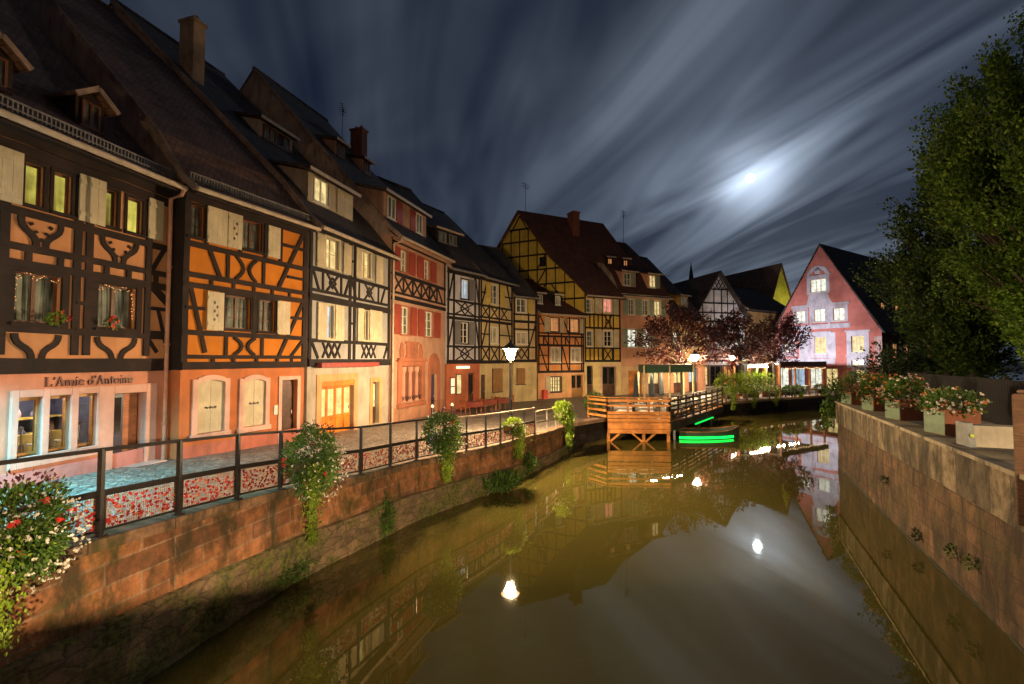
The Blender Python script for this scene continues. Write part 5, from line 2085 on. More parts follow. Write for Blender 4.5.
h.H(4.4, w=0.16)
h.H(3.1, w=0.24)
h.H(3.5, w=0.14)
for a in (0.15, 1.75, 3.5, 5.15):
    h.X(a, a + 1.3, 3.55, 4.35, 0.1)
h.H(7.6, w=0.18)
for z in (8.6, 9.7, 11.3):
    a, b = span12(z)
    h.H(z, a + 0.1, b - 0.1, 0.15)
for u in (0.1, 1.0, 2.1, 4.3, 5.2, W12 - 0.1):
    h.V(u, 4.4, 8.0, 0.13)
for u in (1.1, 2.6, 3.6, 4.4, 5.2):
    a_ = ev - 0.3 + (ap - ev + 0.25) * (u / um if u < um else (W12 - u) / (W12 - um)) - 0.2
    h.V(u, 7.6, min(11.3, a_), 0.12)
for k in range(-4, 9):
    for sg in (-1, 1):
        u0 = um + (k - 2) * 0.5
        pts = []
        for q in range(21):
            z = 11.3 + 1.7 * q / 20
            u = u0 + sg * (z - 11.3) * 0.6
            a, b = span12(z)
            if a + 0.05 < u < b - 0.05:
                pts.append((u, z))
        if len(pts) > 2:
            h.strip([pts[0], pts[-1]], 0.09)
h.timber(TIMBER2)
mb = MB()
for sgn, ue in ((-1, -0.5), (1, W12 + 0.5)):
    sl = (ap - ev) / (um if sgn < 0 else W12 - um)
    ze_ = ev - sl * 0.5
    mb.poly_y([(um, ap), (ue, ze_), (ue, ze_ + 0.2), (um, ap + 0.22)], -0.5, 12.5)
mb.build("roof", TILE_B, h.root)
mb = MB()
mb.poly_y([(4.0, 9.4), (6.9, 9.4), (6.9, 10.6), (4.0, 10.6)], 1.5, 9.0)
d_ = mb.build("dormer", TIMBER2, h.root)
mb = MB()
mb.poly_y([(3.3, 11.3), (7.2, 10.5), (7.2, 10.62), (3.3, 11.45)], 1.2, 9.4)
mb.build("dormer_roof", ZINC, d_)
h.ze = ev
# side wing
h = House("townhouse", "ochre wing with a dark roof right of the white lattice gable", (27.3, 52.95), (36.5, 58.4), 1.05)
for a in (0.6, 2.2, 3.8):
    h.win(a, a + 0.9, 3.6, 5.2, PANE_DARK, BROWN_FRAME, 0.08, BROWN_FRAME, 2, 2)
h.shell(2.6, 9.2, M_plaster("ochre_wing", (0.36, 0.20, 0.07), 0.3), M_plaster("ochre_wing_low", (0.4, 0.25, 0.12), 0.3), 5.0, [(-0.4, 9.1), (0.0, 9.4), (5.0, 12.9)])
h.cornice(TIMBER)
h.roof(TILE_B)

# ============ house 13: far house with lime-lit gable, and a church spire
h = House("timbered_house", "distant steep house whose gable glows lime yellow above the dark roofs", (39.6, 69.3), (43.5, 70.6), 1.05)
W13 = h.W
h.win(2.6, 3.2, 13.2, 14.0, PANE_DARK, BROWN_FRAME, 0.0, None, 1, 1, sill=False)
ap, ev = 17.9, 12.2
mb = MB()
mb.face([(0, 0, -1), (W13, 0, -1), (W13, 0, ev), (W13 / 2, 0, ap), (0, 0, ev)])
mb.face([(0, 0, -1), (0, 18, -1), (0, 18, ev), (0, 0, ev)])
mb.face([(W13, 0, -1), (W13, 18, -1), (W13, 18, ev), (W13, 0, ev)])
mb.build("wall", M_plaster("lime_plaster", (0.50, 0.45, 0.05), 0.25), h.root)
mb = MB()
for sgn in (-1, 1):
    ue = W13 / 2 + sgn * (W13 / 2 + 0.3)
    mb.poly_y([(W13 / 2, ap + 0.02), (ue, ev - 0.9), (ue, ev - 0.7), (W13 / 2, ap + 0.25)], -0.3, 18)
mb.build("roof", TILE_A, h.root)
fl = thing("floodlight", "tall pole floodlight lighting the distant lime yellow gable", "floodlight", (43.2, 65.5, 1.05), R(10))
mb = MB()
mb.tube([(0, 0, 0), (0, 0, 10.6)], 0.06, 6)
mb.build("pole", IRON, fl)
mb = MB()
mb.box(-0.2, 0.2, -0.16, -0.02, 10.5, 10.8)
mb.build("housing", IRON, fl)
mb = MB()
mb.face([(-0.19, -0.005, 10.52), (0.19, -0.005, 10.52), (0.19, -0.012, 10.78), (-0.19, -0.012, 10.78)])
mb.build("lamp_face", M_emit("far_flood_face", (1.0, 0.95, 0.55), 700.0), fl)
sp = thing("church_spire", "thin dark church spire far behind the rooftops", "spire", (31.7, 80.0, 1.0))
mb = MB()
mb.box(-1.6, 1.6, -1.6, 1.6, -1, 14.0)
mb.build("tower", TIMBER2, sp)
mb = MB()
mb.lathe((0, 0, 14.0), [(2.0, 0), (1.1, 1.2), (0.5, 3.2), (0.06, 6.2), (0.03, 6.6)], 8)
mb.build("spire", TILE_B, sp)

# ============ pink gable house across the canal
AP, BP = (30.25, 53.0), (35.80, 44.0)
h = House("pink_house", "big pink gable house with grey painted window surrounds and a steep dark roof", AP, BP, 0.95)
WP = h.W
PP = M_plaster("pink_plaster", (0.50, 0.165, 0.135), 0.15)
ORN = M_plaster("grey_painted_ornament", (0.50, 0.47, 0.52), 0.3)
wins = [(4.30, 5.85, 10.6, 12.0, LIT_WHITE, 3), (2.75, 3.70, 7.5, 8.7, LIT_WHITE, 2), (4.62, 5.68, 7.4, 8.75, LIT_WHITE, 2), (6.45, 7.48, 7.4, 8.7, LIT_WHITE, 2),
        (1.40, 2.27, 4.2, 5.55, LIT_WHITE, 2), (4.58, 5.70, 4.0, 5.75, LIT_WARM, 3), (8.02, 9.10, 4.08, 5.72, LIT_WARM, 3), (7.98, 9.02, 2.75, 3.3, LIT_YG, 2), (8.3, 9.05, 1.0, 2.3, LIT_WARM, 2),
        (0.4, 1.8, 0.2, 2.4, LIT_WHITE, 2), (2.1, 3.5, 0.2, 2.4, LIT_BLUE, 2), (3.9, 5.2, 0.2, 2.4, LIT_WHITE, 2), (5.6, 6.7, 0.2, 2.4, LIT_WARM, 2)]
for a, b, z0, z1, pn, cl in wins:
    h.win(a, b, z0, z1, pn, PALE_FRAME, 0.0, None, cl, 2)
ap, ev = 15.55, 6.1
mb = MB()
h.sheet(mb, 0, WP, -1.5, ev)
# gable above the eaves, cut round its windows by horizontal bands
us_of = lambda z: (5.36 * (z - ev) / (ap - ev), WP - (WP - 5.36) * (z - ev) / (ap - ev))
cuts = sorted(set([ev, ap] + [q for w in wins for q in (w[2], w[3]) if q > ev] + [13.0, 14.2]))
for c, d in zip(cuts, cuts[1:]):
    (a0, b0), (a1, b1) = us_of(c), us_of(d)
    hs = sorted([w for w in wins if w[2] <= c + 1e-6 and w[3] >= d - 1e-6])
    el = (a0, a1)
    for w in hs:
        mb.face([(el[0], 0, c), (w[0], 0, c), (w[0], 0, d), (el[1], 0, d)])
        el = (w[1], w[1])
    mb.face([(el[0], 0, c), (b0, 0, c), (b1, 0, d), (el[1], 0, d)])
for w in wins:
    if w[2] > ev:
        a, b, c, d = w[:4]
        for q in ([(a, 0, c), (a, .22, c), (a, .22, d), (a, 0, d)], [(b, 0, c), (b, .22, c), (b, .22, d), (b, 0, d)], [(a, 0, c), (b, 0, c), (b, .22, c), (a, .22, c)], [(a, 0, d), (b, 0, d), (b, .22, d), (a, .22, d)]):
            mb.face(q)
mb.build("gable_wall", PP, h.root)
SIDE = M_wood("dark_red_boards", (0.075, 0.026, 0.020), 0.8)
mb = MB()
mb.face([(0, 0, -1.5), (0, 26, -1.5), (0, 26, ev), (0, 0, ev)])
mb.face([(WP, 0, -1.5), (WP, 26, -1.5), (WP, 26, ev - 0.1), (WP, 0, ev - 0.1)])
mb.build("side_wall", SIDE, h.root)
mb = MB()
for sgn in (-1, 1):
    e = 5.36 - 5.55 if sgn < 0 else WP + 0.28
    ez = ev - 0.25
    for (u0, z0), (u1, z1) in (((5.36, ap + 0.05), (e - sgn * 1.3, ev + 2.0)), ((e - sgn * 1.3, ev + 2.0), (e, ez))):
        mb.poly_y([(u0, z0), (u1, z1), (u1, z1 + 0.2), (u0, z0 + 0.2)], -0.14, 26)
rf = mb.build("roof", TILE_B, h.root)
mb = MB()
for k in range(3):
    y0 = 3.2 + 3.6 * k
    mb.poly_y([(WP - 2.4, 8.4), (WP - 1.2, 8.4), (WP - 1.2, 9.3), (WP - 2.4, 10.6)], y0, y0 + 1.3)
d_ = mb.build("dormer", TIMBER2, h.root)
mb = MB()
for k in range(3):
    y0 = 3.2 + 3.6 * k
    mb.face([(WP - 1.194, y0 + 0.3, 8.55), (WP - 1.194, y0 + 1.0, 8.55), (WP - 1.194, y0 + 1.0, 9.2), (WP - 1.194, y0 + 0.3, 9.2)])
mb.build("pane", LIT_ORANGE, d_, fix=False)
for k, (y0, on) in enumerate(((2.4, True), (5.2, True), (8.6, False), (11.6, True))):
    mb = MB()
    mb.box(WP - 0.02, WP + 0.04, y0, y0 + 0.9, 3.3, 5.0)
    w_ = mb.build("window", BROWN_FRAME, h.root)
    mb = MB()
    for a in (0.08, 0.48):
        mb.face([(WP + 0.044, y0 + a, 3.4), (WP + 0.044, y0 + a + 0.34, 3.4), (WP + 0.044, y0 + a + 0.34, 4.9), (WP + 0.044, y0 + a, 4.9)])
    mb.build("pane", LIT_ORANGE if on else PANE_DARK, w_, fix=False)
# painted surrounds, pilasters, bands, scrolled crest
mb = MB()


def around(a, b, z0, z1, w, d=0.03):
    mb.box(a - w, a - 0.002, -d, 0.01, z0 - w * 0.6, z1 + w)
    mb.box(b + 0.002, b + w, -d, 0.01, z0 - w * 0.6, z1 + w)
    mb.box(a - 0.002, b + 0.002, -d + 0.002, 0.01, z1 + 0.002, z1 + w)
    mb.box(a - 0.002, b + 0.002, -d + 0.002, 0.01, z0 - w * 0.6, z0 - 0.002)


around(4.30, 5.85, 10.6, 12.0, 0.34)
for k in range(12):
    a0, a1 = math.pi * k / 12, math.pi * (k + 1) / 12
    mb.poly_y([(5.08 + 1.1 * math.cos(a0), 12.42 + 1.0 * math.sin(a0)), (5.08 + 1.1 * math.cos(a1), 12.42 + 1.0 * math.sin(a1)), (5.08 + 0.72 * math.cos(a1), 12.42 + 0.62 * math.sin(a1)), (5.08 + 0.72 * math.cos(a0), 12.42 + 0.62 * math.sin(a0))], -0.045, 0.01)
mb.lathe((5.08, 0.0, 12.62), [(0.05, -0.1), (0.3, 0.0), (0.34, 0.25), (0.2, 0.5), (0.05, 0.6)], 8)
mb.box(3.85, 6.4, -0.06, 0.01, 12.345, 12.42)
for a, b in ((2.75, 3.70), (4.62, 5.68), (6.45, 7.48)):
    around(a, b, 7.45, 8.72, 0.30)
mb.box(2.3, 7.95, -0.055, 0.01, 9.05, 9.30)
mb.box(2.3, 7.95, -0.055, 0.01, 6.62, 7.1)
for u in (3.35 + 0.9, 5.68 + 0.4):
    mb.box(u - 0.10, u + 0.10, -0.035, 0.01, 7.1, 9.05)
mb.poly_y([(3.9, 9.30), (6.4, 9.30), (6.1, 9.9), (6.0, 10.38), (4.15, 10.38), (4.05, 9.9)], -0.028, 0.01)
for a, b, z0, z1 in ((1.40, 2.27, 4.2, 5.55), (4.58, 5.70, 4.0, 5.75), (8.02, 9.10, 4.08, 5.72)):
    around(a, b, z0, z1, 0.42)
    mb.box(a - 0.55, b + 0.55, -0.09, 0.01, z1 + 0.425, z1 + 0.58)
    mb.box(a - 0.5, b + 0.5, -0.085, 0.01, z0 - 0.5, z0 - 0.26)
around(7.98, 9.02, 2.75, 3.3, 0.40)
around(8.3, 9.05, 1.0, 2.3, 0.30)
mb.box(0.2, 6.5, -0.03, 0.01, 2.9, 3.45)
mb.box(3.0, 4.1, -0.025, 0.01, 3.45, 6.6)
mb.box(6.1, 6.6, -0.025, 0.01, 3.45, 6.2)
mb.build("painted_ornament", ORN, h.root)
mb = MB()
for k in range(11):
    w = 0.42 if k % 2 else 0.62
    mb.box(WP - w, WP + 0.02, -0.04, 0.03, 0.6 + 0.46 * k, 1.02 + 0.46 * k)
mb.build("quoins", M_plaster("quoin_stone", (0.50, 0.36, 0.32), 0.3), h.root)


# ------------------------------------------------------------------ foliage helpers
def leaf(mb, p, d, n, L, w):
    """a pointed leaf from p along d, folded along its rib"""
    d = d.normalized()
    s = d.cross(n)
    s = s.normalized() if s.length > 1e-4 else Vector((1, 0, 0))
    q = p + d * (L * 0.45)
    up = s.cross(d) * (w * 0.18)
    i = len(mb.v)
    mb.v.extend((tuple(p), tuple(q + s * (w / 2) + up), tuple(p + d * L), tuple(q - s * (w / 2) + up)))
    mb.f.append((i, i + 1, i + 2, i + 3))


def rv(r):
    while True:
        v = Vector((r.uniform(-1, 1), r.uniform(-1, 1), r.uniform(-1, 1)))
        if 0.05 < v.length < 1:
            return v


def bush(mb, c, rad, n, L, r, lo=0.45, droop=0.0):
    """leaves through an uneven lump; they point outwards and a little up (or down)"""
    c = Vector(c)
    sd = r.uniform(0, 90)
    for _ in range(n):
        d = rv(r).normalized()
        k = (r.uniform(lo, 1.0) ** 0.6) * (1 + 0.38 * mnoise.noise(d * 2.3 + Vector((sd, 0, 0))))
        p = c + Vector((d.x * rad[0], d.y * rad[1], d.z * rad[2])) * k
        o = (d + rv(r) * 0.9 + Vector((0, 0, 0.35 - droop)))
        s = r.uniform(0.65, 1.25)
        leaf(mb, p, o, rv(r), L * s, L * 0.55 * s)


def vine(mb, p, length, spread, n, L, r):
    p = Vector(p)
    for _ in range(n):
        t = r.random()
        s = spread * (1 - 0.55 * t)
        q = p + Vector((r.gauss(0, s), r.gauss(0, s), -length * t))
        leaf(mb, q, Vector((r.uniform(-.7, .7), r.uniform(-.7, .7), -0.8)), rv(r), L * r.uniform(0.7, 1.3), L * 0.6)


def flower(mb, p, s, r, n=5):
    p = Vector(p)
    ax = (rv(r) + Vector((0.2, -0.6, 0.3))).normalized()
    t = ax.cross(Vector((0.31, 0.5, 0.8))).normalized()
    u = ax.cross(t)
    i = len(mb.v)
    mb.v.append(tuple(p))
    for k in range(2 * n):
        a = math.pi * k / n
        rr = s * (1.0 if k % 2 else 0.62)
        mb.v.append(tuple(p + (t * math.cos(a) + u * math.sin(a)) * rr + ax * s * 0.25))
    for k in range(2 * n):
        mb.f.append((i, i + 1 + k, i + 1 + (k + 1) % (2 * n)))


def heads(mb, c, rad, n, s, r, cluster=5):
    """flower heads on the outside of a bush; each head is a handful of blooms"""
    c = Vector(c)
    for _ in range(n):
        d = rv(r).normalized()
        p = c + Vector((d.x * rad[0], d.y * rad[1], d.z * rad[2])) * r.uniform(0.9, 1.12)
        for _ in range(cluster):
            flower(mb, p + rv(r) * s * 1.3, s * r.uniform(0.7, 1.2), r)


# ------------------------------------------------------------------ street lamps
def street_lamp(label, x, y, z0, hgt, power, color=LAMP_WARM, group="street lamps along the quay", brim=0.0):
    t = thing("street_lamp", label, "street lamp", (x, y, z0), rnd.uniform(0, 1), group)
    mb = MB()
    zt = hgt - 0.55
    mb.lathe((0, 0, 0), [(0.19, 0), (0.19, 0.10), (0.15, 0.16), (0.13, 0.62), (0.15, 0.68), (0.075, 0.80), (0.06, 1.4), (0.075, 1.44), (0.055, 1.48), (0.045, zt - 0.16), (0.07, zt - 0.12), (0.05, zt - 0.04), (0.09, zt)], 12)
    mb.build("post", IRON, t)
    mb = MB()
    b, tp = 0.105, 0.20
    for sx in (-1, 1):
        for sy in (-1, 1):
            mb.bar((sx * b, sy * b, zt), (sx * tp, sy * tp, zt + 0.44), 0.022)
            mb.bar((sx * b, sy * b, zt + 0.01), (-sx * b if sy > 0 else sx * b, sy * b if sy > 0 else -sy * b, zt + 0.01), 0.02)
    if brim:
        mb.lathe((0, 0, zt + 0.43), [(brim, -0.02), (brim, 0.0), (0.29, 0.012)], 20)
    mb.lathe((0, 0, zt + 0.44), [(0.37, -0.015), (0.36, 0.01), (0.18, 0.14), (0.10, 0.20), (0.05, 0.26), (0.03, 0.34)], 8)
    mb.build("lantern_frame", IRON, t)
    mb = MB()
    b, tp = 0.09, 0.185
    zg_ = zt + 0.02
    if brim:
        b, zg_ = 0.15, zt + 0.30
    z1 = zt + 0.40 if brim else zt + 0.425
    for (ax, ay), (bx, by) in (((-1, -1), (1, -1)), ((1, -1), (1, 1)), ((1, 1), (-1, 1)), ((-1, 1), (-1, -1))):
        mb.face([(ax * b, ay * b, zg_), (bx * b, by * b, zg_), (bx * tp, by * tp, z1), (ax * tp, ay * tp, z1)])
    g = mb.build("lantern_glass", M_emit("lantern_glow_%d" % int(power), color, power), t)
    return t


# ------------------------------------------------------------------ railings
HEART = M_leaf("heart_colours", [(0.22, 0.012, 0.012), (0.36, 0.02, 0.018), (0.48, 0.04, 0.03), (0.45, 0.18, 0.10)], 0.0)
WIRE = M_plain("pale_wire_mesh", (0.55, 0.30, 0.13), 0.5, 0.2, 10, 0.0)


def railing(root, y0, y1, spacing, off, hgt, mat, top_mat, panels=True, hearts=0, mid=True, r=None, rail=0.045):
    run_ = quay_run(y0, y1, 0.05)
    tot = run_[-1][2]
    n = max(1, round(tot / spacing))
    P = []
    for k in range(n + 1):
        s = tot * k / n
        q = min(run_, key=lambda a: abs(a[2] - s))
        nn = quay_normal(q[1])
        P.append(Vector((q[0] + nn.x * off, q[1] + nn.y * off, cz(q[1]))))
    for p in P:
        mb = MB()
        mb.box(p.x - 0.028, p.x + 0.028, p.y - 0.028, p.y + 0.028, p.z - 0.04, p.z + hgt)
        mb.box(p.x - 0.06, p.x + 0.06, p.y - 0.06, p.y + 0.06, p.z - 0.02, p.z + 0.015)
        mb.build("post", mat, root)
    up = Vector((0, 0, 1))
    mb = MB()
    for a, b in zip(P, P[1:]):
        mb.bar(a + up * (hgt - 0.01), b + up * (hgt - 0.01), 0.05, rail)
    mb.build("top_rail", top_mat, root)
    if mid:
        mb = MB()
        for a, b in zip(P, P[1:]):
            mb.bar(a + up * (hgt * 0.5), b + up * (hgt * 0.5), 0.04, 0.055)
            if not panels:
                mb.bar(a + up * (hgt * 0.75), b + up * (hgt * 0.75), 0.02, 0.02)
        mb.build("middle_rail", mat, root)
    if panels:
        for a, b in zip(P, P[1:]):
            d = b - a
            L = d.length
            t = d / L
            mb = MB()
            zb, zt_ = 0.075, hgt * 0.5 - 0.04
            e = 0.05 / L
            mb.bar(a + d * e + up * zb, b - d * e + up * zb, 0.025, 0.03)
            mb.bar(a + d * e + up * zt_, b - d * e + up * zt_, 0.022, 0.02)
            for q in (e, 1 - e):
                mb.bar(a + d * q + up * (zb - 0.02), a + d * q + up * zt_, 0.03, 0.025)
            fr = mb.build("mesh_panel_frame", mat, root)
            mb = MB()
            m_ = int(L / 0.032)
            for k in range(1, m_):
                q = e + (1 - 2 * e) * k / m_
                mb.bar(a + d * q + up * zb, a + d * q + up * zt_, 0.006)
            for k in range(1, 12):
                zz = zb + (zt_ - zb) * k / 12
                mb.bar(a + d * e + up * zz, b - d * e + up * zz, 0.006)
            mb.build("wire_mesh", WIRE, fr)
            if hearts:
                mb = MB()
                side = Vector((t.y, -t.x, 0))
                for k in range(int(hearts * L)):
                    c = a + d * r.uniform(0.07, 0.93) + up * r.uniform(zb + 0.03, zt_ - 0.03) + side * r.uniform(0.008, 0.02)
                    s = r.uniform(0.017, 0.027)
                    tilt = r.uniform(-0.5, 0.5)
                    u = t * math.cos(tilt) + up * math.sin(tilt)
                    v = up * math.cos(tilt) - t * math.sin(tilt)
                    hp = [(0, -1.1), (0.9, 0.0), (0.95, 0.55), (0.5, 0.85), (0, 0.45), (-0.5, 0.85), (-0.95, 0.55), (-0.9, 0.0)]
                    f = [c + u * (x * s) + v * (z * s) + side * 0.006 for x, z in hp]
                    bk = [c + u * (x * s) + v * (z * s) for x, z in hp]
                    i = len(mb.v)
                    mb.v.extend([tuple(q) for q in f + bk])
                    mb.f.append(tuple(range(i, i + 8)))
                    mb.f.extend([(i + q, i + (q + 1) % 8, i + 8 + (q + 1) % 8, i + 8 + q) for q in range(8)])
                tag(mb.build("heart_ornaments", HEART, fr), kind="stuff")
    return P


rr = random.Random(21)
t = thing("iron_railing", "dark iron quay railing with wire panels of small red hearts near the bridge", "railing")
railing(t, -1.2, 13.3, 1.02, -0.20, 1.10, IRON, IRON, True, 100, True, rr)
t = thing("iron_railing", "pale topped railing with red heart panels past the third flower box", "railing")
railing(t, 13.33, 18.0, 0.95, -0.20, 1.06, IRON, M_plain("pale_rail_paint", (0.55, 0.42, 0.28), 0.4), True, 130, True, rr)
t = thing("steel_railing", "low plain steel railing without panels between the lamp and the wooden deck", "railing")
railing(t, 18.1, 22.2, 1.0, -0.22, 0.92, ZINC, MC["pale_rail_paint"], False, 0, True, rr, 0.035)

# ------------------------------------------------------------------ lamps
street_lamp("tall lit street lamp standing behind the railing before the cream yellow house", -0.06, 17.9, sz(17.9), 3.52, P_QUAY)
street_lamp("lit street lamp under the first purple tree at the corner of the green canopy", 13.25, 33.0, 1.05, 3.70, P_TERRACE)
street_lamp("lit street lamp before the middle purple tree trunk over the planters", 20.2, 41.7, 1.05, 3.70, P_TERRACE + 1)
street_lamp("low lit street lamp on the bridge deck behind the viewpoint", 3.5, -6.0, 2.62, 2.68, P_KEY, (1.0, 0.72, 0.43), "street lamps near the bridge", 0.62)
street_lamp("lit street lamp on the quay beside the bridge, left of the viewpoint", -7.4, -1.6, sz(0), 3.52, P_NEAR, LAMP_WARM, "street lamps near the bridge")
# cool white wall lantern over the shop pavement, left of the frame
wl = thing("wall_lantern", "cool white hooded wall lantern on the orange shop house beside the bridge", "wall lamp", (-10.88, 7.95, 4.3), R(-10.5))
mb = MB()
mb.bar((0.0, 0, 0.3), (1.05, 0, 0.3), 0.03)
mb.bar((0.0, 0, -0.3), (0.9, 0, 0.29), 0.02)
mb.build("bracket", IRON, wl)
mb = MB()
n = 16
for k in range(n):
    a0, a1 = 2 * math.pi * k / n, 2 * math.pi * (k + 1) / n
    q = [(1.05 + r_ * math.cos(a), r_ * math.sin(a), z_) for r_, z_, a in ((0.24, -0.06, a0), (0.24, -0.06, a1), (0.07, 0.27, a1), (0.07, 0.27, a0))]
    mb.face(q)
mb.lathe((1.05, 0, 0.27), [(0.07, 0), (0.05, 0.06)], 10)
mb.build("hood", IRON, wl)
mb = MB()
mb.face([(1.05 + 0.13 * math.cos(2 * math.pi * k / 14), 0.13 * math.sin(2 * math.pi * k / 14), 0.16) for k in range(14)])
mb.build("lantern_glass", M_emit("cool_lantern_glow", (0.12, 0.70, 0.95), P_COOL), wl)
wl.rotation_euler = (R(22), R(-20), R(-10.5))

# ------------------------------------------------------------------ flower boxes on the left railing
BOX = M_plain("planter_box_paint", (0.06, 0.045, 0.03), 0.7, 0.3, 6, 0.2)


def rail_planter(label, y, off, zc, rad, seed, n, L, reds, whites, purples, vine_len, lime=False, vine_off=(-0.1, 0), vine_w=0.10, group="flower boxes on the quay railings", hz=None):
    r = random.Random(seed)
    nn = quay_normal(y)
    x = quay_x(y) + nn.x * off
    yy = y + nn.y * off
    base = cz(y) if hz is None else hz
    t = thing("flower_planter", label, "flower box", (x, yy, base), math.atan2(nn.x, -nn.y), group)
    # local frame: x along the rail, -y to the water
    mb = MB()
    mb.poly_x([(-0.13, zc - 0.20), (0.13, zc - 0.20), (0.17, zc + 0.06), (-0.17, zc + 0.06)], -rad[0] * 0.7, rad[0] * 0.7)
    mb.build("box", BOX, t, bevel=0.01)
    mb = MB()
    bush(mb, (0, -0.04, zc + rad[2] * 0.25), rad, n, L, r)
    bush(mb, (0, -rad[1] * 0.6, zc - rad[2] * 0.35), (rad[0] * 0.85, rad[1] * 0.8, rad[2] * 0.75), n // 2, L, r, 0.3, 0.9)
    mb.build("foliage", LEAF_LIME if lime else LEAF_GREEN, t, fix=False)
    if vine_len:
        mb = MB()
        vine(mb, (vine_off[0], -rad[1] * 0.9 + vine_off[1], zc + 0.1), vine_len, vine_w, int(640 * vine_len), L * 0.9, r)
        mb.build("trailing_vine", LEAF_LIME, t, fix=False)
    if reds:
        mb = MB()
        heads(mb, (0, -0.05, zc + rad[2] * 0.25), rad, reds, 0.030, r, 6)
        mb.build("red_blossoms", FLOWER_RED, t, fix=False)
    if whites:
        mb = MB()
        heads(mb, (rad[0] * 0.2, -rad[1] * 0.5, zc - rad[2] * 0.2), (rad[0], rad[1], rad[2] * 1.1), whites, 0.019, r, 3)
        mb.build("white_blossoms", FLOWER_WHITE, t, fix=False)
    if purples:
        mb = MB()
        bush(mb, (rad[0] * 0.25, 0.02, zc + rad[2] * 0.95), (rad[0] * 0.75, rad[1] * 0.8, rad[2] * 0.5), purples, L, r, 0.3)
        mb.build("maroon_leaves", FLOWER_PURPLE, t, fix=False)
    return t


rail_planter("big flower bush with red blooms and white sprays spilling down the nearest wall", 4.86, 0.05, 0.36, (0.43, 0.30, 0.43), 3, 2800, 0.055, 14, 170, 240, 1.1, False, (-0.25, 0), 0.13)
rail_planter("flower box with a bright lime vine hanging down the orange wall and white trailing blooms", 9.2, 0.05, 0.46, (0.62, 0.36, 0.56), 5, 3600, 0.06, 9, 190, 300, 1.55, False, (-0.22, -0.03), 0.10)
rail_planter("flower box with pink red leaves on top before the carved red window", 13.0, 0.05, 0.62, (0.66, 0.38, 0.52), 7, 2600, 0.07, 8, 70, 300, 1.3, False, (-0.1, 0), 0.12)
rail_planter("flower box with white and orange blooms at the end of the heart panels", 15.9, 0.05, 0.56, (0.46, 0.30, 0.24), 9, 900, 0.075, 10, 130, 0, 1.15, True, (0.05, 0), 0.14)
rail_planter("pale lime flower box on the low steel railing trailing down to the water", 20.2, 0.05, 0.66, (0.60, 0.36, 0.46), 13, 1700, 0.09, 0, 60, 0, 1.5, True, (0.0, 0), 0.14)
# little tree in a pot by the deck
pt = thing("potted_shrub", "dark green potted shrub by the corner of the wooden deck", "potted plant", (4.55, 25.3, 1.06))
mb = MB()
mb.lathe((0, 0, 0), [(0.22, 0), (0.30, 0.45), (0.33, 0.46), (0.30, 0.40)], 10)
mb.build("pot", BOX, pt)
mb = MB()
bush(mb, (0, 0, 0.85), (0.55, 0.55, 0.6), 1400, 0.10, random.Random(8))
mb.build("foliage", LEAF_GREEN, pt, fix=False)

# plants rooted in the foot of the wall
for lab, y, zz, rad, n, L, mt, off in (
        ("bushy fern leaning over the water at the joint of the quay wall", 14.9, 0.42, (0.85, 0.40, 0.30), 900, 0.11, LEAF_GREEN, 0.45),
        ("creeper tuft growing on the rubble foot below the third flower box", 11.2, 0.45, (0.22, 0.14, 0.48), 420, 0.08, LEAF_GREEN, 0.05),
        ("mossy weeds at the waterline under the lime vine", 8.9, 0.25, (0.6, 0.16, 0.16), 520, 0.05, LEAF_GREEN, 0.10),
        ("low weeds at the waterline under the fourth flower box", 17.1, 0.45, (0.4, 0.2, 0.4), 500, 0.09, LEAF_GREEN, 0.05),
        ("small ivy patch on the dark wall right of the lime flower box", 21.2, 0.5, (0.35, 0.15, 0.45), 420, 0.09, LEAF_DARK, 0.04)):
    nn = quay_normal(y)
    r = random.Random(int(y * 10))
    mb = MB()
    bush(mb, (0, 0, 0), rad, n, L, r, 0.1)
    stem = MB()
    o = thing("wall_plant", lab, "plant", (quay_x(y) + nn.x * off, y + nn.y * off, zz), math.atan2(nn.x, -nn.y), "plants growing on the quay wall")
    mb.build("foliage", mt, o, fix=False)
    for k in range(5):
        stem.tube([(0, 0.05, -0.2), (r.uniform(-.5, .5) * rad[0], 0, 0.0), (r.uniform(-.8, .8) * rad[0], r.uniform(-.5, .2) * rad[1], rad[2] * 0.6)], [0.012, 0.009, 0.004], 4)
    stem.build("stem", BARK, o)

# ------------------------------------------------------------------ wooden deck over the water
DECKW = M_wood("honey_deck_boards", (0.42, 0.165, 0.040), 0.6)
DECKD = M_wood("weathered_dark_boards", (0.065, 0.050, 0.032), 0.7)
dk = thing("wooden_deck", "wooden restaurant deck on braced posts over the canal with board railing", "deck", (0, 0, 0))
D0, D1, D2, D3 = Vector((5.0, 24.0)), Vector((8.22, 23.85)), Vector((15.0, 32.6)), Vector((13.1, 32.6))
DZ = 1.03
mb = MB()
mb.poly_z([D0, D1, D2, D3, (5.3, 25.4)], DZ - 0.10, DZ)
mb.build("floor_boards", DECKW, dk)
mb = MB()
for z0, z1, q in ((0.45, 0.66, 0.0), (0.68, 0.98, 0.012)):
    a, b = D0, D1
    mb.bar((a.x, a.y - 0.05 - q, (z0 + z1) / 2), (b.x, b.y - 0.05 - q, (z0 + z1) / 2), 0.06, z1 - z0)
mb.build("front_fascia", DECKW, dk)
mb = MB()
n_ = Vector(((D2 - D1).y, -(D2 - D1).x)).normalized()
mb.bar((D1.x + n_.x * 0.05, D1.y + n_.y * 0.05, 0.78), (D2.x + n_.x * 0.05, D2.y + n_.y * 0.05, 0.78), 0.06, 0.42)
mb.build("side_fascia", DECKD, dk)
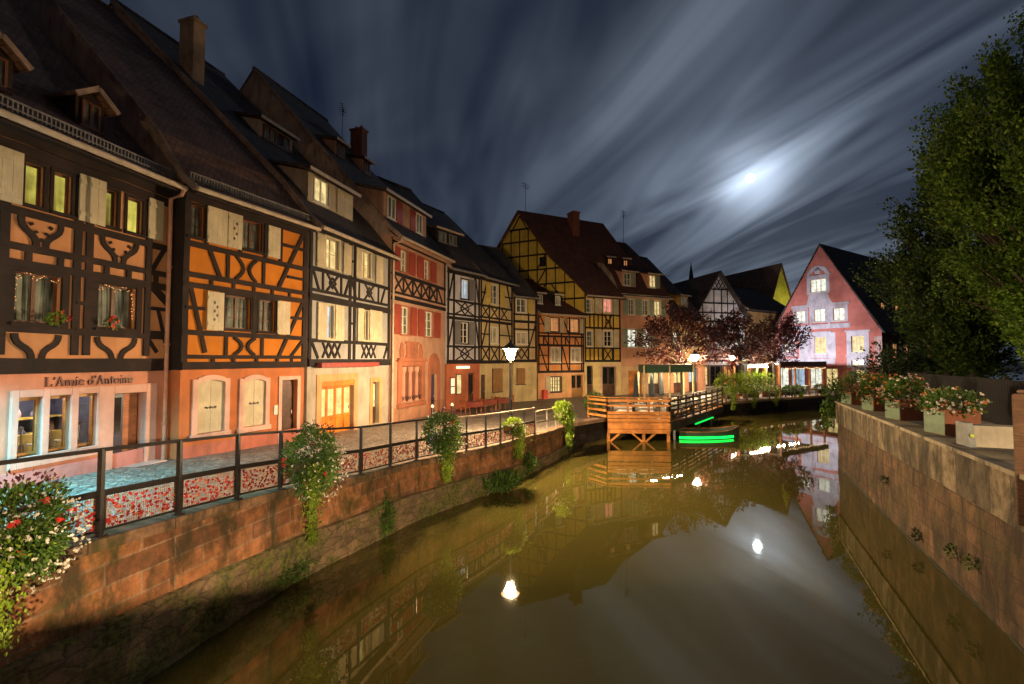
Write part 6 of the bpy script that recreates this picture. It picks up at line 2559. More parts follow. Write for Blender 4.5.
for p, br_ in ((D0 + Vector((0.05, 0.02)), (1,)), (Vector((6.88, 23.95)), (-1, 1)), (D1 + Vector((-0.06, 0.06)), ())):
    mb = MB()
    mb.bar((p.x, p.y, -0.6), (p.x, p.y, 0.46), 0.13)
    mb.build("support_post", DECKW, dk)
    for s in br_:
        mb = MB()
        mb.bar((p.x + s * 0.05, p.y - 0.02, -0.02), (p.x + s * 0.62, p.y - 0.02, 0.46), 0.09)
        mb.build("brace", DECKW, dk)
for f in (0.25, 0.5, 0.75):
    p = D1 + (D2 - D1) * f
    mb = MB()
    mb.bar((p.x - 0.1, p.y, -0.6), (p.x - 0.1, p.y, DZ - 0.1), 0.14)
    mb.build("support_post", DECKD, dk)


def board_rail(A, B, mat, boards, nposts, hgt=1.25):
    for k in range(nposts + 1):
        p = A + (B - A) * k / nposts
        mb = MB()
        mb.bar((p.x, p.y, DZ - 0.3), (p.x, p.y, DZ + hgt), 0.085)
        mb.build("rail_post", mat, dk)
    d = (B - A).normalized()
    n = Vector((d.y, -d.x)) * 0.06
    mb = MB()
    for z, hh in boards:
        mb.bar((A.x + n.x, A.y + n.y, DZ + z), (B.x + n.x, B.y + n.y, DZ + z), 0.028, hh)
    mb.bar((A.x, A.y, DZ + hgt + 0.02), (B.x, B.y, DZ + hgt + 0.02), 0.14, 0.04)
    mb.build("rail_boards", mat, dk)


board_rail(D0, D1, DECKW, [(0.10, 0.16), (0.29, 0.16), (0.48, 0.15), (0.86, 0.09), (1.12, 0.12)], 3)
board_rail(D1, D2, DECKD, [(0.14, 0.10), (0.36, 0.09), (0.58, 0.09), (0.82, 0.09), (1.08, 0.10)], 8)
board_rail(Vector((4.2, 25.2)), D0, DECKW, [(0.3, 0.12), (0.6, 0.12), (0.9, 0.1), (1.12, 0.12)], 1)

CLOTH = M_plain("white_tablecloth", (0.70, 0.66, 0.58), 0.8, 0.08, 5, 0.1)
CHAIRM = M_wood("dark_chair_wood", (0.055, 0.030, 0.018), 0.5)


def table(x, y, z, rz, label, group, r=0.42, cloth=CLOTH):
    t = thing("cafe_table", label, "table", (x, y, z), rz, group)
    mb = MB()
    mb.lathe((0, 0, 0), [(0.22, 0), (0.20, 0.03), (0.04, 0.06), (0.035, 0.70)], 8)
    mb.build("pedestal", IRON, t)
    mb = MB()
    mb.box(-r, r, -r, r, 0.71, 0.745)
    for sx, sy in ((0, -1), (0, 1), (-1, 0), (1, 0)):
        if sx:
            mb.face([(sx * r * 1.003, -r, 0.74), (sx * r * 1.003, r, 0.74), (sx * r * 1.06, r * 1.04, 0.46), (sx * r * 1.06, -r * 1.04, 0.46)])
        else:
            mb.face([(-r, sy * r * 1.003, 0.74), (r, sy * r * 1.003, 0.74), (r * 1.04, sy * r * 1.06, 0.46), (-r * 1.04, sy * r * 1.06, 0.46)])
    mb.build("tablecloth", cloth, t)
    return t


def chair(x, y, z, rz, label, group, mat=CHAIRM):
    t = thing("cafe_chair", label, "chair", (x, y, z), rz, group)
    mb = MB()
    mb.box(-0.21, 0.21, -0.21, 0.21, 0.43, 0.465)
    mb.build("seat", mat, t)
    for sx in (-1, 1):
        for sy in (-1, 1):
            mb = MB()
            mb.bar((sx * 0.19, sy * 0.19, 0), (sx * 0.18, sy * 0.18, 0.43), 0.035)
            mb.build("leg", mat, t)
    mb = MB()
    for sx in (-1, 1):
        mb.bar((sx * 0.19, 0.19, 0.46), (sx * 0.19, 0.26, 0.92), 0.035)
    for zz in (0.58, 0.70, 0.82):
        mb.bar((-0.19, 0.20 + (zz - 0.46) * 0.15, zz), (0.19, 0.20 + (zz - 0.46) * 0.15, zz), 0.02, 0.06)
    mb.build("backrest", mat, t)
    return t


da = math.atan2((D2 - D1).y, (D2 - D1).x)
dx_, dn_ = Vector((math.cos(da), math.sin(da))), Vector((-math.sin(da), math.cos(da)))
k = 0
for along in (0.9, 2.7, 4.5, 6.3, 8.1, 9.8):
    for deep in (0.75, 2.15):
        if along > 7 and deep > 2:
            continue
        p = D1 + dx_ * along + dn_ * deep
        table(p.x, p.y, DZ + 0.002, da, "white clothed table on the wooden deck over the canal", "tables on the wooden deck", 0.38)
        for s in (-1, 1):
            q = p + dx_ * (0.62 * s)
            chair(q.x, q.y, DZ + 0.002, da + (-math.pi / 2 if s > 0 else math.pi / 2), "dark wooden chair at a white table on the deck", "chairs on the wooden deck")
for k in range(2):
    p = Vector((6.0 + 1.15 * k, 24.75))
    table(p.x, p.y, DZ + 0.002, 0.1, "white clothed table on the wooden deck over the canal", "tables on the wooden deck", 0.36)
    chair(p.x - 0.55, p.y, DZ + 0.002, math.pi / 2, "dark wooden chair at a white table on the deck", "chairs on the wooden deck")

# green canopy on posts at the quay side of the deck
cn = thing("canopy", "green valance canopy on pale posts standing behind the wooden deck", "canopy", (0, 0, 0))
CA, CB, CD_, CE = Vector((8.4, 29.0)), Vector((12.4, 31.2)), Vector((12.9, 34.3)), Vector((8.95, 32.3))
mb = MB()
mb.poly_z([CA, CB, CD_, CE], 3.88, 3.96)
mb.build("roof", M_plain("dark_canopy_cloth", (0.10, 0.085, 0.06), 0.8, 0.2), cn)
GREENC = M_plain("green_canopy_cloth", (0.045, 0.10, 0.060), 0.8, 0.2, 4, 0.1)
mb = MB()
for a, b in ((CA, CB), (CE, CA), (CB, CD_)):
    d = b - a
    n = 14
    for q in range(n):
        p0, p1 = a + d * q / n, a + d * (q + 1) / n
        mb.face([(p0.x, p0.y, 3.90), (p1.x, p1.y, 3.90), (p1.x, p1.y, 3.46), ((p0.x + p1.x) / 2, (p0.y + p1.y) / 2, 3.40), (p0.x, p0.y, 3.46)])
mb.build("valance", GREENC, cn)
POSTM = M_plain("pale_post_paint", (0.50, 0.40, 0.22), 0.6)
for p in (CA, CB, CD_, CE, (CA + CB) * 0.5):
    mb = MB()
    mb.bar((p.x, p.y, 1.03), (p.x, p.y, 3.90), 0.09)
    mb.build("post", POSTM, cn)
mb = MB()
mb.tube([(9.2, 30.6, 3.78), (11.8, 32.0, 3.78)], 0.05, 6)
mb.build("light_tube", M_emit("canopy_light", (1.0, 0.80, 0.45), P_CANOPY), cn)
for k, (x, y) in enumerate(((8.05, 29.6), (9.5, 31.0), (10.4, 31.8))):
    u = thing("parasol", ("closed dark parasol standing left of the canopy posts", "closed dark parasol standing under the canopy middle", "closed dark parasol standing at the right of the canopy")[k], "parasol", (x, y, 1.05), 0, "closed parasols by the canopy")
    mb = MB()
    mb.lathe((0, 0, 0), [(0.25, 0), (0.25, 0.07), (0.03, 0.08), (0.025, 2.4)], 8)
    mb.build("pole", IRON, u)
    mb = MB()
    mb.lathe((0, 0, 0.75), [(0.16, 0), (0.20, 0.12), (0.15, 0.7), (0.12, 1.1), (0.05, 1.55)], 9)
    mb.build("folded_canopy", M_plain("dark_parasol_cloth", (0.03, 0.035, 0.045), 0.8), u)

# ------------------------------------------------------------------ moored boat with green lights
bt = thing("tour_boat", "low dark tour boat lit green along its side beside the deck", "boat", (8.95, 25.1, 0.0), 0.09)
mb = MB()
secs = []
for k in range(15):
    t_ = k / 14
    x = 3.6 * t_
    w = 0.72 * math.sin(math.pi * min(1, 0.18 + t_ * 0.82)) ** 0.55 if t_ < 0.999 else 0.12
    s_ = 0.40 + 0.22 * max(0, (t_ - 0.6) / 0.4) ** 2
    secs.append([(x, -w, s_), (x, -w * 0.8, -0.12), (x, w * 0.8, -0.12), (x, w, s_), (x, w - 0.06, s_), (x, w * 0.75, 0.0), (x, -w * 0.75, 0.0), (x, -w + 0.06, s_)])
for a, b in zip(secs, secs[1:]):
    for q in range(8):
        mb.face([a[q], b[q], b[(q + 1) % 8], a[(q + 1) % 8]])
mb.face(secs[0])
mb.face(list(reversed(secs[-1])))
mb.build("hull", M_plain("dark_boat_paint", (0.05, 0.08, 0.06), 0.4), bt)
for k in range(4):
    mb = MB()
    mb.box(0.6 + 0.6 * k, 0.8 + 0.6 * k, -0.55, 0.55, 0.20, 0.25)
    mb.build("thwart", DECKD, bt)
mb = MB()
mb.tube([(secs[k][0][0], secs[k][0][1] + 0.05, 0.10) for k in range(0, 13)], 0.07, 6)
mb.build("green_light_strip", M_emit("green_led", (0.003, 0.55, 0.05), 4.0), bt)
mb = MB()
for sd in (0, 3):
    mb.tube([(q[sd][0], q[sd][1], q[sd][2] + 0.02) for q in secs], 0.028, 6)
mb.build("gunwale", DECKW, bt)
mb = MB()
p, q = D1 + (D2 - D1) * 0.37, D1 + (D2 - D1) * 0.72
mb.tube([(p.x + 0.10, p.y - 0.08, 0.50), (q.x + 0.10, q.y - 0.08, 0.50)], 0.05, 6)
mb.build("green_light_tube", M_emit("green_tube", (0.003, 0.50, 0.06), 1.6), dk)
bu = thing("mooring_post", "short white mooring post in the water at the deck corner", "post", (8.75, 24.7, -0.4))
mb = MB()
mb.lathe((0, 0, 0), [(0.06, 0), (0.06, 0.85), (0.075, 0.87), (0.03, 0.95)], 8)
mb.build("pole", M_plain("white_post_paint", (0.7, 0.7, 0.68), 0.5), bu)

# ------------------------------------------------------------------ far terrace: pergola, planters, tables, hedge plants
qd = Vector((29.7 - 15.56, 42.3 - 34.25)).normalized()
qn = Vector((-qd.y, qd.x))                  # away from the water
Q0 = Vector((15.56, 34.25))


def onq(a, b):
    """point a metres along the far quay from its near end, b metres back from the edge"""
    p = Q0 + qd * a + qn * b
    return p


qa = math.atan2(qd.y, qd.x)
pg = thing("pergola", "dark flat roofed restaurant pergola on wooden posts before the pink house", "pergola", (*onq(9.4, 0.9), 1.06), qa)
mb = MB()
mb.box(-0.2, 7.4, -0.15, 4.6, 2.88, 3.02)
mb.box(-0.2, 7.4, -0.19, -0.10, 2.62, 3.05)
mb.build("roof", DOOR_DARK, pg)
for x in (0.0, 2.4, 4.8, 7.1):
    for y in (0.0, 4.3):
        mb = MB()
        mb.box(x - 0.07, x + 0.07, y - 0.07, y + 0.07, 0, 2.89)
        mb.build("post", M_wood("amber_posts", (0.34, 0.13, 0.04), 0.5), pg)
mb = MB()
for x in (0.5, 2.9, 5.3):
    mb.box(x, x + 1.6, 2.2, 2.3, 2.80, 2.86)
mb.build("light_tube", M_emit("pergola_light", (1.0, 0.86, 0.62), 170.0), pg)
aw = thing("awning", "white restaurant awning lit from below between the purple tree trunks", "awning", (*onq(6.4, 1.9), 1.06), qa)
mb = MB()
mb.poly_x([(0.0, 2.75), (1.5, 3.15), (1.5, 3.21), (0.0, 2.81)], 0.0, 2.9)
mb.box(0, 2.9, -0.02, 0.0, 2.60, 2.83)
mb.build("cloth", M_plain("white_awning_cloth", (0.65, 0.62, 0.55), 0.8, 0.1), aw)
for x in (0.05, 1.45, 2.85):
    mb = MB()
    mb.box(x - 0.04, x + 0.04, 0.0, 0.08, 0, 2.76)
    mb.build("post", POSTM, aw)
mb = MB()
mb.box(0.1, 2.8, -0.10, -0.03, 2.58, 2.64)
mb.build("light_tube", M_emit("awning_light", (1.0, 0.88, 0.66), 150.0), aw)
gr = random.Random(31)
for k, (a, b) in enumerate(((4.3, 1.5), (5.6, 1.6), (6.9, 1.5), (8.3, 1.55), (2.9, 1.7))):
    p = onq(a, b)
    lab = ("bright green bamboo shrub in a pot, second from the deck in the terrace row", "bright green bamboo shrub in a pot, middle of the terrace row", "bright green bamboo shrub in a pot before the left half of the white awning", "bright green bamboo shrub in a pot before the right half of the white awning", "bright green bamboo shrub in a pot nearest the deck in the terrace row")[k]
    t = thing("potted_shrub", lab, "potted plant", (p.x, p.y, 1.06), 0, "tall potted shrubs on the terrace")
    mb = MB()
    mb.lathe((0, 0, 0), [(0.22, 0), (0.27, 0.40), (0.29, 0.42), (0.25, 0.36)], 9)
    mb.build("pot", SANDSTONE, t)
    mb = MB()
    bush(mb, (0, 0, 1.25), (0.75, 0.5, 0.95), 760, 0.17, gr, 0.15)
    mb.build("foliage", LEAF_LIME, t, fix=False)
labs = ("lime flower trough on the far terrace edge nearest the deck", "trailing flower trough on the far terrace edge before the middle trunk", "trailing lime flower trough on the far terrace edge left of the third trunk", "dark green flower trough on the far terrace edge below the third trunk", "dark leafy flower trough on the far terrace edge at the left pergola post", "orange flowered trough on the far terrace edge at the right pergola post")
for k, a in enumerate((1.3, 3.9, 6.9, 9.2, 10.6, 14.2)):
    p = onq(a, 0.05)
    r = random.Random(40 + k)
    t = thing("flower_planter", labs[k], "flower box", (p.x, p.y, 1.08), qa, "flower troughs on the far terrace")
    mb = MB()
    mb.poly_x([(-0.14, 0.22), (0.14, 0.22), (0.18, 0.5), (-0.18, 0.5)], -0.55, 0.55)
    mb.box(-0.5, -0.44, -0.05, 0.05, 0, 0.24)
    mb.box(0.44, 0.5, -0.05, 0.05, 0, 0.24)
    mb.build("box", BOX, t)
    mb = MB()
    bush(mb, (0, 0, 0.62), (0.72, 0.42, 0.36), 560, 0.13, r)
    mb.build("foliage", LEAF_LIME if k < 3 else LEAF_GREEN, t, fix=False)
    if k != 3:
        mb = MB()
        vine(mb, (-0.05, -0.3, 0.5), 1.05 if k < 3 else 0.5, 0.15, 240, 0.11, r)
        mb.build("trailing_vine", LEAF_LIME, t, fix=False)
    if k == 5:
        mb = MB()
        heads(mb, (0, 0, 0.62), (0.72, 0.42, 0.4), 40, 0.06, r, 3)
        mb.build("orange_blossoms", FLOWER_ORANGE, t, fix=False)
for k, (a, b) in enumerate(((9.9, 2.0), (11.6, 2.0), (13.4, 2.0), (15.2, 2.0), (10.8, 3.8), (13.0, 3.8))):
    p = onq(a, b)
    table(p.x, p.y, 1.062, qa, "white clothed table under the dark pergola", "tables under the pergola", 0.38)
    for s in (-1, 1):
        q = p + qd * (0.62 * s)
        chair(q.x, q.y, 1.062, qa + (-math.pi / 2 if s > 0 else math.pi / 2), "dark wooden chair at a table under the pergola", "chairs under the pergola")
# low rail along the terrace edge
fr = thing("steel_railing", "thin dark railing along the far terrace edge under the pergola", "railing", (*onq(8.6, 0.25), 1.08), qa)
for k in range(9):
    mb = MB()
    mb.box(k * 1.05 - 0.02, k * 1.05 + 0.02, -0.02, 0.02, 0, 0.85)
    mb.build("post", IRON, fr)
mb = MB()
for z in (0.25, 0.55, 0.84):
    mb.box(-0.02, 8.42, -0.015, 0.015, z, z + 0.03)
mb.build("rails", IRON, fr)
# white floodlight on the pergola roof washing the pink gable
fl = thing("floodlight", "white floodlight on the pergola roof aimed up at the pink gable", "floodlight", (*onq(13.0, 3.6), 4.10), R(-58))
mb = MB()
mb.box(-0.22, 0.22, -0.16, -0.02, 0.03, 0.33)
mb.box(-0.03, 0.03, -0.08, -0.02, -0.06, 0.05)
mb.build("housing", IRON, fl)
mb = MB()
mb.face([(-0.2, -0.005, 0.05), (0.2, -0.005, 0.05), (0.2, -0.012, 0.31), (-0.2, -0.012, 0.31)])
mb.build("lamp_face", M_emit("floodlight_face", (0.92, 0.90, 1.0), P_FLOOD), fl)

sl = thing("string_lights", "row of warm bulbs strung along the front of the dark pergola", "string lights", (*onq(9.4, 0.62), 1.06), qa)
mb = MB()
mb.tube([(0.2 + 7.0 * k / 28, 0, 2.55 - 0.09 * abs(math.sin(k * math.pi / 7))) for k in range(29)], 0.008, 4)
mb.build("cord", IRON, sl)
mb = MB()
for k in range(1, 28):
    mb.lathe((0.2 + 7.0 * k / 28, 0, 2.47 - 0.09 * abs(math.sin(k * math.pi / 7))), [(0.008, 0), (0.035, 0.03), (0.008, 0.075)], 6)
mb.build("bulbs", M_emit("terrace_bulb", (1.0, 0.66, 0.30), 2.5), sl)
# café things before the terracotta house
RT = M_plain("red_table_cloth", (0.20, 0.045, 0.03), 0.7, 0.15)
RC = M_wood("red_brown_chair", (0.28, 0.08, 0.03), 0.5)
for k, (x, y) in enumerate(((-2.3, 27.2), (-1.5, 28.6), (-0.6, 29.8))):
    table(x, y, sz(y), 0.9, ("red clothed café table nearest the salmon house", "red clothed café table between two others on the street", "red clothed café table nearest the cream yellow house")[k], "red café tables on the street", 0.4, RT)
    for s in (-1, 1):
        chair(x + 0.42 * s, y + 0.5 * s, sz(y), 0.9 + (-math.pi / 2 if s > 0 else math.pi / 2), "red brown chair at a red café table on the street", "red café chairs on the street", RC)
# bollards on the street by the salmon house
for k, (x, y) in enumerate(((-3.9, 22.4), (-3.1, 23.6))):
    b_ = thing("bollard", ("short iron bollard with a pale top nearest the carved red window", "short iron bollard with a pale top further along the salmon house")[k], "bollard", (x, y, sz(y)), 0, "bollards on the street")
    mb = MB()
    mb.lathe((0, 0, 0), [(0.10, 0), (0.08, 0.08), (0.06, 0.75), (0.08, 0.78)], 9)
    mb.build("shaft", IRON, b_)
    mb = MB()
    mb.lathe((0, 0, 0.78), [(0.08, 0), (0.09, 0.05), (0.06, 0.12), (0.02, 0.15)], 9)
    mb.build("cap", M_plain("pale_cap", (0.6, 0.55, 0.45), 0.5), b_)

# flowers on the sills of the shop house, string lights round its windows
for k, (u, z, mt, lab) in enumerate(((0.78, 3.62, LEAF_LIME, "little green plant with a red bloom on the left carved window sill"), (1.98, 3.62, FLOWER_RED, "red geranium on the right carved window sill of the shop house"))):
    r = random.Random(60 + k)
    p = h1.A + Vector((math.cos(h1.rz) * u + math.sin(h1.rz) * 0.12, math.sin(h1.rz) * u - math.cos(h1.rz) * 0.12))
    t = thing("potted_plant", lab, "potted plant", (p.x, p.y, h1.base + z), h1.rz, "plants on the shop house sills")
    mb = MB()
    bush(mb, (0, -0.02, 0.10), (0.17, 0.10, 0.14), 130, 0.07, r)
    mb.build("foliage", LEAF_GREEN if k else mt, t, fix=False)
    mb = MB()
    heads(mb, (0.12 if k == 0 else 0.02, -0.03, 0.10), (0.14, 0.10, 0.15), 4 if k == 0 else 16, 0.03, r, 4)
    mb.build("red_blossoms", FLOWER_RED, t, fix=False)
BULB = M_emit("string_bulb", (1.0, 0.45, 0.15), 1.2)
for k, (a, b) in enumerate(((0.08, 0.97), (1.72, 2.70))):
    r = random.Random(70 + k)
    t = thing("string_lights", ("warm string lights draped inside the left carved window", "warm string lights draped inside the right carved window")[k], "string lights", (h1.A.x, h1.A.y, h1.base), h1.rz, "string lights in the shop house windows")
    mb = MB()
    pts = [(a + (b - a) * q / 12, 0.06, 4.62 - 0.07 * math.sin(q * 1.3)) for q in range(13)] + [((b - 0.06) if k else (a + 0.06), 0.06, 4.5 - 0.09 * q) for q in range(8)]
    mb.tube(pts[:13], 0.006, 4)
    mb.build("cord", IRON, t)
    mb = MB()
    for p in pts:
        for _ in range(2):
            c = Vector(p) + rv(r) * 0.035
            mb.lathe(tuple(c), [(0.004, 0), (0.012, 0.008), (0.004, 0.02)], 5)
    mb.build("bulbs", BULB, t)


# ------------------------------------------------------------------ trees
def tree(name, label, x, y, z0, hgt, trunk_h, crown_c, crown_r, nclump, per, L, mat, seed, group, clump_r=0.55, up=0.5, trunk_r=0.16, flat=1.0, pert=0.35, low=0.0):
    r = random.Random(seed)
    t = thing(name, label, "tree", (x, y, z0), 0, group)
    tr = MB()
    top = Vector((crown_c[0] * 0.8, crown_c[1] * 0.8, crown_c[2] + crown_r[2] * 0.45))
    tr.tube([(0, 0, -0.3), (0.03, 0.02, trunk_h * 0.5), (0.0, 0.05, trunk_h), tuple(top * 0.6 + Vector((0, 0, trunk_h * 0.4))), tuple(top)], [trunk_r * 1.25, trunk_r, trunk_r * 0.9, trunk_r * 0.5, 0.02], 9)
    cl = MB()
    C = Vector(crown_c)
    sd = r.uniform(0, 50)
    for k in range(nclump):
        d = rv(r).normalized()
        rad = (0.35 + 0.65 * r.random() ** 0.5)
        kk = rad * (1 + pert * mnoise.noise(d * 1.9 + Vector((sd, 3, 1))) + 0.5 * pert * mnoise.noise(d * 5.0 + Vector((sd, 9, 4))))
        tp = 1.0 - low * max(0.0, -d.z) ** 1.3 - 0.30 * max(0.0, d.z) ** 2
        c = C + Vector((d.x * crown_r[0] * tp, d.y * crown_r[1] * tp, d.z * crown_r[2])) * kk
        if c.z < trunk_h * 0.75:
            continue
        if k % 6 == 0:
            s = Vector((0, 0, trunk_h + (c.z - trunk_h) * 0.3))
            m_ = (s + c) / 2 + Vector((0, 0, 0.25))
            tr.tube([tuple(s), tuple(m_), tuple(c)], [trunk_r * 0.32, trunk_r * 0.2, 0.012], 5)
        ax = (d + Vector((0, 0, up)) + rv(r) * 0.5).normalized()
        for _ in range(per):
            a = max(-1.5, min(1.5, r.gauss(0, 0.9)))
            p = c + ax * (a * clump_r * 0.75) + rv(r) * clump_r * 0.62 * flat
            o = ax * 0.8 + rv(r) * 0.9
            s = r.uniform(0.6, 1.25)
            leaf(cl, p, o, rv(r) + Vector((0, 0, 0.8)), L * s, L * 0.6 * s)
    tr.build("trunk", BARK, t)
    cl.build("crown", mat, t, fix=False)
    return t


G_P = "purple leaved trees on the terrace"
tree("plum_tree", "purple leaved tree behind the green canopy, nearest the salmon townhouse", 12.9, 34.6, 1.05, 7, 2.6, (-0.3, 0, 4.7), (3.1, 2.6, 2.2), 150, 34, 0.23, LEAF_PURPLE, 81, G_P, 0.50, 0.3, 0.15)
tree("plum_tree", "purple leaved tree over the middle lamp before the white lattice gable", 20.4, 40.6, 1.05, 7, 2.8, (-0.2, 0, 4.9), (3.3, 2.8, 2.3), 160, 34, 0.25, LEAF_PURPLE, 82, G_P, 0.55, 0.3, 0.16)
tree("plum_tree", "purple leaved tree right of the others, overlapping the pink gable", 24.5, 42.6, 1.05, 6.6, 2.8, (0.2, 0, 4.9), (2.7, 2.4, 2.2), 110, 34, 0.25, LEAF_PURPLE, 83, G_P, 0.55, 0.3, 0.15)
G_R = "tall green trees on the right bank"
tree("hornbeam_tree", "tall green tree with feathery outline further back on the right bank", 21.3, 21.0, 2.4, 12, 1.6, (0.0, 0, 5.8), (3.2, 3.1, 5.6), 300, 165, 0.19, LEAF_TREE_BACK, 91, G_R, 0.78, 1.1, 0.25, 0.85, 0.36, 0.62)
tree("hornbeam_tree", "largest green tree filling the right edge above the planters", 19.1, 16.0, 2.4, 13, 1.6, (0.0, 0, 7.9), (3.6, 3.4, 7.0), 400, 230, 0.155, LEAF_TREE, 92, G_R, 0.78, 1.1, 0.28, 0.85, 0.38, 0.42)

# ------------------------------------------------------------------ right bank: planters on the parapet, fence, hedge, box
GREENBOX = M_plain("green_planter_paint", (0.13, 0.19, 0.12), 0.6, 0.25, 5, 0.2)
TERRA = M_plaster("terracotta_planter", (0.30, 0.115, 0.065), 0.35)


def wall_box(label, x, y, rz, w, d, hgt, seed, fl, n=900, rad_z=0.26, cat="flower box"):
    r = random.Random(seed)
    t = thing("flower_planter", label, cat, (x, y, 2.652), rz, "planters on the right parapet")
    mb = MB()
    mb.box(-w / 2, w / 2, -d / 2, d / 2, 0.0, hgt)
    mb.box(-w / 2 - 0.02, w / 2 + 0.02, -d / 2 - 0.02, d / 2 + 0.02, hgt - 0.05, hgt + 0.001)
    mb.build("box", TERRA, t, bevel=0.008)
    mb = MB()
    mb.box(-w / 2 - 0.012, -w / 2 - 0.002, -d / 2 + 0.01, d / 2 - 0.01, 0.01, hgt - 0.055)
    mb.build("painted_end", GREENBOX, t)
    mb = MB()
    bush(mb, (0, 0, hgt + 0.12), (w * 0.80, d * 0.85, rad_z * 1.15), int(n * 1.5), 0.075, r)
    mb.build("foliage", LEAF_GREEN, t, fix=False)
    for nm, mt, cnt, s in fl:
        mb = MB()
        heads(mb, (0, 0, hgt + 0.14), (w * 0.82, d * 0.88, rad_z * 1.25), int(cnt * 1.6), s, r, 3)
        mb.build(nm, mt, t, fix=False)


ra = math.atan2(11.38, 5.42)
wall_box("nearest parapet planter with green painted end and white and orange flowers", 9.75, 10.15, -0.15, 0.68, 0.62, 0.56, 101, [("white_blossoms", FLOWER_WHITE, 46, 0.028), ("orange_blossoms", FLOWER_ORANGE, 22, 0.028)])
wall_box("second parapet planter with tall leafy mass and white blooms", 10.85, 12.6, -0.15, 0.66, 0.62, 0.55, 102, [("white_blossoms", FLOWER_WHITE, 52, 0.032), ("orange_blossoms", FLOWER_ORANGE, 40, 0.03)], 1500, 0.42)
wall_box("third parapet planter with dark orange flowers over terracotta", 11.9, 14.8, -0.15, 0.7, 0.62, 0.50, 103, [("orange_blossoms", FLOWER_ORANGE, 60, 0.035)], 1500, 0.45)
wall_box("farthest parapet planter with a dark round bush before the pink house", 12.75, 16.9, -0.15, 0.7, 0.65, 0.45, 104, [], 1500, 0.52)
ih = thing("hanging_plant", "long green plant hanging over the end of the right wall to the water", "plant", (13.0, 18.45, 2.6))
mb = MB()
r = random.Random(111)
bush(mb, (0, 0, 0.25), (0.26, 0.26, 0.85), 520, 0.11, r, 0.1)
vine(mb, (-0.22, 0.0, 0.1), 1.1, 0.16, 300, 0.11, r)
mb.build("foliage", LEAF_GREEN, ih, fix=False)
mb = MB()
for k in range(4):
    mb.tube([(0, 0, -0.1), (r.uniform(-.2, .2), r.uniform(-.2, .2), 0.4), (r.uniform(-.3, .3), r.uniform(-.2, .2), 1.0)], [0.02, 0.014, 0.005], 5)
mb.build("stem", BARK, ih)
# dark timber fence and hedge behind the planters
fe = thing("timber_fence", "dark timber fence standing behind the parapet planters", "fence", (0, 0, 0))
fa, fb = Vector((10.6, 7.0)), Vector((17.0, 19.6))
fd = (fb - fa)
nb = int(fd.length / 0.16)
FW = M_wood("dark_fence_boards", (0.014, 0.011, 0.010), 0.9)
mb = MB()
for k in range(nb):
    p = fa + fd * (k + 0.5) / nb
    mb.obox((p.x, p.y), math.atan2(fd.y, fd.x), 0.074, 0.014, 2.45, 3.75 + rnd.uniform(-0.01, 0.01))
mb.build("boards", FW, fe)
for k in range(8):
    p = fa + fd * k / 7
    mb = MB()
    mb.obox((p.x + 0.06, p.y - 0.03), math.atan2(fd.y, fd.x), 0.05, 0.05, 2.4, 3.85)
    mb.build("post", FW, fe)
hd = thing("hedge", "dark hedge mass between the timber fence and the tall trees", "hedge", (18.5, 22.5, 2.4))
mb = MB()
r = random.Random(121)
for k in range(13):
    t_ = k / 12
    bush(mb, (-0.2 + 8.5 * t_, 0.2 + 3.6 * t_, 1.25), (1.0, 0.8, 1.5), 520, 0.17, r, 0.2)
mb.build("foliage", LEAF_DARK, hd, fix=False)
mb = MB()
for k in range(13):
    t_ = k / 12
    mb.tube([(-0.2 + 8.5 * t_, 0.2 + 3.6 * t_, -0.2), (-0.2 + 8.5 * t_, 0.2 + 3.6 * t_, 1.6)], [0.06, 0.02], 5)
mb.build("stem", BARK, hd)
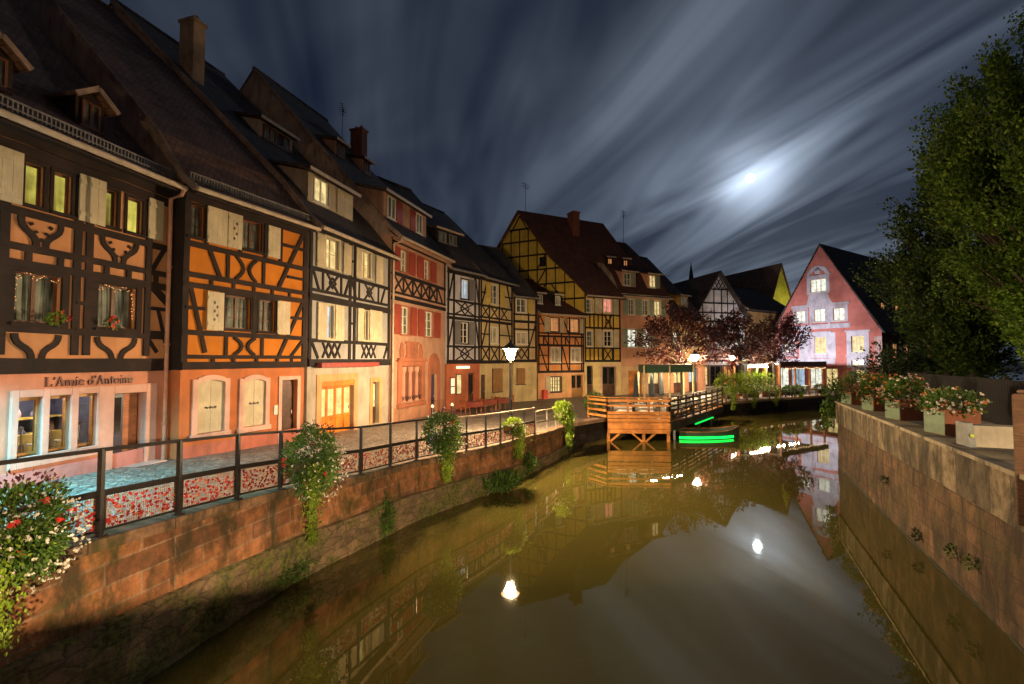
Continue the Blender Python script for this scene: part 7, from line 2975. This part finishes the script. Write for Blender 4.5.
# pale cable box with a grey end and small yellow lamp lying on the bank
eb = thing("electric_box", "long pale cabinet with a grey end and small yellow sticker on the right parapet", "cabinet", (8.80, 8.55, 2.652), -0.35)
mb = MB()
mb.poly_x([(-0.16, 0.03), (0.22, 0.03), (0.22, 0.42), (-0.08, 0.42)], -0.2, 1.25)
mb.build("body", M_concrete("pale_cabinet", (0.42, 0.37, 0.27), (0.10, 0.08, 0.05), 0.55, 0.75), eb, bevel=0.01)
mb = MB()
mb.poly_x([(-0.20, 0.0), (0.24, 0.0), (0.24, 0.46), (-0.10, 0.46)], -0.30, -0.202)
e_ = mb.build("end_plate", M_plain("grey_end_plate", (0.20, 0.21, 0.20), 0.5), eb)
mb = MB()
mb.lathe((0, 0, 0), [(0.032, 0), (0.036, 0.012), (0.022, 0.02)], 10)
st_ = mb.build("indicator", M_emit("yellow_indicator", (0.75, 0.8, 0.1), 0.15), e_)  # small yellow spot, given a faint glow of its own
st_.location = (-0.255, -0.185, 0.24)
st_.rotation_euler = (R(76), 0, 0)
mb = MB()
mb.box(-0.4, 1.3, -0.22, 0.26, -0.001, 0.028)
mb.build("foot", IRON, eb)
# gate post at the right edge
gp_ = thing("gate_post", "weathered brown gate post at the right edge of the canal wall", "post", (7.50, 6.62, 1.9), 0.44)
mb = MB()
mb.poly_z([(-0.14, -0.15), (0.15, -0.15), (0.15, 0.15), (-0.14, 0.15)], 0.0, 1.90)
mb.poly_z([(-0.10, -0.11), (0.11, -0.11), (0.11, 0.11), (-0.10, 0.11)], 1.901, 1.96)
mb.build("shaft", M_wood("weathered_post", (0.17, 0.095, 0.055), 0.85), gp_, bevel=0.03)
# weeds on the right wall
for k, (y, z) in enumerate(((12.6, 1.0), (10.4, 0.35), (8.8, 0.65), (8.1, 0.75))):
    r = random.Random(130 + k)
    t = thing("wall_plant", ("tiny dark weed high on the brown wall below the second planter", "dark weed at the waterline of the brown wall", "small green weed low on the brown wall, left of its twin", "small green weed low on the brown wall near the gate post")[k], "plant", (rwx(y) - 0.06, y, z), ra, "weeds on the brown canal wall")
    mb = MB()
    bush(mb, (0, 0, 0), (0.16, 0.10, 0.12), 90, 0.06, r, 0.1)
    mb.build("foliage", LEAF_DARK if k < 2 else LEAF_GREEN, t, fix=False)
